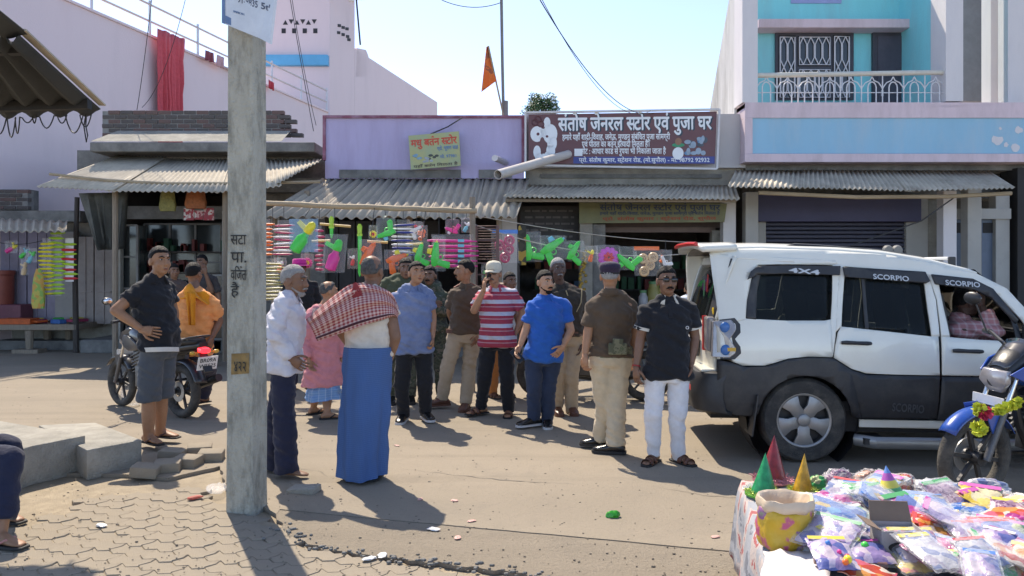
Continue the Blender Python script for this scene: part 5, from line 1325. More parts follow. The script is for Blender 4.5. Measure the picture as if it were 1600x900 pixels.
C_blk = cloth('black', (.016, .017, .021)); C_navy = cloth('navy', (.022, .025, .05)); C_khaki = cloth('khaki', (.46, .36, .25)); C_cream = cloth('cream', (.55, .45, .31)); C_brown = cloth('police_brown', (.105, .072, .048)); C_white = cloth('white', (.72, .71, .74))
m_lea = mat('brown_leather', (.13, .05, .03), rough=.4, var=.15, bump=.1); m_leab = mat('black_leather', (.015, .014, .014), rough=.25, var=.1, bump=.05); m_sol = mat('black_sole', (.02, .02, .02), rough=.7); m_solw = mat('white_sole', (.55, .55, .55), rough=.6)
m_camo = ramp_mat('camouflage', 'noise', [(0, (.05, .055, .045)), (.42, (.10, .105, .075)), (.5, (.06, .075, .05)), (.58, (.15, .14, .11)), (.66, (.035, .035, .03))], scale=9, rough=.9, detail=3)
thong_b = dict(type='thong', mat=m_sol, sole=mat('thong_strap', (.06, .02, .02), rough=.5))

# 1 man in shorts, hand on hip
person('man in black polo and grey shorts with hand on hip beside the motorbike', 247, 6.95, 1.78, 62, J=dict(head=(250, 408), neck=(243, 432), sA=(214, 453, -.14), sB=(262, 447, .15), eA=(180, 485, -.25), wA=(222, 515, -.22), eB=(272, 490, .25), wB=(272, 528, .2), hA=(238, 545, -.08), hB=(256, 545, .08), kA=(232, 628, -.07), kB=(252, 622, .1), aA=(232, 693, -.05), aB=(250, 682, .18)),
       tone='mid', girth=1.02, belly=.055, headyaw=52, hairline=.05, feet=dict(A=55, B=75), top=dict(mat=C_blk, sleeve=.55, hem=-.02, collar=C_blk, flare=.015), bottom=dict(type='shorts', mat=cloth('shorts_grey', (.075, .085, .10)), len=.98, waist=.05, belt=cloth('undervest', (.6, .58, .54)), beltq=-.02, belth=.02, beltx=.002), shoes=thong_b,
       hands=dict(A=dict(d=(.8, -.1, -.12), n=(.1, .9, -.2), curl=12, thumb=-1, splay=2.0)), zbase=.045)
# 5 grey haired man in white shirt
def white_shirt_x(t, P, c): pass
m_wsh = mat('cloth_whiteshirt', (.62, .61, .66), rough=.85, var=.1, scale=10, bump=.75, bscale=13, dirt=(.55, .25, .45), dscale=6, damt=.5, dlo=.58, dhi=.72)
person('grey haired man in crumpled white shirt and dark trousers right of the pole', 445, 6.0, 1.66, 88, J=dict(head=(460, 439, .0), neck=(451, 462, 0), sA=(440, 475, -.15), sB=(458, 475, .16), eA=(428, 520, -.22), wA=(454, 560, -.16), eB=(446, 525, .24), wB=(455, 558, .18), hA=(441, 566, -.08), hB=(447, 566, .09), kA=(444, 648, -.09), kB=(434, 648, .1), aA=(447, 728, -.08), aB=(430, 722, .12)),
       tone='dark', hair='grey', headyaw=80, moust='grey', beard='grey', feet=dict(A=82, B=75), tilt=(4, 0), top=dict(mat=m_wsh, sleeve=1.96, hem=-.16, collar=m_wsh, infl=.02, wr=.016, flare=.035), bottom=dict(mat=C_navy, hemr=.08, infl=.02, wr=.012, lift=-.05),
       hands=dict(A=dict(d=(.7, .1, -.5), n=(0, 1, 0), curl=30)))
# 7 pink kurta, blue checked lungi
def small_scarf(t, P, c):
    k = MB(); nk = P['neck']; X, F, Z = c['X'], c['F'], c['Z']; G_ = []
    for i in range(25):
        u = i / 24; row = []
        for j in range(11):
            v = j / 10; an = lerp(-2.0, 1.6, u); r_ = .085 + .12 * v + .02 * math.sin(9 * u + 4 * v)
            row.append(nk + X * (r_ * 1.05 * math.sin(an)) - F * (r_ * .85 * math.cos(an)) + Z * (.01 - .05 * v - .25 * v * v * (1 - .7 * u) + .012 * math.sin(14 * u)))
        G_.append(row)
    k.grid(G_); o = k.build('shoulder_scarf', check_mat('scarf_check', (.45, .35, .33), (.16, .06, .07), 26, 20, .4), t, smooth=True, solid=.006, fix=False)
    uv = o.data.uv_layers.new(name='UVMap')
    for p in o.data.polygons:
        for li in p.loop_indices: v = o.data.loops[li].vertex_index; uv.data[li].uv = ((v // 11) / 24, (v % 11) / 10)
person('grey haired man in pink kurta and blue checked lungi walking', 503, 8.3, 1.58, 150, J=dict(head=(514, 456), neck=(506, 478), sA=(526, 493, .12), sB=(482, 492, -.1), eA=(532, 530, .15), eB=(473, 532, -.12), wB=(482, 562, -.18), wA=(534, 560, .1), hA=(516, 578, .06), hB=(496, 578, -.04), kA=(511, 618, .0), kB=(493, 615, .1), aA=(511, 645, -.1), aB=(490, 636, .18)),
       tone='tan', hair='sp', hairline=.1, bald=.75, headyaw=125, feet=dict(A=110, B=140), top=dict(mat=cloth('pink_kurta', (.62, .24, .26)), sleeve=1.9, hem=-.28, infl=.025, wr=.014, flare=.06, name='kurta'),
       bottom=dict(type='lungi', mat=check_mat('blue_check', (.16, .3, .52), (.42, .52, .66), 13, 9, .14), zb=.2, wb=.2, db=.19, zt=-.1), shoes=dict(type='thong', mat=m_sol, sole=m_sol), xtra=small_scarf)
# 6 pink hat
person('person in magenta hat and dark clothes half hidden behind the white shirted man', 470, 10.3, 1.66, 20, tone='dark', hat=dict(type='hat', mat=cloth('magenta_felt', (.55, .04, .3)), band=cloth('magenta_band', (.4, .02, .22))), hair='black', J=dict(head=(468, 421)), top=dict(mat=C_blk, sleeve=1.9), bottom=dict(mat=C_navy), shoes=dict(type='thong', mat=m_lea, sole=m_lea))
# 8 lungi man, back view, with blown red checked scarf
m_gam = check_mat('gamcha', (.60, .42, .38), (.28, .045, .05), 26, 17, .5)
def gamcha(t, P, c):
    net = [[(478, 500, -.02), (520, 464, -.1), (553, 443, -.12), (588, 447, -.1), (612, 460, -.06), (623, 484, 0)],
           [(482, 505, -.05), (524, 479, -.16), (560, 461, -.17), (592, 461, -.15), (614, 471, -.08), (623, 489, -.01)],
           [(488, 515, -.06), (528, 495, -.18), (562, 482, -.19), (594, 477, -.17), (615, 482, -.1), (622, 493, -.03)],
           [(496, 533, -.05), (532, 521, -.16), (566, 509, -.18), (596, 500, -.17), (614, 494, -.11), (620, 497, -.04)]]
    N1, N2 = 24, 60; G_ = []
    def cr(a, b, c_, d, t_): return .5 * ((2 * b) + (-a + c_) * t_ + (2 * a - 5 * b + 4 * c_ - d) * t_ ** 2 + (-a + 3 * b - 3 * c_ + d) * t_ ** 3)
    def ev(seq, u):
        n = len(seq) - 1; x = min(u * n, n - 1e-6); i = int(x); f = x - i
        g_ = lambda k_: Vector(seq[max(0, min(n, k_))])
        return cr(g_(i - 1), g_(i), g_(i + 1), g_(i + 2), f)
    for i in range(N1 + 1):
        v = i / N1; row = []
        for j in range(N2 + 1):
            u = j / N2; p = ev([ev(r_, u) for r_ in net], v)
            fold = (.014 * math.sin(v * 17 + u * 4) + .009 * math.sin(v * 31 + u * 9 + 1) + .01 * math.sin(u * 15 + v * 5)) * (.4 + .6 * (1 - abs(u - .5)))
            row.append(W(p.x, p.y, 5.86 + p.z + fold) - c['root'])
        G_.append(row)
    k = MB(); k.grid(G_); o = k.build('checked_scarf', m_gam, t, smooth=True, solid=.006, fix=False)
    uv = o.data.uv_layers.new(name='UVMap')
    for p in o.data.polygons:
        for li in p.loop_indices: v = o.data.loops[li].vertex_index; uv.data[li].uv = ((v % (N2 + 1)) / N2, (v // (N2 + 1)) / N1)
    k = MB()
    for q_ in (0.5, .8): pass
    G2 = [[p + Vector((0, -.008, 0)) for p in row] for row in (G_[N1 - 3], G_[N1 - 2])]
    k.grid(G2); k.build('scarf_border', cloth('scarf_dark', (.07, .02, .03)), o, smooth=True, solid=.004, fix=False)
    k = MB(); nk = P['neck'] + Vector((-.06, -.14, .0))
    for i in range(7): k.tube([nk + Vector((-.02, 0, .03)), nk + Vector((-.03 + .008 * i, -.02 + .006 * (i % 2), -.02)), nk + Vector((-.035 + .012 * i, -.015, -.075 - .01 * (i % 3)))], [.012, .010, .006], 5)
    k.build('scarf_knot', m_gam, o, smooth=True)
person('heavy man in blue lungi with red checked scarf over his shoulders, back turned', 575, 5.86, 1.68, 178, J=dict(head=(582, 424, .05), neck=(577, 448, 0), sA=(609, 476, 0), sB=(547, 472, 0), eA=(618, 527, -.04), wA=(607, 566, .06), eB=(530, 512, .12), wB=(545, 540, .22), hA=(595, 566, 0), hB=(556, 566, 0), kA=(590, 655, 0), kB=(555, 655, 0), aA=(585, 736, .02), aB=(552, 736, .02)),
       tone='dark', girth=1.14, belly=.05, hair='sp', bald=.55, headyaw=165, top=dict(mat=mat('cloth_vest', (.60, .54, .46), rough=.9, var=.12, scale=10, bump=.75, bscale=13, dirt=(.35, .28, .2), dscale=7, damt=.5, dlo=.55), sleeve=.3, hem=.13, infl=.012, wr=.012, flare=0, name='vest'),
       bottom=dict(type='lungi', mat=check_mat('blue_lungi', (.05, .11, .27), (.075, .15, .33), 90, 70, .35), zb=.035, wb=.17, db=.16, cb=(-.045, .0, 0)), shoes=dict(type='thong', mat=m_sol, sole=m_sol), xtra=gamcha)
# 11 grey-blue polo
m_bpolo = mat('cloth_bluepolo', (.14, .19, .33), rough=.85, var=.14, scale=5, bump=.75, bscale=13, dirt=(.3, .33, .45), dscale=4, damt=.6)
person('man in faded blue polo and black trousers looking down', 645, 8.1, 1.70, 12, J=dict(head=(651, 427), neck=(646, 447), sA=(619, 460), sB=(671, 459), eA=(611, 500), wA=(616, 535, .05), eB=(676, 494), wB=(676, 528, -.02), hA=(633, 543), hB=(660, 543), kA=(628, 600), kB=(664, 600), aA=(630, 648), aB=(665, 642)),
       tone='tan', girth=1.04, belly=.02, headyaw=25, tilt=(-8, 0), feet=dict(A=-5, B=25), top=dict(mat=m_bpolo, sleeve=.62, hem=-.1, collar=m_bpolo), bottom=dict(mat=C_blk), shoes=dict(type='shoe', mat=m_leab, sole=m_solw), hands=dict(B=dict(curl=50)))
# 12 soldier with folded arms ; 10 soldier behind
person('soldier in camouflage with folded arms behind the man in faded blue polo', 676, 9.4, 1.66, -8, J=dict(head=(671, 431), sB=(693, 461), sA=(652, 461), eB=(694, 487, -.06), wB=(676, 484, -.24), eA=(655, 490, -.06), wA=(674, 480, -.2)), tone='dark', moust='black', top=dict(mat=m_camo, sleeve=1.9, infl=.018), bottom=dict(mat=m_camo, hemr=.06), shoes=dict(type='shoe', mat=m_leab, sole=m_sol))
person('olive uniformed soldier mostly hidden behind the man in faded blue polo', 627, 9.2, 1.74, 10, J=dict(head=(634, 420)), tone='dark', top=dict(mat=cloth('olive', (.07, .08, .045)), sleeve=1.9), bottom=dict(mat=m_camo), shoes=dict(type='shoe', mat=m_leab, sole=m_sol))
# 13 officer, looking left
def badge(t, P, c):
    for s_ in 'AB':
        a, b = P['TR'][s_]; k = MB(); u = Vector((0, 0, .071 * c['S'])); k.bar(lerp(a, b, -.05) + u, lerp(a, b, .62) + u * 1.03, .045, .014); k.build('epaulette', mat('epaulette', (.17, .05, .03), var=.2), t, bevel=.004)
person('officer in brown shirt and khaki trousers looking to the left', 715, 8.85, 1.72, -32, J=dict(head=(726, 423), neck=(728, 446), sA=(708, 457, -.03), sB=(747, 455, .03), eA=(703, 488, .12), wA=(712, 515, .2), eB=(752, 494, .08), wB=(746, 522, -.02), hA=(713, 524, -.02), hB=(738, 524, .03), kA=(699, 575, -.04), kB=(733, 577, 0), aA=(691, 622, .0), aB=(728, 628, -.1)),
       tone='mid', headyaw=-78, moust='black', feet=dict(A=-70, B=-10), belly=.02, top=dict(mat=C_brown, sleeve=.75, hem=.05, collar=C_brown), bottom=dict(mat=C_khaki, belt=m_lea, waist=.14), shoes=dict(type='shoe', mat=m_lea, sole=m_lea), xtra=badge)
# 14 striped polo on phone
def phone_in(t_lab, cat_lab):
    pass
m_strp = ramp_mat('stripe_polo', 'wave', [(0, (.36, .045, .075)), (.30, (.52, .32, .36)), (.36, (.36, .045, .075)), (.60, (.55, .55, .62)), (.66, (.50, .49, .56)), (.92, (.36, .045, .075))], scale=2.45, rough=.85, axis='Z', coord='Object')
person('man in red and grey striped polo and cream cap talking on a phone', 775, 8.38, 1.71, -8, J=dict(head=(771, 428), neck=(776, 450), sA=(752, 461), sB=(803, 459), eA=(741, 485, -.12), wA=(756, 453, -.2), eB=(818, 488), wB=(806, 520, -.03), hA=(764, 534), hB=(791, 534), kA=(757, 590), kB=(792, 592), aA=(752, 634), aB=(795, 640)),
       tone='tan', girth=1.05, belly=.045, headyaw=-14, moust='sp', hair='sp', glasses='clear', hat=dict(type='cap', mat=cloth('cap_cream', (.60, .54, .42))), feet=dict(A=-55, B=-5), top=dict(mat=m_strp, sleeve=.72, hem=-.1, collar=cloth('polo_collar', (.42, .08, .11))), bottom=dict(mat=C_blk), shoes=dict(type='sandal', mat=m_sol, sole=m_lea),
       hands=dict(A=dict(d=(.05, -.1, .6), n=(.8, .3, 0), curl=38), B=dict(curl=50)))
# 15 blue polo with phone in hand
m_rblue = cloth('royal_blue', (.02, .12, .46))
person('young man in bright blue polo and jeans holding a phone', 845, 7.8, 1.64, 18, J=dict(head=(852, 441), neck=(850, 463), sA=(830, 478), sB=(882, 474), eA=(822, 514), wA=(812, 542, -.12), eB=(892, 516, 0), wB=(880, 541, -.12), hA=(834, 556), hB=(864, 556), kA=(834, 608), kB=(857, 608), aA=(834, 652), aB=(855, 660)),
       tone='fair', girth=1.06, belly=.03, headyaw=32, beard='black', moust='black', feet=dict(A=-60, B=0), top=dict(mat=m_rblue, sleeve=.68, hem=-.1, collar=m_rblue), bottom=dict(mat=cloth('jeans', (.03, .045, .085))), shoes=dict(type='shoe', mat=m_leab, sole=m_solw),
       hands=dict(A=dict(d=(-.3, -.4, -.6), n=(.6, -.3, .1), curl=40), B=dict(d=(-.5, -.2, -.6), n=(-.5, .5, 0), curl=20)))
def mobile_phone(label, p, rot):
    t = thing('mobile_phone', label, 'phone', p); t.rotation_euler = rot
    k = MB(); k.box((0, 0, 0), (.074, .010, .155)); k.build('phone_body', mat('phone_black', (.015, .015, .017), rough=.3, var=.1, bump=0), t, smooth=True, bevel=.004)
    k = MB(); k.box((0, -.0056, 0), (.066, .001, .142)); k.build('screen', mat('phone_screen', (.01, .01, .012), rough=.08, var=0, bump=0), t)
mobile_phone('black phone held to the ear of the man in the striped polo', W(762, 438, 8.38 - .2), (R(10), R(14), R(62)))
mobile_phone('black phone in the lowered hand of the man in bright blue polo', W(808, 556, 7.8 - .17), (R(-25), R(-38), R(20)))
# 16 older officer behind
def lanyard(t, P, c):
    badge(t, P, c); k = MB(); s_ = P['sB']; n = P['neck']
    k.tube([s_ + Vector((.02, -.04, .05)), s_ + Vector((-.0, -.14, -.1)), s_ + Vector((-.05, -.16, -.2)), s_ + Vector((-.1, -.15, -.16)), n + Vector((.05, -.12, -.05))], .007, 6); k.build('lanyard', cloth('lanyard', (.4, .3, .16)), t, smooth=True)
person('grey haired officer in dark brown uniform behind the man in bright blue polo', 884, 8.5, 1.72, 8, J=dict(head=(872, 421, -.03), neck=(876, 446), sA=(856, 459), sB=(906, 458), eB=(914, 498), wB=(908, 536), hA=(873, 528), hB=(898, 528), kA=(872, 580), kB=(893, 585), aA=(870, 634), aB=(893, 644)),
       tone='deep', hair='grey', bald=.0, headyaw=12, girth=1.06, belly=.04, moust='grey', top=dict(mat=cloth('dark_brown', (.05, .04, .03)), sleeve=1.9, hem=.05, collar=cloth('dark_brown', None) if 'cloth_dark_brown' in MATS else C_brown), bottom=dict(mat=C_khaki, belt=m_lea, waist=.14), shoes=dict(type='shoe', mat=m_lea, sole=m_lea), xtra=lanyard)
# 17 policeman, back view
m_pouch = ramp_mat('camo_pouch', 'noise', [(0, (.10, .10, .06)), (.45, (.19, .18, .11)), (.55, (.12, .13, .07)), (.62, (.25, .22, .14))], scale=14, rough=.9)
def pouch(t, P, c):
    badge(t, P, c); hc = (P['hA'] + P['hB']) / 2; k = MB()
    k.box(hc + Vector((.045, -.165, .09)), (.16, .05, .10)); k.build('pouch', m_pouch, t, bevel=.012)
    k = MB(); k.bar(hc + Vector((.0, -.185, .155)), hc + Vector((.09, -.185, .15)), .012, .05); k.build('pouch_flap', m_pouch, t, bevel=.004)
person('policeman in brown shirt, cream trousers and dark beret seen from behind', 952, 6.72, 1.67, 186, J=dict(head=(953, 432, 0), neck=(953, 455), sA=(985, 474, .03), sB=(926, 476, -.02), eA=(990, 515, .05), wA=(991, 553, .1), eB=(919, 517, -.05), wB=(914, 556, -.1), hA=(968, 558, 0), hB=(938, 558, 0), kA=(963, 630, 0), kB=(944, 630, .08), aA=(962, 693, -.05), aB=(942, 682, .16)),
       tone='tan', hair='grey', headyaw=172, girth=1.08, belly=.03, hat=dict(type='beret', mat=cloth('beret', (.035, .025, .05))), feet=dict(A=-105, B=-100), top=dict(mat=C_brown, sleeve=.82, hem=.02, collar=C_brown), bottom=dict(mat=C_cream, belt=m_pouch, belth=.045, waist=.14, hemr=.075, infl=.018), shoes=dict(type='shoe', mat=m_leab, sole=m_sol), xtra=pouch,
       hands=dict(B=dict(d=(0, -.1, -1), n=(.7, .5, 0), curl=45)))
# 18 man with sunglasses
def logo(t, P, c):
    k = MB(); p = lerp(P['sB'], P['hB'], .3) + Vector((-.03, -.14, 0)); k.ring(p, (0, 1, 0), .011, .003, 14, 5); k.build('chest_emblem', m_white, t)
    k = MB(); nk = P['neck']; k.bar(nk + Vector((.0, -.1, -.05)), nk + Vector((.005, -.138, -.16)), .03, .006, up=(0, 1, 0)); k.build('placket', C_blk, t)
    k = MB(); k.ring(lerp(P['eA'], P['wA'], .95), P['wA'] - P['eA'], .031, .005, 16, 6); k.build('wrist_thread', mat('red_thread', (.35, .02, .03), var=.2), t)
person('man in black polo with white trim, sunglasses and white trousers', 1042, 6.36, 1.65, 4, J=dict(head=(1042, 439), neck=(1043, 464), sA=(1008, 482), sB=(1079, 480), eA=(1001, 528), wA=(994, 574, -.05), eB=(1086, 526), wB=(1080, 570, -.04), hA=(1025, 580), hB=(1061, 580), kA=(1020, 648), kB=(1058, 650), aA=(1022, 708), aB=(1060, 714)),
       tone='dark', headyaw=6, girth=1.05, belly=.015, moust='black', glasses='dark', skip_eyes=False, feet=dict(A=-35, B=30), top=dict(mat=C_blk, sleeve=.68, hem=-.1, collar=cloth('trim_white', (.6, .57, .5)), cuff=cloth('trim_white', (.6, .57, .5))), bottom=dict(mat=cloth('white_jeans', (.70, .69, .70)), hemr=.05, infl=.010), shoes=dict(type='sandal', mat=m_sol, sole=m_lea), xtra=logo,
       hands=dict(A=dict(d=(.02, -.1, -1), n=(.6, .4, 0), curl=30), B=dict(d=(-.2, 0, -1), curl=30)))
# 19 dark haired person behind the car, 3 boy, 4 head behind
person('dark haired person in pale shirt standing behind the white car, back turned', 1079, 9.2, 1.45, 165, tone='tan', top=dict(mat=cloth('pale_blue', (.55, .6, .66)), sleeve=.7), bottom=dict(mat=cloth('pants_red', (.25, .1, .07))), shoes=dict(type='sandal', mat=m_lea, sole=m_lea))
person('boy with bushy hair holding a hand to his face by the left shop', 318, 12.6, 1.72, -10, J=dict(head=(315, 410), wA=(321, 427, -.2), eA=(331, 455, -.12)), tone='dark', top=dict(mat=cloth('boy_dark', (.06, .055, .055)), sleeve=.7), bottom=dict(mat=C_navy), shoes=thong_b, hands=dict(A=dict(d=(-.2, -.1, 1), n=(0, 1, 0))))
person('dark haired person standing in the shop shade behind the man in shorts', 272, 12.2, 1.62, 40, J=dict(head=(272, 424)), tone='dark', top=dict(mat=cloth('shade_shirt', (.1, .07, .06)), sleeve=.8), bottom=dict(mat=C_navy), shoes=thong_b)
person('person in orange trousers partly hidden behind the striped polo man', 782, 9.6, 1.6, 30, J=dict(head=(797, 440)), tone='dark', top=dict(mat=cloth('dull_white', (.5, .48, .46)), sleeve=.8), bottom=dict(mat=cloth('orange_brown', (.4, .17, .06))), shoes=dict(type='sandal', mat=m_sol, sole=m_lea))
# 22 seated person at the left edge (legs in view)
person('seated person at the left edge, only dark trousers and sandalled feet in view', -60, 4.75, 1.68, 70, J=dict(head=(-3.62 + 3.404, 0, 1.22, 1), neck=(-.22, 0, 1.09, 1), sA=(-.24, -.18, 1.02, 1), sB=(-.24, .18, 1.02, 1), eA=(-.3, -.27, .76, 1), eB=(-.3, .27, .76, 1), wA=(-.12, -.2, .58, 1), wB=(-.12, .2, .58, 1), hA=(-.25, -.1, .5, 1), hB=(-.25, .1, .5, 1), kA=(14, 718, -.12), kB=(12, 700, .12), aA=(-2, 848, -.28), aB=(2, 800, .17)),
       tone='mid', feet=dict(A=75, B=70), top=dict(mat=cloth('seat_shirt', (.3, .28, .3)), sleeve=.6, hem=-.05), bottom=dict(mat=C_navy, lift=.13, hemr=.07), shoes=dict(type='thong', mat=m_sol, sole=mat('pink_strap', (.5, .2, .17), rough=.5)))
st = W(-60, 800, 4.75); k = MB(); k.box((0, 0, .2), (.42, .42, .4)); o = k.build('seat_block', m_conc, bevel=.02); o.location = (st.x - .25, 4.75, 0); tag(o, 'concrete seat block under the seated person at the left edge', 'seat')
# ---------------------------------------------------------------- white off-road car
m_cw = mat('car_cream', (.80, .78, .68), rough=.3, var=.04, scale=2, bump=.0, coat=.6, dirt=(.62, .57, .46), dscale=1.3, damt=.3)
m_cb = mat('car_cladding', (.028, .029, .032), rough=.5, var=.2, scale=4, bump=.05, dirt=(.11, .1, .085), dscale=3, damt=.4)
m_tyre = mat('tyre', (.045, .043, .04), rough=.85, var=.25, scale=10, bump=.4, bscale=80, dirt=(.16, .14, .11), dscale=5, damt=.6)
m_alloy = mat('alloy', (.32, .32, .315), rough=.38, metal=.6, var=.1, bump=0, dirt=(.3, .28, .25), dscale=5, damt=.4)
m_chrome = mat('chrome', (.7, .7, .7), rough=.15, metal=.95, var=.05, bump=0)
m_glass = None
def car_glass():
    m, t, b = _nodes('car_glass'); N = t.nodes; L = t.links
    b.inputs['Base Color'].default_value = (.02, .024, .024, 1); b.inputs['Roughness'].default_value = .04; b.inputs['Specular IOR Level'].default_value = .5
    tr = N.new('ShaderNodeBsdfTransparent'); tr.inputs[0].default_value = (.62, .66, .64, 1); mx = N.new('ShaderNodeMixShader'); fr = N.new('ShaderNodeFresnel'); fr.inputs[0].default_value = 1.5
    mr = N.new('ShaderNodeMapRange'); mr.inputs[3].default_value = .30; mr.inputs[4].default_value = 1.0; L.new(fr.outputs[0], mr.inputs[0]); L.new(mr.outputs[0], mx.inputs[0])
    L.new(tr.outputs[0], mx.inputs[1]); L.new(b.outputs[0], mx.inputs[2]); L.new(mx.outputs[0], N['Material Output'].inputs[0]); MATS['car_glass'] = m; return m
m_glass = car_glass()
CY, CX, YAW = 6.35, 2.42, R(4.0)
car = thing('parked_car', 'cream white off-road car with black lower cladding parked at the right', 'car', (CX, CY, 0)); car.rotation_euler = (0, 0, -YAW)
HWB = 0.90                                   # half width; near side plane runs through the origin, body extends to +y
def csz(px, py):
    """pixel on the near side of the car -> (along, height)"""
    k = math.tan(YAW); Y = (CY + k * CX) / (1 + k * (px - 800) / FPX); p = W(px, py, Y); return ((p.x - CX) / math.cos(YAW), p.z)
def smooth_interp(xs, ys, x):
    n = len(xs)
    if x <= xs[0]: return ys[0]
    if x >= xs[-1]: return ys[-1]
    i = max(k for k in range(n - 1) if xs[k] <= x); h = xs[i + 1] - xs[i]; t = (x - xs[i]) / h
    def m_(k): return 0.0 if k in (0, n - 1) else (ys[k + 1] - ys[k - 1]) / (xs[k + 1] - xs[k - 1])
    return (2 * t ** 3 - 3 * t * t + 1) * ys[i] + (t ** 3 - 2 * t * t + t) * h * m_(i) + (-2 * t ** 3 + 3 * t * t) * ys[i + 1] + (t ** 3 - t * t) * h * m_(i + 1)
def inset(s_, z):
    a = smooth_interp([.3, .5, .75, 1.0, 1.12, 1.3, 1.55, 1.72, 1.80, 1.86], [.05, .012, .0, .008, .03, .085, .15, .20, .27, .40], z)
    b = smooth_interp([-.85, -.72, -.6, -.45, 2.9, 3.2, 3.4], [.13, .05, .015, 0, 0, .05, .2], s_); return a + b
def side_panel(name, out, matl, parent, off=0.0, thick=.02, cut=.05, both=True, far_only=False, smooth=True):
    res = []
    for sgn in ((1, -1) if both else ((1,) if not far_only else (-1,))):
        bm = bmesh.new(); vs = [bm.verts.new((s_, 0, z)) for s_, z in out]
        for tri in tessellate_polygon([[Vector((s_, z, 0)) for s_, z in out]]):
            try: bm.faces.new([vs[i_] for i_ in tri])
            except ValueError: pass
        s0, s1 = min(q[0] for q in out), max(q[0] for q in out); z0, z1 = min(q[1] for q in out), max(q[1] for q in out)
        z = z0 + cut / 2
        while z < z1: bmesh.ops.bisect_plane(bm, geom=bm.verts[:] + bm.edges[:] + bm.faces[:], plane_co=(0, 0, z), plane_no=(0, 0, 1)); z += cut
        x = s0 + .05
        while x < s1: bmesh.ops.bisect_plane(bm, geom=bm.verts[:] + bm.edges[:] + bm.faces[:], plane_co=(x, 0, 0), plane_no=(1, 0, 0)); x += .1
        for v in bm.verts:
            i = inset(v.co.x, v.co.z) - off; v.co.y = i if sgn > 0 else 2 * HWB - i
        bmesh.ops.recalc_face_normals(bm, faces=bm.faces)
        m = bpy.data.meshes.new(name)
        for f in bm.faces: f.smooth = smooth
        bm.to_mesh(m); bm.free(); m.materials.append(matl); o = new_obj(name, m, parent)
        md = o.modifiers.new('s', 'SOLIDIFY'); md.thickness = thick; md.offset = 0; res.append(o)
    return res
def S(*pts): return [csz(*p) for p in pts]
wr_ = .385                                   # wheel arch radius
wc = (0.0, .345); wheel_r = .352
def arch(cx, r_, a0, a1, n=14): return [(cx + r_ * math.cos(R(lerp(a0, a1, i / n))), wc[1] + r_ * math.sin(R(lerp(a0, a1, i / n)))) for i in range(n + 1)]
roof_z = csz(1200, 388)[1]
sB, _ = csz(1302, 500); sC, _ = csz(1469, 500)       # door seams
# upper body sides: quarter panel, rear door, front door (white, above the black cladding)
q_lo = S((1134, 562), (1160, 572), (1195, 571), (1232, 560), (1265, 556), (1300, 557))
q_out = q_lo + S((1301, 500), (1306, 440)) + S((1308, 415), (1190, 413), (1180, 430)) + S((1166, 499), (1150, 500))[:1] 
body = []
def pil(nm, pts): side_panel(nm, S(*pts), m_cw, car)
pil('rear_quarter', [(1122, 562), (1137, 562), (1160, 571), (1195, 571), (1232, 560), (1262, 557), (1300, 558), (1301, 500), (1290, 502), (1230, 502), (1168, 499), (1150, 505), (1122, 505)])
pil('corner_pillar', [(1150, 505), (1168, 499), (1172, 470), (1182, 432), (1192, 414), (1222, 413), (1316, 414), (1318, 407), (1118, 396), (1120, 430), (1124, 470), (1126, 505)])
pil('middle_pillar', [(1301, 500), (1306, 470), (1312, 413), (1327, 414), (1318, 450), (1300.5, 558), (1300.5, 502)])
pil('rear_door', [(1302.5, 559), (1330, 576), (1352, 583), (1400, 585), (1467, 586), (1466, 525), (1454, 526), (1400, 520), (1316, 511), (1310, 520), (1305, 540)])
pil('door_frame', [(1316, 511), (1329, 430), (1331, 415), (1322, 414), (1309, 500), (1306, 520)])
pil('door_frame', [(1456, 526), (1455, 432), (1463, 432), (1470, 470), (1468, 526)])
pil('front_door', [(1471, 526), (1482, 527), (1530, 531), (1590, 534), (1640, 537), (1640, 590), (1560, 588), (1471, 586)])
pil('door_frame', [(1471, 526), (1472, 470), (1464, 432), (1470, 432), (1477, 440), (1484, 527)])
pil('front_wing', [(1642, 537), (1720, 540), (1830, 548), (1850, 590), (1850, 640), (1820, 650), (1642, 591)])
# roof side rail and A pillar
pil('roof_side', [(1118, 402), (1318, 415), (1400, 424), (1470, 434), (1530, 449), (1570, 462), (1600, 500), (1615, 528), (1640, 537), (1626, 505), (1585, 452), (1540, 428), (1470, 410), (1400, 398), (1320, 392), (1200, 388), (1120, 390)])
# black cladding: arches, lower doors, bumper
cl = S((1122, 562), (1137, 562), (1160, 571), (1195, 571), (1232, 560), (1265, 557), (1301, 558.5), (1330, 577), (1352, 584), (1400, 586), (1467, 587), (1560, 589), (1640, 591))
sF = 2.69
lower = [(csz(1640, 0)[0], .42), (sF - .62, .40)]
side_panel('lower_cladding', S((1303, 561), (1330, 578), (1352, 585), (1400, 586.5), (1466, 587.5), (1464, 655), (1346, 655), (1338, 640), (1325, 610)), m_cb, car, .012)
side_panel('lower_cladding', S((1470, 588), (1560, 589.5), (1640, 591), (1650, 662), (1466, 657)), m_cb, car, .012)
ar_o = arch(0, .47, 178, 15); ar_i = arch(0, .385, 8, 180)
side_panel('wheel_arch', [csz(1122, 563)] + S((1140, 566), (1165, 573), (1197, 572), (1232, 561), (1266, 558), (1301, 559.5), (1328, 585), (1342, 640), (1346, 655)) + [(.385, .40)] + arch(0, .385, 8, 172) + [(-.385, .40)] + S((1176, 650), (1150, 648), (1122, 642)), m_cb, car, .02, .03)
side_panel('wheel_arch', [(sF - .5, .42)] + arch(sF, .385, 172, 8) + [(sF + .5, .42), (sF + .52, .8), (sF + .2, .92), (sF - .3, .92), (sF - .52, .78)], m_cb, car, .02, .03)
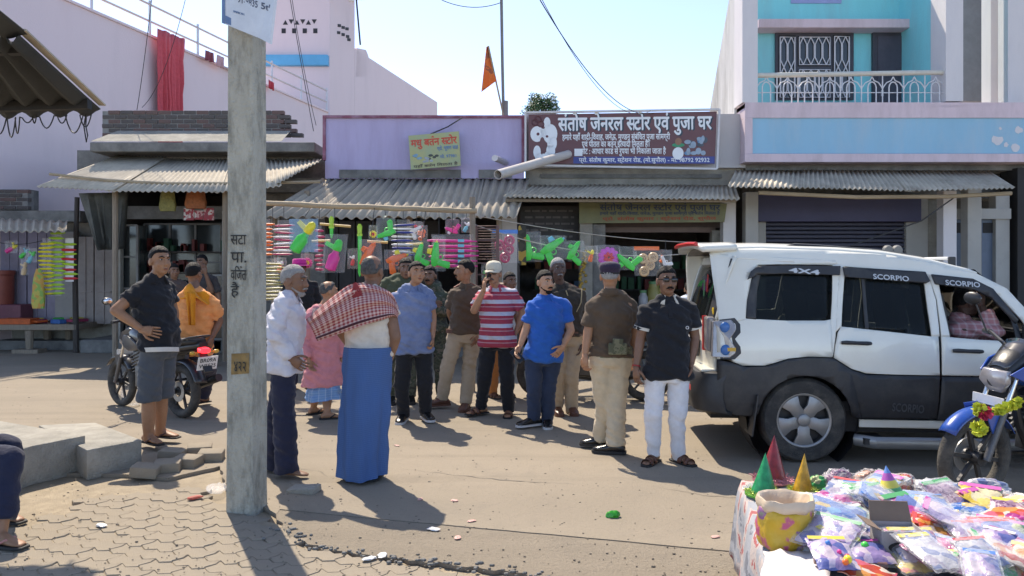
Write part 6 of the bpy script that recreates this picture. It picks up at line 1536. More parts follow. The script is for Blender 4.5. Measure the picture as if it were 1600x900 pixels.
# white sill and alloy side step
side_panel('sill', S((1346, 657), (1464, 659), (1650, 664), (1650, 676), (1346, 669)), m_cw, car, -.01)
# window glass, visors
def gl_(nm, pts, off=-.012): return side_panel(nm, S(*pts), m_glass, car, off, .005)
gl_('side_window', [(1168, 499), (1230, 502.5), (1291, 503), (1299, 492), (1306, 440), (1308, 418), (1192, 416), (1181, 433), (1171, 470)])
side_panel('window_louvre', S((1167, 498), (1183, 500), (1188, 455), (1198, 420), (1190, 417), (1181, 433), (1171, 470)), m_cb, car, .006, .012)
gl_('rear_door_window', [(1316, 511), (1400, 520), (1455, 526), (1455, 432), (1331, 426)])
side_panel('window_bar', S((1353, 515), (1359, 516), (1361, 430), (1356, 430)), m_cb, car, .002, .01); 
side_panel('front_window', S(*[(1484, 527), (1530, 530), (1592, 533), (1588, 500), (1570, 470), (1545, 452), (1477, 440)]), m_glass, car, -.02, .005, both=False, far_only=True)
side_panel('window_trim', S((1588, 534), (1598, 534), (1590, 497), (1572, 466), (1546, 447), (1546, 452), (1568, 472), (1584, 500)), m_cb, car, .004, .012)
vis = []
for pts in ([(1173, 437), (1179, 424), (1190, 416), (1240, 415), (1322, 416), (1320, 430), (1230, 428), (1190, 429)], [(1326, 417), (1456, 425), (1462, 440), (1456, 443), (1328, 433)], [(1466, 429), (1530, 436), (1560, 452), (1592, 500), (1588, 506), (1556, 466), (1530, 453), (1470, 444)]):
    vis.append(side_panel('window_visor', S(*pts), m_cb, car, .03, .02)[0])
cl_c, cl_s = math.cos(YAW), math.sin(YAW)
m_silv = mat('silver_lettering', (.55, .58, .6), rough=.5, var=.1, bump=0)
def car_text(txt, x0, x1, y, hpx, off, matl=m_silv, shear=0.0, bold=.03):
    a = csz(x0, y); b = csz(x1, y + 4 if x1 - x0 > 45 else y); ia = inset(*a); ib = inset(b[0], b[1])
    A_ = Vector((a[0], ia - off, a[1])); B_ = Vector((b[0], ib - off, b[1])); zt = a[1] + hpx / FPX * CY
    up = Vector((0, inset(a[0], zt) - ia, zt - a[1]))
    print_text('lettering', txt, matl, A_, B_ - A_, up, width=(B_ - A_).length, height=up.length * 1.38, bold=bold, parent=car, shear=shear, nrm_off=.004)
car_text('4X4', 1239, 1286, 425.5, 7.5, .048, shear=.0, bold=.06); car_text('SCORPIO', 1371, 1427, 436, 8, .048); car_text('SCORPIO', 1484, 1538, 445.5, 8, .05); car_text('SCORPIO', 1392, 1442, 641, 13, .03, mat('grey_decal', (.075, .08, .085), var=.2, bump=0), bold=.03)
# handles
for x, y in ((1337, 535.5), (1510, 548)):
    a = csz(x, y); k = MB(); y0 = inset(*a)
    k.tube([(a[0] - .115, y0 - .012, a[1]), (a[0] - .08, y0 - .03, a[1] + .003), (a[0], y0 - .036, a[1]), (a[0] + .08, y0 - .03, a[1] - .003), (a[0] + .115, y0 - .012, a[1] - .004)], [.018, .022, .019, .022, .018], 10, flat=.8); k.build('door_handle', m_cb, car, smooth=True)
# inner shell so the cabin is closed and dark
L0, L1 = -.72, 3.35
k = MB(); k.bbox((L0 + .1, .1, .42), (2.2, 2 * HWB - .1, .5)); k.bbox((1.98, .12, .5), (2.1, 2 * HWB - .12, 1.05)); k.build('cabin_floor', m_cb, car)
k = MB(); k.bbox((.35, .1, .25), (sF - .42, 2 * HWB - .1, .42)); k.bbox((-.7, .35, .3), (3.2, 2 * HWB - .35, .5)); k.build('underbody', m_black, car)
m_seat = mat('seat_fabric', (.09, .085, .08), rough=.9, var=.2)
for sx, sy in ((.62, .5), (.62, 1.3), (1.5, .5), (1.5, 1.3)):
    k = MB(); k.box((sx, sy, .78), (.5, .52, .16)); k.box((sx - .28, sy, 1.1), (.14, .5, .62), Matrix.Rotation(R(-10), 3, 'Y')); k.box((sx - .36, sy, 1.47), (.1, .28, .18)); k.build('seat', m_seat, car, smooth=True, bevel=.04)
# roof, with cross curvature
rz = lambda s_: interp([csz(1120, 0)[0], csz(1200, 0)[0], csz(1320, 0)[0], csz(1400, 0)[0], csz(1470, 0)[0], csz(1540, 0)[0]], [csz(1120, 389)[1], csz(1200, 387)[1], csz(1320, 391)[1], csz(1400, 397)[1], csz(1470, 409)[1], csz(1540, 427)[1]], s_)
rs0, rs1 = csz(1119, 0)[0], csz(1541, 0)[0]; P = []
for i in range(25):
    s_ = lerp(rs0, rs1, i / 24); z = rz(s_); y0 = inset(s_, z) - .004; row = []
    for j in range(15):
        u = j / 14; row.append(Vector((s_, lerp(y0, 2 * HWB - y0, u), z + .055 * (1 - (2 * u - 1) ** 4) - .002)))
    P.append(row)
k = MB(); k.grid(P); k.build('roof', m_cw, car, smooth=True, solid=.02)
P = [[p + Vector((0, 0, -.035)) for p in r_] for r_ in P]; k = MB(); k.grid(P); k.build('headliner', mat('headliner', (.2, .19, .17), var=.1), car, smooth=True, solid=.01)
# rear: tailgate, window, lamps, spoiler, bumper
zt = csz(1120, 400)[1]; sT = csz(1122, 400)[0] + .02; sBt = csz(1136, 562)[0] - .1; zbelt = 1.14
def rear_s(z): return interp([.45, .62, .9, zbelt, 1.5, zt], [-.76, -.76, -.77, -.75, -.66, -.58], z)
def rear_panel(nm, y0, y1, z0, z1, matl, off=0.0, n=8, m_=10, curve=.06, thick=.02):
    P = []
    for i in range(m_ + 1):
        z = lerp(z0, z1, i / m_); row = []
        for j in range(n + 1):
            y = lerp(y0, y1, j / n); e = abs(y - HWB) / HWB; row.append(Vector((rear_s(z) - off + curve * e ** 3 * 1.5, y, z)))
        P.append(row)
    k = MB(); k.grid(P); return k.build(nm, matl, car, smooth=True, solid=thick)
rear_panel('tailgate', .10, 1.70, .62, zbelt, m_cw)
rear_panel('tailgate_frame', .14, .30, zbelt, zt, m_cw); rear_panel('tailgate_frame', 1.50, 1.66, zbelt, zt, m_cw); rear_panel('tailgate_frame', .30, 1.5, zt - .07, zt, m_cw)
rear_panel('rear_window', .30, 1.50, zbelt + .0, zt - .07, m_glass, -.004, thick=.006)
rear_panel('window_border', .17, .31, zbelt + .02, zt - .02, m_cb, .016, thick=.008)
k = MB(); k.bbox((L0 + .25, .35, .5), (L0 + .3, 1.45, 1.0)); k.build('inner_trim', m_cb, car)
for z, y, r_, c in ((1.60, .24, .032, (.7, .05, .08)), (1.44, .235, .036, (.03, .42, .6)), (1.24, .22, .036, (.75, .5, .03))):
    k = MB(); k.cyl((rear_s(z) - .028 + .05, y, z), (rear_s(z) - .034 + .05, y, z), r_, 18); k.build('round_sticker', plastic('stk%d' % int(z * 100), c), car)
for y, z, c in ((.62, 1.45, (.55, .05, .05)), (.72, 1.4, (.1, .3, .12))):
    k = MB(); k.box((rear_s(z) - .008, y, z), (.004, .05, .22), Matrix.Rotation(R(18), 3, 'X')); k.build('window_sticker', plastic('wst%d' % int(y * 100), c), car)
# spoiler
k = MB(); P = []
for i in range(7):
    t_ = i / 6; row = []
    for j in range(13):
        u = j / 12; row.append(Vector((lerp(sT + .18, sT - .16 + .05 * (2 * u - 1) ** 4, t_), lerp(.2, 1.6, u), csz(1120, 389)[1] + .045 * (1 - (2 * u - 1) ** 4) + .012 - .012 * t_)))
    P.append(row)
k.grid(P); k.build('roof_spoiler', m_cw, car, smooth=True, solid=.045)
k = MB(); k.tube([(sT - .155, .28, csz(0, 389)[1] + .04), (sT - .175, .6, csz(0, 389)[1] + .05), (sT - .175, 1.2, csz(0, 389)[1] + .05), (sT - .155, 1.5, csz(0, 389)[1] + .04)], .018, 8); k.build('brake_light', plastic('red_lamp', (.55, .02, .02)), car, smooth=True)
# tail lamps
m_lens = mat('lamp_clear', (.36, .34, .34), rough=.15, metal=.35, var=.25, scale=9, bump=.02); m_red = plastic('red_lamp', None)
for sgn in (1, -1):
    yy = (lambda a: a) if sgn > 0 else (lambda a: 2 * HWB - a)
    lamp = sub('tail_lamp', car)
    for nm, pts, mm, off in (('housing', [(1126, 500), (1150, 497), (1158, 507), (1158, 520), (1149, 530), (1157, 542), (1158, 552), (1148, 562), (1126, 562)], m_cb, .014), ('lens', [(1114, 503), (1144, 500), (1150, 508), (1150, 517), (1141, 530), (1149, 543), (1149, 552), (1140, 559), (1114, 559)], m_lens, .022)):
        out = S(*pts); kk = MB(); vs = []
        for s_, z in out:
            sb = max(s_, rear_s(z) + .012); vs.append(Vector((sb, yy(inset(sb, z) - off), z)))
        kk.prism(vs, (0, .05 * sgn, 0)); kk.build(nm, mm, lamp, bevel=.006)
    kk = MB(); kk.bbox((rear_s(1.0) - .01, yy(.13), .90), (rear_s(1.0) + .06, yy(.30), 1.20)); kk.build('rear_lens', m_lens, lamp, bevel=.02)
    kk = MB(); kk.bbox((rear_s(1.0) - .016, yy(.29), .90), (rear_s(1.0) + .02, yy(.335), 1.2)); kk.build('red_strip', m_red, lamp)
    for z, c in ((1.115, (.04, .15, .4)), (.945, (.04, .18, .42))):
        p = csz(1134, 512 if z > 1 else 547); kk = MB(); kk.ball((p[0], yy(inset(*p) - .02), p[1]), (.042, .018, .045), nu=12, nv=8); kk.build('bulb', plastic('blue_bulb', c), lamp, smooth=True)
    p = csz(1140, 545); kk = MB(); kk.bbox((p[0] - .02, yy(inset(*p) - .030), p[1] - .02), (p[0] + .05, yy(inset(*p) - .02), p[1] + .01)); kk.build('indicator', plastic('amber', (.6, .35, .05)), lamp)
# bumper
k = MB(); P = []
for zz, so in ((.40, .02), (.42, -.03), (.52, -.05), (.66, -.05), (.72, -.02), (.735, .05)):
    row = []
    for j in range(21):
        u = j / 20; y = lerp(-.005, 2 * HWB + .005, u); e = abs(2 * u - 1); row.append(Vector((-.83 + so + .22 * max(0, e - .86) / .14 * e, y, zz)))
    P.append(row)
k.grid(P); k.build('rear_bumper', m_cb, car, smooth=True, solid=.03)
k = MB(); k.bbox((-.83, .1, .735), (-.7, 1.7, .76)); k.build('bumper_step', m_cw, car, bevel=.01)
k = MB(); k.bbox((-.895, .22, .56), (-.875, .30, .61)); k.build('reflector', m_red, car)
k = MB(); k.box((-.80, .74, .92), (.012, .46, .12)); pt = k.build('number_plate', m_white, car); k = MB(); k.box((-.79, .74, .92), (.02, .52, .18)); k.build('plate_frame', m_cb, car)
print_text('lettering', 'BR 50', m_ink, (-.8075, .93, .925), (0, -1, 0), (0, 0, 1), width=.36, height=.06, bold=.03, parent=car, nrm_off=.0); print_text('lettering', 'P 4201', m_ink, (-.8075, .93, .87), (0, -1, 0), (0, 0, 1), width=.36, height=.06, bold=.03, parent=car, nrm_off=.0)
k = MB(); k.box((-.42, .05, .40), (.012, .26, .34), Matrix.Rotation(R(8), 3, 'Y')); k.build('mud_flap', m_cb, car)
k = MB(); k.box((-.435, .05, .29), (.012, .24, .10), Matrix.Rotation(R(8), 3, 'Y')); k.build('flap_reflector', m_red, car)
k = MB(); a = csz(1118, 440); 
# wheels
def car_wheel(s_, y, side):
    w_ = sub('wheel', car); w_.location = (s_, y, wheel_r - .0)
    k = MB(); prof = []
    Wd = .235
    for r_, h in ((.225, -Wd / 2), (.27, -Wd / 2 - .012), (.325, -Wd / 2 - .006), (.346, -Wd / 2 + .02), (.352, -Wd / 2 + .05), (.352, Wd / 2 - .05), (.346, Wd / 2 - .02), (.325, Wd / 2 + .006), (.27, Wd / 2 + .012), (.225, Wd / 2)): prof.append((r_, h))
    k.revolve((0, 0, 0), (0, 1, 0), prof, 40); k.build('tyre', m_tyre, w_, smooth=True)
    d = -1 if side > 0 else 1
    k = MB(); k.revolve((0, 0, 0), (0, d, 0), [(.228, -.06), (.228, .095), (.215, .105), (.205, .09), (.2, .03), (.03, .03)], 36, True); k.build('rim', mat('rim_dark', (.05, .05, .05), metal=.3, rough=.5), w_, smooth=True)
    k = MB()
    for i in range(5):
        a = R(90 + 72 * i + 36); c0 = Vector((math.cos(a), 0, math.sin(a))); t_ = Vector((-math.sin(a), 0, math.cos(a))); dy = Vector((0, d, 0))
        q = [c0 * .04 + t_ * .05, c0 * .04 - t_ * .05, c0 * .12 - t_ * .05, c0 * .205 - t_ * .088, c0 * .216, c0 * .205 + t_ * .088, c0 * .12 + t_ * .05]
        k.prism([p + dy * (.098 if j < 2 else .104) for j, p in enumerate(q)], dy * -.03)
    k.revolve((0, 0, 0), (0, d, 0), [(.232, .085), (.232, .108), (.222, .112), (.205, .106), (.205, .085)], 36); k.build('hub_cover', m_alloy, w_, smooth=True, bevel=.004)
    k = MB(); k.revolve((0, 0, 0), (0, d, 0), [(.052, .09), (.05, .118), (.035, .124), (.001, .124)], 20); k.build('hub_cap', m_alloy, w_, smooth=True)
for s_ in (0, sF):
    car_wheel(s_, .125, 1); car_wheel(s_, 2 * HWB - .125, -1)
    k = MB(); k.revolve((s_, .05, wheel_r), (0, 1, 0), [(.46, .02), (.46, .36), (.1, .36)], 24); k.build('wheel_well', m_black, car)
# side step
k = MB(); a = csz(1345, 690); b = csz(1660, 706); k.tube([(a[0] - .02, .08, a[1]), (a[0] + .1, -.04, a[1]), (2.15, -.04, a[1]), (2.25, .08, a[1])], .05, 10, flat=.55, up=(0, 1, 0)); k.build('side_step', m_alloy, car, smooth=True)
k = MB(); k.bbox((a[0] + .02, -.03, a[1] - .02), (a[0] + .2, .2, a[1] + .03)); k.build('step_bracket', m_cb, car)
# roof rails and luggage bars, spot lamps
def rail(y, sgn):
    k = MB(); pts = []
    for px, py in ((1238, 387), (1262, 382), (1300, 384), (1400, 392), (1440, 398), (1470, 404), (1486, 414)): a = csz(px, py); pts.append((a[0], y, a[1] + .0))
    k.tube(pts, [.02, .028, .028, .028, .028, .026, .012], 8, flat=.8); k.build('roof_rail', m_cb, car, smooth=True)
rail(.36, 1); rail(2 * HWB - .36, -1)
k = MB(); a = csz(1420, 407); k.tube([(a[0] - .02, .42, a[1] - .02), (a[0] + .02, .42, a[1] + .03), (a[0] + .2, .46, a[1] + .03), (a[0] + .26, .5, a[1] - .04)], .012, 8); k.build('luggage_bar', m_white, car, smooth=True)
a = csz(1512, 404); k = MB(); k.tube([(a[0] - .22, .62, a[1]), (a[0] + .0, .32, a[1] + .005)], .014, 8); k.build('mirror_arm', m_white, car); k = MB(); k.box((a[0] + .03, .32, a[1] - .05), (.06, .03, .14)); k.build('roof_mirror', m_cb, car, bevel=.01)
# bonnet, windscreen, front end (mostly outside the picture)
k = MB(); k.loft([[Vector((s_, y, z)) for y, z in ((.06, .55), (.05, 1.0), (.2, zz), (1.6, zz), (1.75, 1.0), (1.74, .55))] for s_, zz in ((2.1, 1.12), (2.6, 1.10), (3.2, 1.04), (3.36, .9))]); k.build('bonnet', m_cw, car, smooth=True)
k = MB(); P = []
for i in range(7):
    t_ = i / 6; s_ = lerp(csz(1541, 0)[0], csz(1640, 0)[0] + .05, t_); z = lerp(rz(9) + .03, 1.08, t_); P.append([Vector((s_ + .06 * (1 - abs(2 * j / 8 - 1) ** 2), lerp(inset(1, z) + .03, 2 * HWB - inset(1, z) - .03, j / 8), z)) for j in range(9)])
k.grid(P); k.build('windscreen', m_glass, car, smooth=True, solid=.006)
k = MB(); k.bbox((3.36, .15, .45), (3.44, 1.65, .85)); k.build('front_grille', m_cb, car, bevel=.02)
for y in (.25, 1.55): k = MB(); k.ball((3.36, y, .82), (.06, .14, .1)); k.build('headlamp', m_lens, car, smooth=True)
k = MB(); k.ring((csz(1562, 505)[0] + .12, 1.25, 1.12), (.8, 0, .5), .18, .014, 24, 8); k.build('steering_wheel', m_cb, car, smooth=True)
k = MB(); k.bbox((2.05, .15, .6), (2.3, 1.65, 1.1)); k.build('dashboard', m_cb, car, bevel=.04)
k = MB(); k.tube([(a[0] + .0, .9, 1.62), (a[0] + .05, .9, 1.5)], .01, 6); k.box((a[0] + .05, .9, 1.48), (.03, .2, .07)); k.build('inner_mirror', m_cb, car)
# windscreen-side wing mirror
b_ = csz(1604, 520); k = MB(); k.box((b_[0], -.1, b_[1]), (.1, .2, .15)); k.build('wing_mirror', m_cb, car, bevel=.03)
# round pillar lamps by the shops, above the car roof
for px, lab in ((1463, 'left of the two round grey lamps on the car roof'), (1480, 'right of the two round grey lamps on the car roof')):
    pass
for px in (1463, 1480):
    a = csz(px, 394); k = MB(); k.revolve((a[0], .95, a[1] + .035), (0, -1, 0), [(.001, .03), (.04, .03), (.052, .0), (.03, -.05), (.001, -.06)], 18); k.cyl((a[0], .95, a[1] - .10), (a[0], .95, a[1]), .012, 8); k.build('spot_lamp', mat('lamp_back', (.14, .14, .135), rough=.6, var=.2), car, smooth=True)

# driver, elbow on the window sill
dY = CY + .33
person('driver in pink checked shirt resting his elbow on the car window', 1500, dY, 1.66, 80, J=dict(head=(1510, 473, .02), neck=(1500, 493, .05), sA=(1496, 512, -.1), sB=(1504, 512, .26), eA=(1556, 517, -.24), wA=(1533, 478, -.12), eB=(1545, 540, .32), wB=(1572, 525, .42), hA=(1490, 600, -.05), hB=(1492, 600, .15), kA=(1575, 598, -.05), kB=(1575, 598, .18), aA=(1600, 660, -.05), aB=(1600, 660, .18)),
       tone='deep', headyaw=95, moust='black', top=dict(mat=check_mat('pink_check', (.52, .24, .25), (.66, .5, .5), 22, 22, .3, coord='Object'), sleeve=1.75, hem=.05, collar=cloth('pink_plain', (.5, .25, .26))), bottom=dict(mat=C_navy), hands=dict(A=dict(d=(-.1, .1, 1), n=(.3, .6, 0), curl=45)), zbase=.0)

# ---------------------------------------------------------------- motorbikes
def make_bike(label, col, seat_up=0.0, fair=False, plate='BR09A', plate2='W5525', spoke_col=None, group=None):
    """bike along +x (front), standing on z = 0, wheelbase 1.3"""
    t = thing('motorbike', label, 'motorbike', group=group); WB = 1.30; rw = .305
    m_p = mat('bike_' + label[:12], col, rough=.3, var=.1, bump=0, coat=.4, dirt=tuple(q * .6 + .05 for q in col), dscale=6, damt=.5)
    m_rim = spoke_col or mat('bike_rim', (.04, .04, .042), rough=.4, metal=.3, var=.1)
    for x, wdt in ((0, .055), (WB, .043)):
        w_ = sub('wheel', t); w_.location = (x, 0, rw)
        k = MB(); k.ring((0, 0, 0), (0, 1, 0), rw - .05, .05, 36, 12, flat=wdt / .05); k.build('tyre', m_tyre, w_, smooth=True)
        k = MB(); k.revolve((0, 0, 0), (0, 1, 0), [(.228, -.035), (.255, -.03), (.255, .03), (.228, .035), (.218, .0), (.228, -.035)], 36)
        for i in range(6):
            a = R(60 * i + 10); c0 = Vector((math.cos(a), 0, math.sin(a))); k.bar(c0 * .03, c0 * .232, .026, .022, up=(0, 1, 0))
        k.cyl((0, -.06, 0), (0, .06, 0), .045, 14); k.build('rim', m_rim, w_, smooth=True)
        k = MB(); k.revolve((0, -.055 if x else .055, 0), (0, 1, 0), [(.06, -.003), (.115, -.003), (.115, .003), (.06, .003), (.06, -.003)], 28); k.build('brake_disc', m_alloy, w_, smooth=True)
    rk = Vector((WB - .30, 0, .93))         # steering head
    for y in (-.085, .085):
        k = MB(); k.tube([(WB, y, rw), (WB - .13, y, .62)], [.024, .024], 10); k.build('fork_slider', mat('fork_grey', (.12, .12, .125), rough=.4, metal=.5), t, smooth=True)
        k = MB(); k.tube([(WB - .125, y, .6), (WB - .235, y, .88)], [.016, .016], 10); k.build('fork_tube', m_chrome, t, smooth=True)
    def fender(cx, a0, a1, r_, wd, nm):
        k = MB(); P = []
        for i in range(15):
            a = R(lerp(a0, a1, i / 14)); e = Vector((math.cos(a), 0, math.sin(a))); row = []
            for j in range(9):
                u = j / 8 * 2 - 1; row.append(Vector((cx, 0, rw)) + e * (r_ - .03 * u * u) + Vector((0, u * wd, 0)))
            P.append(row)
        k.grid(P); return k.build(nm, m_p, t, smooth=True, solid=.006)
    fender(WB, 35, 150, rw + .03, .065, 'front_fender')
    for y in (-.075, .075):
        k = MB(); k.prism([(WB - .14, y, .66), (WB + .04, y, .65), (WB - .06, y, .45), (WB - .12, y, .5)], (0, .008, 0)); k.build('fender_stay', m_p, t)
    fender(-.04, 75, 160, rw + .06, .075, 'rear_fender')
    m_dk = mat('bike_black', (.02, .02, .021), rough=.4, var=.15, bump=.05); m_eng = mat('engine', (.10, .10, .10), rough=.45, metal=.5, var=.3)
    k = MB(); k.tube([(WB - .27, 0, .92), (.86, 0, .84), (.55, 0, .72), (.2, 0, .72), (-.25, 0, .78)], .03, 8); k.tube([(WB - .25, 0, .86), (.92, 0, .5), (.8, 0, .3), (.45, 0, .28)], .028, 8); k.build('frame', m_dk, t, smooth=True)
    # tank
    rg = []
    for x, w_, h_, zc in ((.48, .085, .055, .80), (.56, .12, .10, .84), (.70, .15, .135, .87), (.84, .155, .14, .885), (.96, .12, .115, .88), (1.03, .06, .07, .875)): rg.append(ering(Vector((x, 0, zc)), Vector((0, 1, 0)), Vector((0, 0, 1)), w_, h_, 20, 2.6))
    k = MB(); k.loft(rg); k.build('tank', m_p, t, smooth=True)
    for y in (-1, 1):
        k = MB(); k.prism([(1.06, y * .13, .87), (.98, y * .165, .905), (.86, y * .18, .90), (.72, y * .175, .84), (.62, y * .16, .76), (.70, y * .165, .73), (.86, y * .172, .72), (.99, y * .16, .75), (1.05, y * .14, .80)], (0, -y * .03, 0)); k.build('tank_shroud', m_p, t, smooth=True, bevel=.014, auto=60)
        k = MB(); k.prism([(.5, y * .125, .80), (.1, y * .12, .84), (-.02, y * .11, .78), (.25, y * .13, .58), (.46, y * .135, .6)], (0, -y * .02, 0)); k.build('side_panel', m_dk, t, bevel=.012)
    # seat
    rg = []
    for x, w_, zc, h_ in ((.56, .09, .815, .03), (.44, .13, .81, .045), (.25, .14, .815, .05), (.1, .135, .845, .05), (-.12, .125, .875, .045), (-.3, .1, .885, .035), (-.36, .06, .885, .02)): rg.append(ering(Vector((x, 0, zc)), Vector((0, 1, 0)), Vector((0, 0, 1)), w_, h_, 18, 3))
    k = MB(); k.loft(rg); k.build('seat', mat('bike_seat', (.02, .019, .019), rough=.65, var=.2, bump=.3), t, smooth=True)
    k = MB(); k.loft([ering(Vector((x, 0, z)), Vector((0, 1, 0)), Vector((0, 0, 1)), w_, h_, 14, 2.6) for x, z, w_, h_ in ((.12, .77, .1, .05), (-.2, .82, .085, .045), (-.4, .85, .055, .035))]); k.build('tail_cowl', m_p if fair else m_dk, t, smooth=True)
    k = MB(); k.tube([(-.1, -.11, .88), (-.3, -.115, .93), (-.42, -.06, .95), (-.42, .06, .95), (-.3, .115, .93), (-.1, .11, .88)], .012, 8); k.build('grab_rail', m_dk, t, smooth=True)
    k = MB(); k.loft([ering(Vector((x, 0, z)), Vector((0, 1, 0)), Vector((0, 0, 1)), w_, h_, 12, 3) for x, z, w_, h_ in ((-.36, .80, .05, .035), (-.44, .79, .06, .032), (-.455, .788, .045, .022))]); k.build('tail_light', mat('tail_lit', (.6, .02, .03), rough=.2, emit=(1, .03, .05, .8)), t, smooth=True)
    k = MB(); k.bar((-.38, 0, .76), (-.5, 0, .56), .1, .02, up=(1, 0, 0)); k.build('rear_flap', m_dk, t)
    pm = Matrix.Rotation(R(-14), 3, 'Y'); k = MB(); k.box((-.475, 0, .655), (.008, .24, .15), pm); k.build('number_plate', m_white, t)
    ux_ = Vector((0, -1, 0)); uy_ = pm @ Vector((0, 0, 1))
    for s_, dz in ((plate, .008), (plate2, -.055)): print_text('lettering', s_, m_ink, Vector((-.4795, .1, .66)) + uy_ * dz, ux_, uy_, width=.2, height=.06, bold=.02, parent=t, nrm_off=.002)
    for y in (-.13, .13): k = MB(); k.tube([(-.4, y * .4, .77), (-.42, y, .77)], .008, 6); k.ball((-.42, y * 1.1, .77), (.025, .04, .022), nu=8, nv=6); k.build('indicator', plastic('amber', None), t, smooth=True)
    # engine, exhaust, swing arm, foot pegs
    k = MB(); k.box((.62, 0, .42), (.34, .24, .24)); k.box((.76, 0, .6), (.18, .2, .24), Matrix.Rotation(R(18), 3, 'Y'))
    for i in range(6): k.box((.76 + .012 * i, 0, .5 + .035 * i), (.21, .23, .012), Matrix.Rotation(R(18), 3, 'Y'))
    k.cyl((.56, -.15, .4), (.56, .15, .4), .1, 18); k.build('engine', m_eng, t, smooth=True, bevel=.01)
    k = MB(); k.tube([(.86, .0, .56), (.95, -.06, .45), (.86, -.12, .26), (.5, -.15, .22), (.2, -.16, .28), (-.05, -.17, .36), (-.42, -.18, .47)], [.02, .02, .022, .024, .045, .052, .045], 12); k.build('exhaust', mat('exhaust', (.06, .06, .06), rough=.35, metal=.7), t, smooth=True)
    for y in (-.09, .09): k = MB(); k.bar((.45, y, .36), (0, y, rw), .03, .045); k.build('swing_arm', m_dk, t); k = MB(); k.tube([(.12, y * 1.3, .70), (.03, y * 1.3, .34)], .03, 10); k.build('shock_absorber', m_eng, t, smooth=True)
    k = MB(); k.tube([(.48, -.26, .32), (.48, .26, .32)], .013, 8); k.tube([(.1, -.24, .42), (.1, .24, .42)], .013, 8); k.build('footpegs', m_dk, t)
    k = MB(); k.tube([(.4, .12, .28), (.36, .2, .02)], .013, 6); k.build('side_stand', m_dk, t)
    # bars, cowl, headlamp, mirrors
    hb = Vector((WB - .36, 0, 1.05))
    k = MB(); k.tube([hb + Vector((-.12, -.36, .02)), hb + Vector((-.03, -.25, .03)), hb + Vector((.03, -.08, -.04)), hb + Vector((.03, .08, -.04)), hb + Vector((-.03, .25, .03)), hb + Vector((-.12, .36, .02))], .012, 8); k.build('handlebar', m_dk, t, smooth=True)
    for y in (-1, 1):
        k = MB(); k.tube([hb + Vector((-.06, y * .28, .025)), hb + Vector((-.125, y * .38, .02))], .019, 10); k.build('grip', m_dk, t, smooth=True)
        k = MB(); k.tube([hb + Vector((.0, y * .26, .03)), hb + Vector((.07, y * .30, .22))], .006, 6); st_ = k.build('mirror_stem', m_dk, t, smooth=True)
        k = MB(); k.ball(hb + Vector((.07, y * .33, .26)), (.022, .07, .045), nu=14, nv=8); k.build('mirror', m_dk, t, smooth=True); k = MB(); k.ball(hb + Vector((.056, y * .33, .26)), (.012, .06, .037), nu=14, nv=8); k.build('mirror_glass', m_chrome, t, smooth=True)
    rg = []
    for x, zc, w_, h_ in ((.90, .955, .085, .06), (.98, .945, .105, .085), (1.06, .905, .105, .095), (1.13, .85, .085, .08), (1.175, .81, .05, .045)): rg.append(ering(Vector((x, 0, zc)), Vector((0, 1, 0)), Vector((0, 0, 1)), w_, h_, 18, 2.4))
    k = MB(); k.loft(rg); k.build('headlamp_cowl', m_dk, t, smooth=True)
    for y in (-1, 1):
        k = MB(); k.prism([(1.17, y * .10, .86), (1.06, y * .137, .93), (.90, y * .125, .99), (.84, y * .11, .97), (.95, y * .128, .88), (1.08, y * .128, .82)], (0, y * .012, 0)); k.build('cowl_blade', m_p, t, smooth=True, bevel=.005)
    k = MB(); k.prism([(1.175, -.09, .88), (1.175, .09, .88), (1.195, .10, .80), (1.165, .045, .73), (1.165, -.045, .73), (1.195, -.10, .80)], (-.05, 0, .0)); k.build('headlamp', m_lens, t, smooth=True, bevel=.012)
    k = MB(); P = []
    for i in range(6):
        P.append([Vector((1.155 - .04 * i, (j / 6 * 2 - 1) * (.07 + .006 * i), .905 + .034 * i - .02 * (j / 6 * 2 - 1) ** 2)) for j in range(7)])
    k.grid(P); k.build('visor', mat('smoke_visor', (.035, .035, .04), rough=.12, var=.05, bump=0, coat=.5), t, smooth=True, solid=.005)
    k = MB(); k.box((1.215, 0, .68), (.008, .22, .06)); k.build('front_plate', m_white, t)
    return t
def place_bike(t, rear, ang, scale=1.0, lean=0.0):
    t.location = (rear[0], rear[1], 0); t.rotation_euler = (R(lean), 0, R(ang)); t.scale = (scale,) * 3
ba = make_bike('black motorbike with rider in orange seen from behind at the left', (.022, .022, .027))
place_bike(ba, (-3.55, 8.28), 145, .95)
bb = make_bike('blue motorbike with flower garland parked behind the goods table', (.012, .075, .36), fair=True, plate='BR50', plate2='K2291')
place_bike(bb, (4.46, 5.74), 199, 1.05, -4)
bc = make_bike('dark motorbike half hidden behind the policeman and the man in sunglasses', (.03, .03, .033), plate='BR50', plate2='J6613')
place_bike(bc, (1.62, 9.3), 168, 1.0, 4)
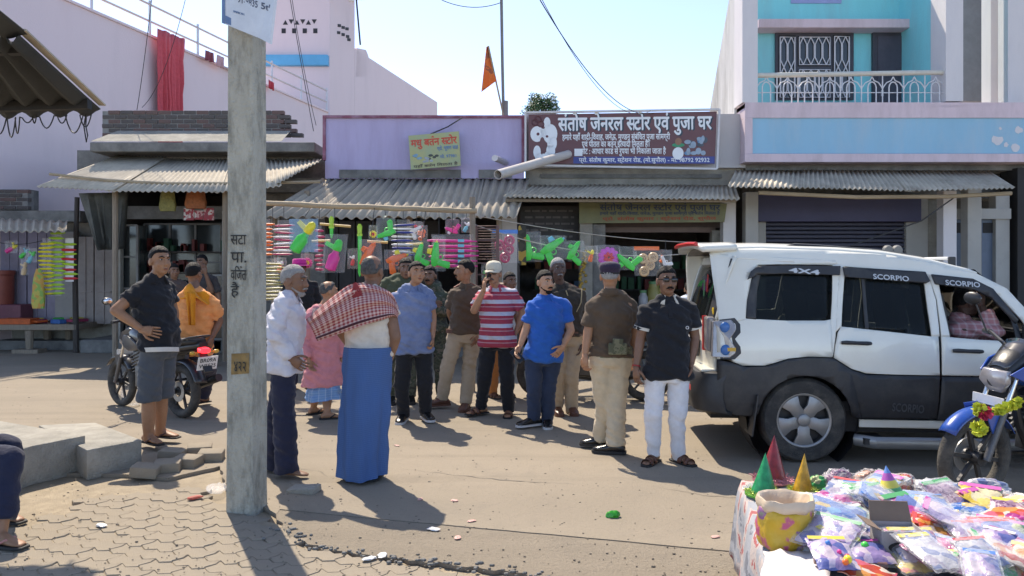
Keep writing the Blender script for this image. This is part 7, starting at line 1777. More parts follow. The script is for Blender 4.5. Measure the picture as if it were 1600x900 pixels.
# garland and wrapper on the blue bike
def petals(mb, c, r_, n, seed):
    rnd = random.Random(seed)
    for i in range(n):
        d = Vector((rnd.gauss(0, 1), rnd.gauss(0, 1), rnd.gauss(0, 1))).normalized(); p = Vector(c) + d * r_ * rnd.uniform(.3, 1.15); e_ = Vector((rnd.gauss(0, 1), rnd.gauss(0, 1), rnd.gauss(0, 1))); u = d.cross(e_).normalized() * r_ * .5; v = (d * .7 + e_ * .2).normalized() * r_ * .4
        mb.add([p - u - v, p + u - v * .6, p + u * .8 + v, p - u + v], [(0, 1, 2, 3)])
gd = thing('flower_garland', 'yellow and red cloth flower garland tied on the front of the blue motorbike', 'garland', W(1535, 655, 4.95))
for i, (px, py, r_, c) in enumerate(((1529, 639, .035, 'y'), (1538, 645, .038, 'r'), (1530, 668, .042, 'y'), (1560, 642, .03, 'y'), (1570, 638, .03, 'y'), (1580, 634, .028, 'y'), (1590, 629, .028, 'y'))):
    k = MB(); petals(k, W(px, py, 4.97 - .003 * i), r_, 60, i); put(k, 'flower', mat('petal_' + c, (.55, .58, .05) if c == 'y' else (.5, .03, .08), rough=.7, var=.2), gd, fix=False)
k = MB(); k.tube([W(1531, 640, 4.97), W(1531, 668, 4.97)], .004, 5); k.tube([W(1545, 645, 4.97), W(1592, 629, 4.98)], .004, 5); put(k, 'string', cloth('green_string', (.1, .3, .08)), gd)

# rider in orange on the black bike, back view
def saffron_scarf(t, P, c):
    k = MB(); nk = P['neck']; G_ = []
    for i in range(31):
        u = i / 30; row = []
        for j in range(9):
            v = j / 8; an = lerp(-1.7, 1.7, u); r_ = .08 + .06 * v + .018 * math.sin(12 * u + 5 * v)
            row.append(nk + c['X'] * (r_ * 1.55 * math.sin(an)) - c['F'] * (r_ * 1.0 * math.cos(an)) + Vector((0, 0, .05 - .11 * v - .09 * abs(math.sin(an)) + .02 * math.sin(15 * u + 3 * v))))
        G_.append(row)
    k.grid(G_); k.build('scarf', cloth('saffron_scarf', (.72, .27, .02)), t, smooth=True, solid=.012)
    k = MB(); drape(k, nk + Vector((-.04, -.17, -.02)), nk + Vector((.07, -.17, -.03)), (.03, -.03, -.36), 2, .022, 18, 14, .55, seed=3); k.build('scarf_tail', cloth('saffron_scarf', None), t, smooth=True, solid=.01)
person('rider in orange kurta with saffron scarf sitting on the black motorbike', 300, 8.55, 1.70, 160, J=dict(head=(303, 428, .05), neck=(305, 452, .0), sA=(332, 470, .03), sB=(281, 467, -.02), eA=(343, 502, .1), wA=(331, 528, -.0), eB=(252, 500, .3), wB=(218, 505, .55), hA=(315, 548, .05), hB=(292, 548, .05), kA=(328, 580, .42), kB=(262, 572, .35), aA=(318, 618, .5), aB=(255, 620, .45)),
       tone='dark', headyaw=172, girth=1.1, belly=.03, feet=dict(A=-35, B=-35), top=dict(mat=cloth('orange_kurta', (.78, .32, .11)), sleeve=.8, hem=-.06, infl=.016, wr=.018, flare=0, name='kurta'), bottom=dict(mat=C_navy), shoes=thong_b, xtra=saffron_scarf, hands=dict(B=dict(curl=55)))
k = MB(); 
# ---------------------------------------------------------------- hanging toys
m_film = film('clear_film', (1, 1, 1), .06); m_filmb = film('blue_film', (.45, .7, .95), .22)
PC = dict(green=(.05, .62, .08), pink=(.75, .05, .28), orange=(.85, .16, .03), yellow=(.8, .68, .04), red=(.65, .03, .04), blue=(.06, .22, .6), cyan=(.15, .5, .6), magenta=(.55, .06, .45), cream=(.62, .42, .22), dkblue=(.02, .04, .25), rose=(.5, .06, .14), lime=(.42, .65, .05), white=(.7, .7, .7), olive=(.4, .36, .13))
def pm_(c): return plastic('toy_' + c, PC[c], .35)
def fr2(px, py, Y, ang):
    c = W(px, py, Y); a = R(ang); return c, Vector((math.cos(a), 0, math.sin(a))), Vector((-math.sin(a), 0, math.cos(a))), Y / FPX
def toy_gun(t, c, u, v, s_, col, col2):
    """toy pistol: u along the barrel, v up; sizes in s_"""
    d = Vector((0, .034, 0))
    def pr(pts, nm, cc, th=1.0): k = MB(); k.prism([c + u * (x * s_) + v * (y * s_) - d * th for x, y in pts], d * 2 * th); k.build(nm, pm_(cc), t, smooth=True, bevel=.006)
    pr([(-.9, .15), (-.95, .5), (-.3, .62), (.75, .5), (1.0, .42), (1.0, .12), (.4, .05), (-.2, -.02)], 'barrel', col)
    pr([(-.75, .2), (-.3, .1), (-.45, -.9), (-.85, -.95), (-1.0, -.8)], 'grip', col, .85)
    pr([(.0, .62), (.5, .56), (.45, .95), (.1, .98)], 'water_tank', col2, .9); pr([(.95, .36), (1.15, .33), (1.15, .2), (.95, .17)], 'nozzle', col2, .6)
    k = MB(); k.ring(c + u * (-.12 * s_) + v * (-.12 * s_), (0, 1, 0), .2 * s_, .045 * s_, 14, 6); k.build('trigger_guard', pm_(col), t, smooth=True)
def toy_bottle(t, c, u, v, s_, col, col2):
    k = MB(); k.revolve(c - u * s_, u, [(.12 * s_, 0), (.34 * s_, .1 * s_), (.36 * s_, .9 * s_), (.2 * s_, 1.15 * s_), (.2 * s_, 1.3 * s_)], 14, True); k.build('bottle', pm_(col), t, smooth=True)
    k = MB(); k.revolve(c + u * .3 * s_, u, [(.24 * s_, 0), (.3 * s_, .1 * s_), (.22 * s_, .6 * s_), (.1 * s_, .72 * s_)], 14, True); k.build('cap', pm_(col2), t, smooth=True)
    k = MB(); k.prism([c + u * (.3 * s_) + v * (.2 * s_), c + u * (.6 * s_) + v * (.2 * s_), c + u * (.7 * s_) + v * (.75 * s_), c + u * (.45 * s_) + v * (.8 * s_)], (0, .03, 0)); k.build('handle', pm_(col2), t, bevel=.004)
def toy_wheels(t, c, u, v, s_, col, col2):
    for dx, dy in ((-.3, .3), (.25, -.1), (-.1, -.6), (.4, .5)):
        k = MB(); p = c + u * dx * s_ + v * dy * s_; k.ring(p, (0, 1, 0), .28 * s_, .09 * s_, 18, 6)
        for i in range(4): a = math.pi * i / 4; k.bar(p - (u * math.cos(a) + v * math.sin(a)) * .28 * s_, p + (u * math.cos(a) + v * math.sin(a)) * .28 * s_, .012, .012)
        k.build('wheel', pm_(col), t, smooth=True)
def toy_flower(t, c, u, v, s_, col, col2):
    for r_, n, cc in ((.85, 11, col), (.45, 7, col2)):
        for i in range(n):
            a = 2 * math.pi * i / n; k = MB(); e = u * math.cos(a) + v * math.sin(a); k.ball(c + e * r_ * .6 * s_ - Vector((0, .012 if r_ < .5 else 0, 0)), (.3 * s_ * r_, .01, .42 * s_ * r_), (e.cross(Vector((0, 1, 0))), Vector((0, 1, 0)), e), 8, 6); k.build('petal', pm_(cc), t, smooth=True)
KINDS = dict(gun=toy_gun, bottle=toy_bottle, wheels=toy_wheels, flower=toy_flower)
def pouch_mesh(x0, y0, x1, y1, Y, skew=0, seed=0):
    """crinkled clear bag round a pixel box"""
    rnd = random.Random(seed); mb = MB()
    for sgn in (-1, 1):
        P = []
        for j in range(9):
            v = j / 8; row = []
            for i in range(8):
                u = i / 7; px = lerp(x0, x1, u) + skew * (v - .5) + rnd.uniform(-.6, .6); py = lerp(y0, y1, v) + rnd.uniform(-.6, .6)
                b = (math.sin(math.pi * u) * math.sin(math.pi * min(1, v * 1.1))) ** .6 if 0 < u < 1 and 0 < v < 1 else 0
                row.append(W(px, py, Y) + Vector((0, sgn * (.045 * b + .008 * rnd.uniform(-1, 1) * b), 0)))
            P.append(row)
        mb.grid(P)
    return mb
def toy_bag(label, box, Y, kind, col, col2, ang=0, size=None, skew=0, wrap=True, hang=None, filmm=None, head=None):
    x0, y0, x1, y1 = box; t = thing('toy_packet', label, 'toy', W((x0 + x1) / 2, y1, Y), 'toy packets hung for sale')
    q = Vector(t.location); cx, cy = (x0 + x1) / 2, (y0 + y1) / 2 + (3 if wrap else 0)
    c, u, v, pxm = fr2(cx, cy, Y, ang); s_ = (size or min(x1 - x0, y1 - y0) * .42) * pxm * 1.15
    KINDS[kind](t, c - q, u, v, s_, col, col2)
    if wrap: put(pouch_mesh(x0, y0, x1, y1, Y, skew, int(x0)), 'bag', filmm or m_film, t, smooth=True, fix=False)
    if head: k = MB(); k.pbox(x0 + 1, y0 - 1, x1 - 1, y0 + 5, Y - .01, .012); put(k, 'header_card', pm_(head), t)
    if hang: k = MB(); k.tube([W(cx, y0, Y), W(hang[0], hang[1], Y)], .004, 5); put(k, 'string', m_wire, t)
    return t
YT = 10.0
bt_ = thing('bamboo_rail', 'horizontal bamboo rail carrying hung toys in front of the purple shop', 'rail', W(740, 330, YT).xy.to_3d())
k = MB(); pts = [W(x, lerp(317, 330, (x - 395) / 350) + random.uniform(-.6, .6), YT) for x in range(395, 750, 25)]; k.tube(pts, [.033 + .004 * (i % 3 == 0) for i in range(len(pts))], 8); put(k, 'rail', m_bamboo, bt_, smooth=True)
for px in (397, 738): k = MB(); a = W(px, 308 if px > 500 else 312, YT + .05); k.tube([(a.x, a.y, 0), (a.x + .01, a.y, 1.3), a], .038, 8); put(k, 'post', m_wood, bt_, smooth=True)
k = MB(); k.pbox(775, 352, 780, 470, YT + .1, .05); k.pbox(741, 352, 746, 470, YT + .1, .05)
for i in range(6): k.pbox(741, 356 + i * 18, 780, 358 + i * 18, YT + .11, .03)
a = W(760, 560, YT); put(k, 'side_rack', mat('rusty_rack', (.16, .09, .075), var=.3), bt_)
k = MB()
for i in range(14): k.tube([W(747, 353 + i * 4, YT + .13), W(775, 353 + i * 4, YT + .13)], .006, 4)
struct(put(k, 'rack_mesh', mat('rusty_rack', None), bt_), 'stuff')
toy_bag('yellow and green toy bottle in pale blue bag, leftmost big toy on the rail', (452, 342, 497, 394), YT, 'bottle', 'green', 'yellow', 55, 24, 0, True, (487, 322), m_filmb)
toy_bag('pink and green toy bottle in clear bag hanging upside down on the rail', (505, 366, 541, 426), YT - .02, 'bottle', 'pink', 'green', 72, 22, -6, True, (523, 322))
toy_bag('orange toy gun in clear bag above the lungi man', (562, 374, 597, 422), YT - .03, 'gun', 'orange', 'orange', 60, 17, 4, True, (585, 325))
toy_bag('lime and blue toy gun hanging from the rail right of the green sword', (588, 340, 618, 376), YT, 'gun', 'green', 'cyan', 200, 13, 0, True, (601, 326))
toy_bag('orange and yellow toy gun in a wide clear bag', (600, 390, 642, 421), YT - .02, 'gun', 'orange', 'yellow', 20, 15, 0, True, (620, 345))
toy_bag('green and yellow toy gun in clear bag beside the pink bottle strip', (645, 376, 674, 414), YT - .02, 'gun', 'green', 'yellow', 75, 14, 6, True, (665, 330))
toy_bag('yellow topped green toy gun hanging in front of the pink bottle strip', (676, 368, 696, 424), YT - .08, 'gun', 'green', 'yellow', 85, 17, 0, True, (686, 330))
for lab, box, Y, kind, c1, c2, an, sz, wr_f, hd in (
        ('bag of pink toy wheels with blue header left of the string', (768, 360, 810, 411), 10.6, 'wheels', 'rose', 'red', 10, 20, True, 'blue'),
        ('upright green toy gun in clear bag, first on the string', (816, 362, 846, 409), 10.8, 'gun', 'green', 'green', 95, 17, True, None),
        ('green and blue toy gun in clear bag, second on the string', (845, 368, 886, 406), 10.8, 'gun', 'green', 'cyan', 35, 18, True, None),
        ('small green toy gun in clear bag, third on the string', (886, 376, 914, 408), 10.8, 'gun', 'green', 'green', 60, 14, True, None),
        ('magenta and red paper flower on the string', (932, 383, 970, 416), 10.9, 'flower', 'magenta', 'red', 0, 17, True, None),
        ('green toy gun in clear bag beside the magenta flower', (968, 385, 996, 422), 10.9, 'gun', 'green', 'green', 140, 15, True, None),
        ('bag of cream toy wheels with orange header at the right end', (990, 386, 1031, 431), 10.9, 'wheels', 'cream', 'cream', -8, 19, True, 'orange')):
    toy_bag(lab, box, Y, kind, c1, c2, an, sz, 3, wr_f, None, None, hd)
k = MB(); k.pbox(810, 352, 822, 414, 10.75, .01); o = k.build('patterned_strip', ramp_mat('gold_black', 'voronoi', [(0, (.03, .03, .02)), (.5, (.35, .24, .04)), (.75, (.05, .05, .03))], scale=14)); tag(o, 'black and gold patterned strip hanging between the toy bags', 'strip')
cable('toy_string', 'pale string carrying the toy bags across the store front', sag(W(738, 350, 10.4), W(1145, 384, 12.2), .28, 20), .008); cable('toy_string', 'second string crossing above the toy bags to the white pillar', sag(W(740, 336, 10.4), W(1150, 380, 12.6), .10, 18), .006)
for o in [q for q in bpy.data.objects if q.name.startswith('toy_string')]:
    o.data.materials[0] = mat('pale_string', (.4, .36, .3), var=.2)
for box, Y, kind, c1, c2, an, lab in (((428, 402, 448, 426), 10.3, 'bottle', 'orange', 'white', 70, 'small orange toy bottle beside the olive sticks'), ((470, 396, 490, 420), 10.4, 'flower', 'pink', 'yellow', 0, 'small pink toy flower under the pale blue bag'), ((543, 388, 560, 420), 10.3, 'bottle', 'red', 'white', 80, 'small red toy bottle left of the green sword'), ((640, 346, 662, 372), 10.3, 'gun', 'white', 'red', 30, 'white toy gun hanging under the awning edge'), ((648, 352, 668, 376), 10.6, 'wheels', 'orange', 'red', 0, 'orange toy wheels in the shade beside the white toy gun'), ((696, 342, 718, 366), 10.3, 'gun', 'pink', 'white', 160, 'pink toy gun above the pink bottle strip'), ((720, 340, 738, 364), 10.4, 'bottle', 'cyan', 'white', 60, 'pale blue toy bottle beside the rail post'), ((752, 412, 772, 440), 10.3, 'wheels', 'green', 'green', 0, 'green toy wheels low on the rusty rack'), ((914, 384, 934, 410), 10.9, 'bottle', 'orange', 'yellow', 75, 'orange toy bottle between the small gun and the paper flower'), ((1030, 390, 1050, 420), 11.0, 'gun', 'white', 'orange', 110, 'white toy gun at the right end of the string'), ((576, 352, 590, 374), 10.2, 'flower', 'yellow', 'red', 0, 'small yellow toy flower right of the green sword')):
    toy_bag(lab, box, Y, kind, c1, c2, an, None, 0, True, ((box[0] + box[2]) / 2, box[1] - 16))
# strips of small packets
def strip(label, x0, y0, x1, y1, Y, n, col, alt=None, card='white', over=3, name='packet_strip', hang=True, hpx=None):
    t = thing(name, label, 'strip', W((x0 + x1) / 2, y1, Y), 'strips of small goods hung for sale')
    k = MB(); k.pbox(x0 + 2, y0, x1 - 2, y1, Y + .012, .004); put(k, 'backing', m_film if card == 'film' else plastic('card_' + card, PC[card]), t)
    step = (y1 - y0 - 6) / n
    for i in range(n):
        y = y0 + 6 + (i + .5) * step; h = min(step * .27, hpx or 9); cc = col if (alt is None or i % 2 == 0) else alt; d = random.uniform(-2.2, 2.2)
        k = MB(); a, b = W(x0 - over + d, y + random.uniform(-1.2, 1.2), Y), W(x1 + over + d, y + random.uniform(-1.2, 1.2), Y); k.tube([a, a.lerp(b, .12), a.lerp(b, .8), a.lerp(b, .92), b], [h * .5 * Y / FPX, h * Y / FPX, h * Y / FPX, h * .5 * Y / FPX, h * .4 * Y / FPX], 8)
        put(k, 'small_packet', pm_(cc), t, smooth=True)
        if name == 'bottle_strip': k = MB(); k.pbox(lerp(x0, x1, .62), y - h, lerp(x0, x1, .76), y + h, Y - h * Y / FPX - .004, .003); put(k, 'sticker', pm_('cyan'), t)
    if hang: k = MB(); k.tube([W((x0 + x1) / 2, y0, Y), W((x0 + x1) / 2, 322, Y)], .004, 4); put(k, 'string', m_wire, t)
    return t
strip('strip of orange cones beside the concrete pole', 410, 342, 424, 400, YT, 8, 'orange', None, 'film', 4)
strip('strip of pink pens in clear packing near the concrete pole', 432, 344, 455, 400, YT, 9, 'rose', 'white', 'film', 4)
strip('tall stack of olive sticks with one blue bundle beside the pole', 412, 404, 440, 470, YT + .2, 11, 'olive', None, 'film', 3)
strip('strip of blue pens hanging in the middle of the rail', 618, 343, 642, 402, YT + .05, 9, 'dkblue', 'white', 'film', 5)
strip('wide strip of bright pink bottles with blue stickers', 672, 366, 742, 420, YT, 6, 'pink', None, 'film', 4, 'bottle_strip')
strip('dim strip of dark red beads in the shade of the awning', 494, 352, 504, 425, YT + 1.2, 9, 'rose', None, 'film', 2)
for px, y0, y1, cc, lab in ((562, 350, 432, 'green', 'long bright green toy sword hanging upright'), (518, 338, 372, 'green', 'short green toy blowpipe hanging beside the incense stick')):
    t = thing('toy_sword', lab, 'toy', W(px, y1, YT))
    k = MB(); k.tube([W(px, y0 + 14, YT), W(px, y1 - 6, YT), W(px, y1, YT)], [.026, .022, .006], 8, flat=.4); put(k, 'blade', pm_(cc), t, smooth=True)
    k = MB(); k.tube([W(px, y0, YT), W(px, y0 + 4, YT), W(px, y0 + 15, YT)], [.015, .034, .026], 10); k.bar(W(px - 4, y0 + 17, YT), W(px + 4, y0 + 17, YT), .02, .03); put(k, 'hilt', pm_('lime'), t, smooth=True)
for (xa, ya, xb, yb, lab) in ((500, 350, 548, 354, 'upper lit incense-coloured stick left of the green sword'), (487, 377, 516, 376, 'lower pale stick near the pink toy bottle'), (574, 377, 606, 379, 'short pale stick right of the green sword'), (634, 382, 660, 381, 'short pale stick right of the blue pen strip')):
    k = MB(); k.cyl(W(xa, ya, YT + .1), W(xb, yb, YT + .1), .016, 8); o = k.build('bamboo_stick', mat('pale_stick', (.62, .4, .16), rough=.5, var=.15), off=tuple(W(xa, ya, YT + .1))); o.location = W(xa, ya, YT + .1); tag(o, lab, 'stick')

# ---------------------------------------------------------------- far left stall
YS = 14.55
tb = thing('wooden_table', 'old wooden table with colourful goods at the far left', 'table', G(30, 550).xy.to_3d())
k = MB(); k.pbox(-60, 507, 118, 516, YS, 1.0); put(k, 'table_top', m_wood, tb, bevel=.01)
for px, Y in ((46, YS + .08), (108, YS + .85), (-50, YS + .08), (74, YS + .9)):
    k = MB(); a = W(px, 516, Y); k.tube([(a.x, Y, 0.05), (a.x, Y, a.z)], [.06, .08], 8); put(k, 'leg', m_wood, tb)
k = MB(); a = W(46, 0, YS + .08); k.box((a.x, YS + .08, .03), (.5, .3, .08)); put(k, 'foot_block', m_wood, tb, bevel=.01)
rnd = random.Random(21)
for i, c in enumerate(['orange', 'red', 'green', 'blue', 'yellow', 'white', 'rose'] * 2):
    px = -6 + i * 8.6; Y = YS + (.15 + .6 * ((i * 5) % 7) / 7); p = W(px, 507, YS); z = p.z
    k = MB(); w_, d_, h_ = rnd.uniform(.14, .32), rnd.uniform(.12, .25), rnd.uniform(.03, .08); k.box((0, 0, h_ / 2), (w_, d_, h_)); o = k.build('goods_pack', mat('dull_' + c, tuple(q * .6 for q in PC[c]), var=.3, scale=20), bevel=.008); o.location = (p.x, Y, z + .002 + .03 * (i % 2)); o.rotation_euler = (0, 0, rnd.uniform(0, 3)); tag(o, 'flat %s pack on the %s half of the far left wooden table' % (c, 'left' if i < 7 else 'right'), 'pack', 'packs on the far left table')
k = MB(); k.pbox(-2, 498, 47, 507, YS - .02, .3); o = k.build('orange_box', mat('dull_orange', None) if 'dull_orange' in MATS else pm_('orange'), bevel=.01); tag(o, 'long orange box at the front edge of the far left table', 'box')
k = MB(); k.revolve((0, 0, 0), (0, 0, 1), [(.2, 0), (.22, .1), (.22, .6), (.24, .62), (.24, .7), (.2, .7)], 20, True); o = k.build('red_drum', mat('red_drum', (.25, .06, .04), rough=.5, var=.2), smooth=True); o.location = W(2, 478, 15.1); tag(o, 'red plastic drum behind the far left table', 'drum')
k = MB(); k.pbox(-12, 476, 32, 508, 14.9, .4); o = k.build('maroon_chest', mat('maroon_chest', (.16, .05, .07), rough=.5, var=.2), bevel=.02); tag(o, 'maroon box standing below the red drum', 'box')
strip('long strip of yellow-green toothbrushes hanging at the far left stall', 64, 372, 82, 462, 14.0, 13, 'yellow', None, 'film', 3, hang=False)
strip('strip of lime and black brushes beside the long yellow strip', 80, 348, 98, 462, 14.05, 15, 'lime', None, 'film', 3, hang=False)
strip('grey card strip with red and white packs next to the wooden post', 100, 372, 117, 440, 14.1, 8, 'lime', 'red', 'white', 3, hang=False)
sack(60, 420, 22, 62, 13.9, ramp_mat('fruit_net', 'voronoi', [(0, (.5, .42, .08)), (.4, (.25, .4, .08)), (.7, (.55, .3, .06))], scale=18), 'net_bag', 'net bag of yellow and green toy fruit below the yellow strip', 'bag')
toy_bag('small green toy bag at the far left stall', (30, 385, 46, 402), 14.2, 'bottle', 'green', 'cyan', 45, 8); toy_bag('pale blue toy bag left of the yellow strips', (40, 388, 58, 410), 14.15, 'bottle', 'cyan', 'green', 60, 9); toy_bag('pink and yellow toy bag at the far left', (8, 376, 28, 395), 14.2, 'bottle', 'pink', 'yellow', 30, 9); toy_bag('small peach toy bag hanging below the others at far left', (32, 404, 44, 430), 14.1, 'bottle', 'cream', 'cream', 80, 9)
cable('stall_string', 'string carrying the far left toy bags', sag(W(-40, 366, 14.2), W(66, 376, 14.2), .12, 10), .006)

# ---------------------------------------------------------------- goods table in the right foreground
TZ = .50
def T(px, py, h=0.0): return G(px, py, TZ + h)
gt = thing('goods_table', 'low goods table covered with a printed sheet in the right foreground', 'table', (1.7, 3.3, 0))
tp = [Vector((1.22, 4.08, TZ)), Vector((.90, 2.55, TZ)), Vector((2.75, 2.25, TZ)), Vector((2.95, 3.72, TZ))]
k = MB(); k.prism([p + Vector((0, 0, -.03)) for p in tp], (0, 0, -.05)); put(k, 'table_board', m_wood, gt)
for p in tp:
    c = Vector((1.9, 3.2, 0)); q = Vector((p.x, p.y, 0)).lerp(c, .08); k = MB(); k.bbox((q.x - .03, q.y - .03, 0), (q.x + .03, q.y + .03, TZ - .08)); put(k, 'leg', m_wood, gt)
m_sheet = ramp_mat('printed_sheet', 'noise', [(0, (.16, .17, .20)), (.42, (.30, .31, .34)), (.52, (.42, .36, .34)), (.58, (.34, .10, .10)), (.63, (.32, .34, .36)), (.75, (.2, .24, .3))], scale=5, detail=6, rough=.85, bump=.3)
k = MB(); P = []; per = []
N_ = 26
for i in range(N_ + 1):
    row = []
    for j in range(N_ + 1):
        u, v = i / N_, j / N_; p = tp[0].lerp(tp[3], u).lerp(tp[1].lerp(tp[2], u), v); row.append(p + Vector((0, 0, .012 * noise.noise(Vector((u * 9, v * 9, 2))) - .012)))
    P.append(row)
k.grid(P)
loop_ = [P[i][0] for i in range(N_, -1, -1)] + [P[0][j] for j in range(1, N_ + 1)] + [P[i][N_] for i in range(1, N_ + 1)] + [P[N_][j] for j in range(N_ - 1, 0, -1)]
Pd = []
for t_ in range(9):
    q = t_ / 8; row = []
    for i, p in enumerate(loop_ + loop_[:1]):
        c = Vector((1.93, 3.15, p.z)); out = (p - c); out.z = 0; out.normalize()
        fo = .035 * q * math.sin(i * .55) + .02 * q * math.sin(i * 1.3 + 1)
        row.append(p + out * (.02 * min(1, q * 6) + fo + .03 * q) + Vector((0, 0, -q * (.44 + .03 * math.sin(i * .4)))))
    Pd.append(row)
k.grid(Pd); put(k, 'sheet', m_sheet, gt, smooth=True, solid=.004, auto=70)

def crumple(size, seed, amp=.28, freq=2.2, nu=34, nv=20, flatb=True, power=.75):
    """crumpled packet mesh: pillow form with sharp creases"""
    a, b, h = size; mb = MB(); vs = []; fs = []; sd = Vector((seed * 1.37, seed * .71, seed * 2.1))
    for i in range(nv + 1):
        th = math.pi * i / nv
        for j in range(nu):
            ph = 2 * math.pi * j / nu; d = Vector((math.sin(th) * math.cos(ph), math.sin(th) * math.sin(ph), math.cos(th)))
            n1 = abs(noise.noise(d * freq + sd)); n2 = abs(noise.noise(d * freq * 2.4 + sd)); r_ = 1 + amp * (.7 - 2.2 * n1 - 1.1 * n2)
            f = lambda q: math.copysign(abs(q) ** power, q)
            vs.append(Vector((f(d.x) * a * r_, f(d.y) * b * r_, max(-.3 if flatb else -1, d.z) * h * r_ + (.3 * h if flatb else h))))
    for i in range(nv):
        for j in range(nu):
            a_ = i * nu + j; b_ = i * nu + (j + 1) % nu; fs.append((a_, b_, b_ + nu, a_ + nu))
    mb.add(vs, fs); return mb
def prt(name, cols, scale=11, rough=.3): return ramp_mat('print_' + name, 'noise' if name in ('mask', 'black', 'magenta', 'purple') else 'voronoi', [(i / len(cols) * .5 + .26 if i else 0, c) for i, c in enumerate(cols)], scale=scale * 2.2, rough=rough, detail=3, distort=.6, bump=.3)
prints = dict(
    pinkp=prt('pink', [(.55, .2, .38), (.66, .42, .56), (.5, .1, .3), (.7, .6, .62), (.2, .25, .5)]), purple=prt('purple', [(.25, .14, .24), (.42, .28, .36), (.2, .1, .18), (.5, .42, .45)]),
    bluep=prt('blue', [(.05, .14, .42), (.1, .3, .55), (.55, .4, .12), (.06, .18, .5), (.3, .4, .55)]), white=prt('white', [(.5, .5, .54), (.62, .6, .6), (.4, .36, .44), (.2, .24, .4)]), skin_=prt('mask', [(.5, .28, .2), (.55, .33, .24), (.45, .22, .16)], 5),
    yellow=prt('yellow', [(.68, .5, .1), (.72, .6, .2), (.65, .25, .2), (.7, .62, .4)]), red=prt('red', [(.55, .1, .06), (.65, .3, .1), (.6, .15, .2), (.7, .6, .5)]), green=prt('green', [(.08, .4, .15), (.2, .5, .2), (.5, .55, .3)]), black=prt('black', [(.018, .018, .022), (.03, .03, .035), (.012, .012, .015)], 6, .18), lil=prt('lilac', [(.34, .26, .46), (.5, .44, .58), (.16, .18, .4), (.6, .5, .56)]), mag=prt('magenta', [(.42, .06, .24), (.5, .12, .3), (.35, .04, .18)], 6))
for m_ in prints.values():
    for e_ in [n_ for n_ in m_.node_tree.nodes if n_.type == 'VALTORGB'][0].color_ramp.elements: e_.color = tuple(max(0, (c_ - .04)) * .9 for c_ in e_.color[:3]) + (1,)
def pack(label, px, py, wpx, hgt, key, dpx=None, rot=0, wrap=0, seed=None, group=None, amp=.2, z=0.0, cat='packet', name='goods_packet'):
    p = T(px, py, z); sc_ = p.y / FPX; sd = seed if seed is not None else int(px * 3 + py); a = wpx / 2 * sc_; b = (dpx / 2 * sc_) if dpx else a * .75
    t = thing(name, label, cat, (p.x, p.y, TZ + z), group, R(rot))
    crumple((a, b, hgt * 1.05), sd, amp, 1.9).build('content', prints[key], t, smooth=True, auto=62)
    if wrap: mb = crumple((a * 1.2, b * 1.2, hgt * 1.1), sd + 5, amp * 1.3, 2.0); mb.build('wrapper', m_film, t, smooth=True, auto=50)
    return t
for a in (('shiny purple mask packet at the back of the goods table', 1312, 765, 46, .07, 'purple', None, 10, 1), ('flesh coloured rubber mask in a bag at the back of the table', 1362, 775, 54, .085, 'skin_', None, 0, 1), ('small green packet beside the gold cone', 1278, 765, 30, .05, 'green', None, 0, 0), ('yellow-red packet behind the striped cone hat', 1412, 768, 34, .06, 'red', None, 30, 1), ('pale packet with colour dots behind the clear mask', 1448, 772, 44, .05, 'white', None, 0, 1), ('clear white mask packet in the middle of the table', 1478, 795, 66, .085, 'white', 50, 0, 1),
          ('large pink and lilac packet right of the yellow sack', 1318, 812, 76, .075, 'pinkp', 60, 15, 1), ('flat yellow printed paper packet in front of the pink packet', 1358, 830, 70, .02, 'yellow', 44, -12, 0), ('lilac and grey packet heap in the table centre', 1435, 818, 70, .06, 'lil', 56, 20, 1), ('big glossy blue printed packet at the right of the table', 1525, 820, 92, .06, 'bluep', 64, -20, 1), ('red and orange packet above the blue printed packet', 1545, 786, 60, .05, 'red', 34, -25, 1), ('orange and yellow long packet near the right edge', 1584, 800, 46, .035, 'yellow', 60, 40, 1), ('bright pink plastic bag at the right edge of the table', 1595, 842, 60, .07, 'pinkp', None, 0, 0),
          ('clear plastic heap in front of the yellow sack', 1305, 848, 84, .055, 'white', 50, 5, 1), ('crinkled clear bag left of the cardboard box', 1278, 862, 70, .035, 'white', 40, 30, 1), ('blue and lilac packet behind the cardboard box', 1362, 850, 54, .05, 'lil', 34, 0, 1), ('black cloth bundle beside the rod', 1338, 872, 74, .035, 'black', 30, -8, 0), ('pink packet stuck behind the open cardboard box', 1440, 838, 42, .045, 'pinkp', 28, 0, 1), ('dark magenta plastic bag leaning on the cardboard box', 1432, 888, 40, .075, 'mag', 32, 20, 0), ('yellow cellophane packet right of the cardboard box', 1490, 862, 78, .05, 'yellow', 50, -10, 1),
          ('shiny black plastic bag at the front right of the table', 1530, 888, 90, .05, 'black', 44, -15, 0), ('second purple packet below the yellow cellophane', 1460, 886, 34, .06, 'purple', 30, 60, 0), ('grey lilac packet between the box and the blue packet', 1470, 838, 46, .04, 'purple', 40, 35, 1), ('green leafy packet by the front wheel of the blue motorbike', 1505, 782, 40, .03, 'green', 24, 0, 0), ('white mint wrapper bundle below the blue motorbike wheel', 1540, 768, 66, .045, 'white', 26, -8, 0)):
    pack(*a)
mains = [(o.location.copy(), o['label']) for o in bpy.data.objects if o.parent is None and o.name.startswith('goods_packet')]
def short(l):
    for w_ in (' at the', ' in the', ' right of', ' beside', ' behind', ' left of', ' in front', ' above', ' near', ' leaning', ' stuck', ' below', ' between', ' by the', ' in a bag'):
        i = l.find(w_)
        if i > 0: l = l[:i]
    return 'the ' + l
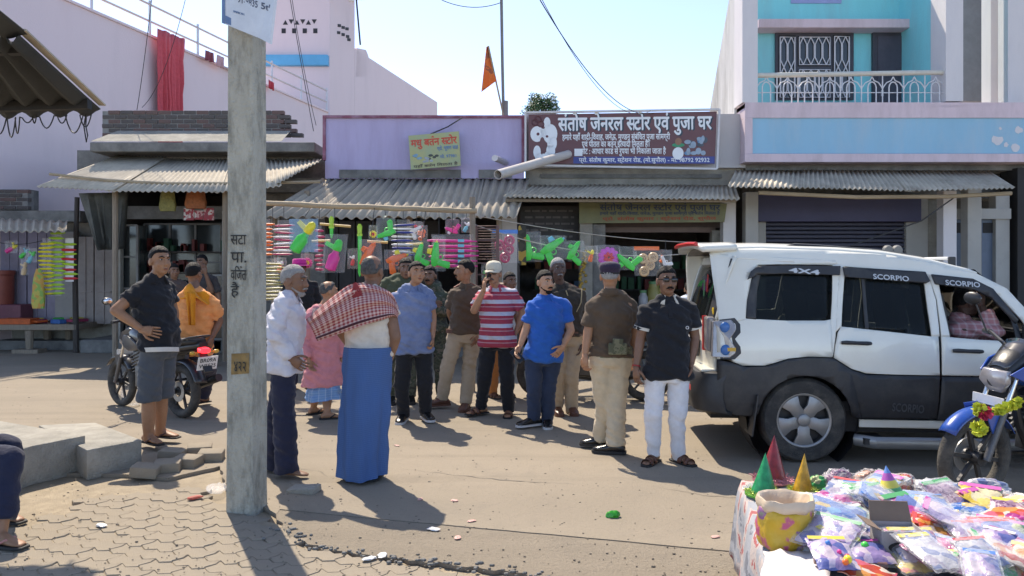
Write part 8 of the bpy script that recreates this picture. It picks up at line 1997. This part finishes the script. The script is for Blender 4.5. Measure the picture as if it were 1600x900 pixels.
def flat_pack(label, px, py, wpx, hpx, key, rot, tilt, z, seed, wrap):
    p = T(px, py, z); sc_ = p.y / FPX; a, b = wpx / 2 * sc_, hpx / 2 * sc_; rnd = random.Random(seed)
    t = thing('goods_packet', label, 'packet', (p.x, p.y, TZ + .008 + z), 'small packets on the goods table', R(rot)); M_ = Matrix.Rotation(R(tilt), 3, 'X')
    lift = b * math.sin(R(tilt)); sd = Vector((seed, seed * .7, 2))
    for nm, mm, k1, th in (('content', prints[key], .86, .016),) + ((('wrapper', m_film, 1.0, .022),) if wrap else ()):
        mb = MB()
        for sg in (-1, 1):
            P = []
            for i in range(13):
                row = []
                for j in range(13):
                    u, v = i / 12 * 2 - 1, j / 12 * 2 - 1; e = (1 - u ** 4) * (1 - v ** 4)
                    q = Vector((u * a * k1 * (1 + .02 * rnd.uniform(-1, 1)), v * b * k1, sg * (th * e + .001) + .010 * noise.noise(Vector((u * 2.2, v * 2.2, 0)) + sd) + .006 * noise.noise(Vector((u * 6, v * 6, 0)) + sd))); row.append(M_ @ q + Vector((0, 0, lift + .012)))
                P.append(row)
            mb.grid(P)
        mb.build(nm, mm, t, smooth=True, auto=60, fix=False)
    mb = MB(); mb.add([M_ @ Vector((x, y, .016)) + Vector((0, 0, lift + .008)) for x, y in ((-a * .8, b * .66), (a * .8, b * .66), (a * .8, b * .84), (-a * .8, b * .84))], [(0, 1, 2, 3)]); mb.build('header_card', plastic('hdr%d' % (seed % 6), [(.6, .08, .08), (.08, .2, .5), (.7, .55, .08), (.65, .62, .6), (.1, .4, .15), (.55, .1, .35)][seed % 6], .5), t, fix=False)
    if seed % 8 == 0:
        for q in range(5):
            mb = MB(); mb.ball(M_ @ Vector((rnd.uniform(-.6, .6) * a, rnd.uniform(-.7, .4) * b, .022)) + Vector((0, 0, lift + .01)), rnd.uniform(.008, .015), nu=10, nv=7); mb.build('toy_ball', pm_(rnd.choice(['red', 'yellow', 'green', 'blue', 'pink', 'orange'])), t, smooth=True)
rnd = random.Random(31); used = set()
fill = ['pinkp', 'lil', 'white', 'bluep', 'purple', 'yellow', 'red', 'green', 'lil', 'mag']
names_ = dict(pinkp='pink', lil='lilac', white='white', bluep='blue', purple='purple', yellow='yellow', red='red', green='green', mag='magenta')
for i in range(58):
    px = rnd.uniform(1290, 1720); py = rnd.uniform(778, 915); ky = fill[i % len(fill)]; p = T(px, py)
    lab = None
    for dist, q, l in sorted(((q - p).length, q, l) for q, l in [(Vector(a_), b_) for a_, b_ in mains]) if False else sorted([((a_ - p).length, k_) for k_, (a_, b_) in enumerate(mains)]) and [(d_, *mains[k_]) for d_, k_ in sorted([((a_ - p).length, k_) for k_, (a_, b_) in enumerate(mains)])]:
        d = p - q; w_ = ('right of' if d.x > 0 else 'left of') if abs(d.x) > abs(d.y) else ('behind' if d.y > 0 else 'in front of')
        lab = 'small crumpled %s packet %s %s' % (names_[ky], w_, short(l))
        if lab not in used: break
    used.add(lab)
    flat_pack(lab, px, py, rnd.uniform(55, 95), rnd.uniform(60, 110), ky, rnd.uniform(-70, 70), rnd.uniform(2, 28), rnd.uniform(0, .075), i + 100, rnd.random() < .7)
for i, (px, py, wp, hp, ang, ky, lab) in enumerate(((1330, 806, 34, 30, 18, 'bluep', 'blue printed card standing in the pink packet heap'), (1500, 812, 40, 34, -25, 'lil', 'lilac printed card leaning behind the blue printed packet'), (1400, 838, 36, 22, 8, 'yellow', 'yellow card lying behind the open cardboard box'), (1575, 828, 40, 30, -10, 'red', 'red printed card leaning at the right of the table'), (1455, 800, 30, 28, 40, 'pinkp', 'pink printed card beside the clear white mask packet'), (1612, 862, 46, 34, 12, 'bluep', 'blue printed card at the right edge of the table'))):
    p = T(px, py); sc_ = p.y / FPX; k = MB(); k.box((0, 0, 0), (wp * sc_, .004, hp * sc_)); o = k.build('printed_card', prints[ky]); o.location = (p.x, p.y, TZ + .03 + hp * sc_ * .3); o.rotation_euler = (R(-50), R(ang * .3), R(ang)); tag(o, lab, 'card')
# cone hats with tinsel
def cone_hat(label, px, py, toppy, wpx, col, tins, rim=None):
    p = T(px, py); sc_ = p.y / FPX; h = (py - toppy) * sc_; r_ = wpx / 2 * sc_; t = thing('cone_hat', label, 'party hat', (p.x, p.y, TZ))
    k = MB(); rings = []
    for i in range(13):
        q = i / 12; rings.append([Vector((r_ * (1 - q) * math.cos(a) * (1 + .07 * math.cos(4 * a + 1)) + .01 * q, r_ * (1 - q) * math.sin(a), .01 + h * q)) for a in [2 * math.pi * j / 18 for j in range(18)]])
    k.loft(rings); k.build('cone', ramp_mat('foil_' + col, 'noise', [(0, tuple(c * .45 for c in PC2[col])), (.45, PC2[col]), (.62, tuple(min(1, c * 1.35) for c in PC2[col]))], scale=30, rough=.3, const=False, spec=.4), t, smooth=True)  # foil highlights painted into the colour: ramp runs from darker to brighter tones
    k = MB(); rnd = random.Random(int(px))
    for i in range(420):
        a = rnd.uniform(0, 6.283); rr = r_ * rnd.uniform(1.0, 1.5); b = Vector((rr * math.cos(a), rr * math.sin(a), .004 + rnd.uniform(0, .022))); d = Vector((rnd.gauss(0, 1), rnd.gauss(0, 1), rnd.gauss(.4, .7))).normalized() * rnd.uniform(.012, .028); n = d.orthogonal().normalized() * .0016
        k.add([b - n, b + n, b + d + n * .4, b + d - n * .4], [(0, 1, 2, 3)])
    k.build('tinsel', mat('tinsel_' + tins, PC2[tins], rough=.25, metal=.4, var=.3), t, fix=False)
    k = MB(); k.revolve((0, 0, .003), (0, 0, 1), [(r_ * .9, 0), (r_ * 1.5, 0), (r_ * 1.5, .008), (r_ * .9, .008)], 24); k.build('brim', mat('foil_brim_' + (rim or col), PC2[rim or col], rough=.25, metal=.3, var=.3), t, smooth=True)
PC2 = dict(red=(.22, .02, .025), green=(.01, .25, .09), gold=(.5, .27, .02), lime=(.4, .5, .08), pink=(.5, .2, .22), grass=(.12, .42, .06))
cone_hat('tall dark red foil cone hat at the back left of the table', 1207, 752, 682, 40, 'red', 'pink', 'pink'); cone_hat('green foil cone hat with lime tinsel brim at the table corner', 1193, 774, 710, 38, 'green', 'lime', 'grass'); cone_hat('gold foil cone hat standing behind the yellow sack', 1254, 772, 711, 30, 'gold', 'lime', 'gold')
# striped paper cone
p = T(1395, 800); t = thing('striped_cone', 'rainbow striped paper cone hat lying in the middle of the goods', 'party hat', (p.x, p.y, TZ + .02))
for i, c in enumerate(((.1, .25, .55), (.55, .08, .1), (.1, .4, .15), (.7, .6, .1), (.45, .1, .4), (.15, .3, .6))):
    k = MB(); h = .19; r0 = .085; q0, q1 = i / 6, (i + 1) / 6; k.revolve((0, 0, 0), (-.12, .1, 1), [(r0 * (1 - q0) + .001, h * q0), (r0 * (1 - q1) + .001, h * q1)], 20); k.build('stripe', plastic('stripe%d' % i, c, .5), t, smooth=True)
# yellow sack with rolled rim
p = T(1237, 868); t = thing('printed_sack', 'round yellow and pink printed sack with open rim at the table corner', 'sack', (p.x + .01, p.y + .1, TZ)); k = MB(); rings = []
sr_ = p.y / FPX; Rr = 43 * sr_
for i in range(15):
    q = i / 14; r_ = Rr * interp([0, .1, .4, .75, 1], [.80, .94, 1.0, .98, .95], q); rings.append([Vector((r_ * math.cos(a) * (1 + .03 * math.sin(5 * a + i * .3) + .13 * noise.noise(Vector((math.cos(a) * 2, math.sin(a) * 2, q * 3)))), r_ * math.sin(a) * (1 + .03 * math.sin(7 * a) + .13 * noise.noise(Vector((math.cos(a) * 2, math.sin(a) * 2, q * 3)))), 0.165 * q + .012 * noise.noise(Vector((a, q * 3, 1))))) for a in [2 * math.pi * j / 32 for j in range(32)]])
k.loft(rings, False); k.build('bag_body', ramp_mat('sack_yellow', 'noise', [(0, (.45, .08, .16)), (.38, (.5, .1, .2)), (.42, (.58, .36, .03)), (.58, (.6, .4, .05)), (.61, (.28, .1, .28)), (.70, (.16, .28, .1))], scale=9, rough=.4, const=False), t, smooth=True, solid=.004)
k = MB(); rings = []
for r_, z in ((.96, .15), (1.03, .168), (1.05, .185), (1.0, .198), (.92, .192), (.82, .16), (.5, .12), (.05, .115)): rings.append([Vector((Rr * r_ * math.cos(a) * (1 + .05 * math.sin(3 * a + 1) + .03 * math.sin(9 * a)), Rr * r_ * math.sin(a) * (1 + .05 * math.sin(4 * a)), z + .014 * noise.noise(Vector((math.cos(a) * 1.6, math.sin(a) * 1.6, r_ * 3))) + .004 * math.sin(7 * a))) for a in [2 * math.pi * j / 36 for j in range(36)]])
k.loft(rings, False); k.build('rolled_rim', ramp_mat('rim_cream', 'noise', [(0, (.60, .40, .24)), (.45, (.62, .50, .37)), (.62, (.58, .42, .26))], scale=6, const=False, rough=.5), t, smooth=True, solid=.004)
# open carton
p = T(1412, 886); t = thing('open_carton', 'open printed cardboard box standing among the packets', 'box', (p.x, p.y + .05, TZ), None, R(-6))
bw, bd, bh_ = .155, .12, .135; m_car = mat('carton_grey', (.36, .34, .33), rough=.7, var=.15, scale=12); m_carb = mat('carton_brown', (.20, .14, .10), rough=.8, var=.15)
k = MB(); k.bbox((-bw / 2, -bd / 2, 0), (bw / 2, -bd / 2 + .004, bh_)); k.bbox((-bw / 2, bd / 2 - .004, 0), (bw / 2, bd / 2, bh_)); k.bbox((-bw / 2, -bd / 2 + .0045, 0), (-bw / 2 + .004, bd / 2 - .0045, bh_)); k.bbox((bw / 2 - .004, -bd / 2 + .0045, 0), (bw / 2, bd / 2 - .0045, bh_)); k.bbox((-bw / 2 + .005, -bd / 2 + .005, 0), (bw / 2 - .005, bd / 2 - .005, .004)); k.build('carton_walls', m_car, t)
k = MB(); k.prism([(-bw / 2, bd / 2, bh_), (bw / 2, bd / 2, bh_), (bw / 2 - .005, bd / 2 + .03, bh_ + .07), (-bw / 2 + .005, bd / 2 + .03, bh_ + .07)], (0, .004, 0)); k.build('flap', m_carb, t)
k = MB(); k.prism([(-bw / 2, -bd / 2, bh_), (-bw / 2, bd / 2, bh_), (-bw / 2 - .05, bd / 2, bh_ + .02), (-bw / 2 - .05, -bd / 2, bh_ + .02)], (0, 0, .004)); k.build('flap', m_carb, t)
k = MB(); k.add([(-.03 + .06 * math.cos(a) * .9 + .03, -bd / 2 - .002, .075 + .022 * math.sin(a)) for a in [2 * math.pi * j / 20 for j in range(20)]], [tuple(range(20))]); k.build('printed_oval', m_black, t, fix=False)
k = MB(); k.bbox((-.06, -bd / 2 - .002, .015), (.06, -bd / 2, .03)); k.build('printed_band', plastic('carton_blue', (.2, .25, .4)), t)
for px, py, c, nm, lab, sz in ((1535, 858, (.09, .2, .07), 'matchbox_pack', 'small green and red carton right of the yellow cellophane', (.05, .045, .065)), (1565, 862, (.32, .05, .06), 'matchbox_pack', 'flat red and silver carton beside the green carton', (.1, .06, .035)), (1487, 895, (.6, .6, .6), 'matchbox_pack', 'white printed carton at the front edge of the table', (.14, .09, .04))):
    p = T(px, py); t = thing(nm, lab, 'box', (p.x, p.y, TZ + .035), None, R(-12)); k = MB(); k.box((0, 0, sz[2] / 2), sz); k.build('carton', plastic(lab[:9], c, .5), t, bevel=.002); k = MB(); k.box((sz[0] * .2, -sz[1] / 2 - .001, sz[2] / 2), (sz[0] * .45, .002, sz[2] * .6)); k.build('print_panel', plastic(lab[:9] + 'b', (.55, .52, .5) if sz[0] > .06 else (.5, .06, .05), .5), t)
    if sz[0] > .12: k = MB(); k.add([(.0 + .05 * math.cos(a), .028 * math.sin(a), sz[2] + .0015) for a in [2 * math.pi * j / 20 for j in range(20)]], [tuple(range(20))]); k.build('printed_oval', m_black, t, fix=False)
a, b = T(1272, 876, .05), T(1386, 884, .045); k = MB(); k.cyl(a, b, .012, 10); o = k.build('rod', mat('brown_rod', (.13, .07, .06), rough=.4, var=.2), smooth=True, off=tuple(a)); o.location = a; tag(o, 'thin brown rod lying across the front of the goods', 'rod')
k = MB(); P = []
for i in range(13):
    row = []
    for j in range(13):
        p = T(lerp(1192, 1300, i / 12) + 4 * math.sin(j), lerp(872, 960, j / 12)); row.append(Vector((p.x, p.y, TZ + .022 + .014 * noise.noise(Vector((i * .5, j * .5, 4))))))
    P.append(row)
k.grid(P); o = k.build('white_sheet', cloth('white_sheet', (.62, .58, .58)), smooth=True, solid=.012, off=tuple(P[6][6])); o.location = P[6][6]; tag(o, 'folded white sheet at the near left corner of the goods table', 'sheet')

# ---------------------------------------------------------------- litter
def scrap(label, px, py, sz, matl, seed, group=None, h=.012):
    p = G(px, py); o = crumple((sz, sz * .6, h), seed, .35, 2.4, 12, 7).build('litter', matl, smooth=True, auto=28); o.location = (p.x, p.y, .003); o.rotation_euler = (0, 0, seed); tag(o, label, 'litter', group)
scrap('shiny green foil packet lying on the road', 958, 808, .045, mat('foil_litter', (.03, .35, .03), rough=.25, var=.4, scale=20), 3, None, .03)
scrap('crumpled clear plastic lying beside the foot of the pole', 338, 767, .11, m_film, 5, None, .035); scrap('red torn wrapper at the foot of the pole', 305, 779, .05, mat('red_litter', (.35, .06, .04), var=.3), 7)
for i, (px, py) in enumerate(((656, 781), (710, 783), (737, 815), (715, 841), (620, 697), (1118, 840), (1010, 655))): scrap('small pinkish paper scrap on the road', px, py, .028, mat('paper_litter', (.6, .35, .3), var=.2), i + 11, 'paper scraps on the road', .006)
for i, (px, py) in enumerate(((677, 828), (577, 874), (597, 869), (158, 822))): scrap('small white printed paper scrap near the broken road edge', px, py, .04, mat('white_litter', (.6, .6, .6), var=.2), i + 31, 'white scraps near the road edge', .008)
scrap('clear plastic bag hanging from the footrest of the black motorbike', 203, 632, .16, m_film, 40, None, .2)
bpy.data.scenes.remove(WORK)
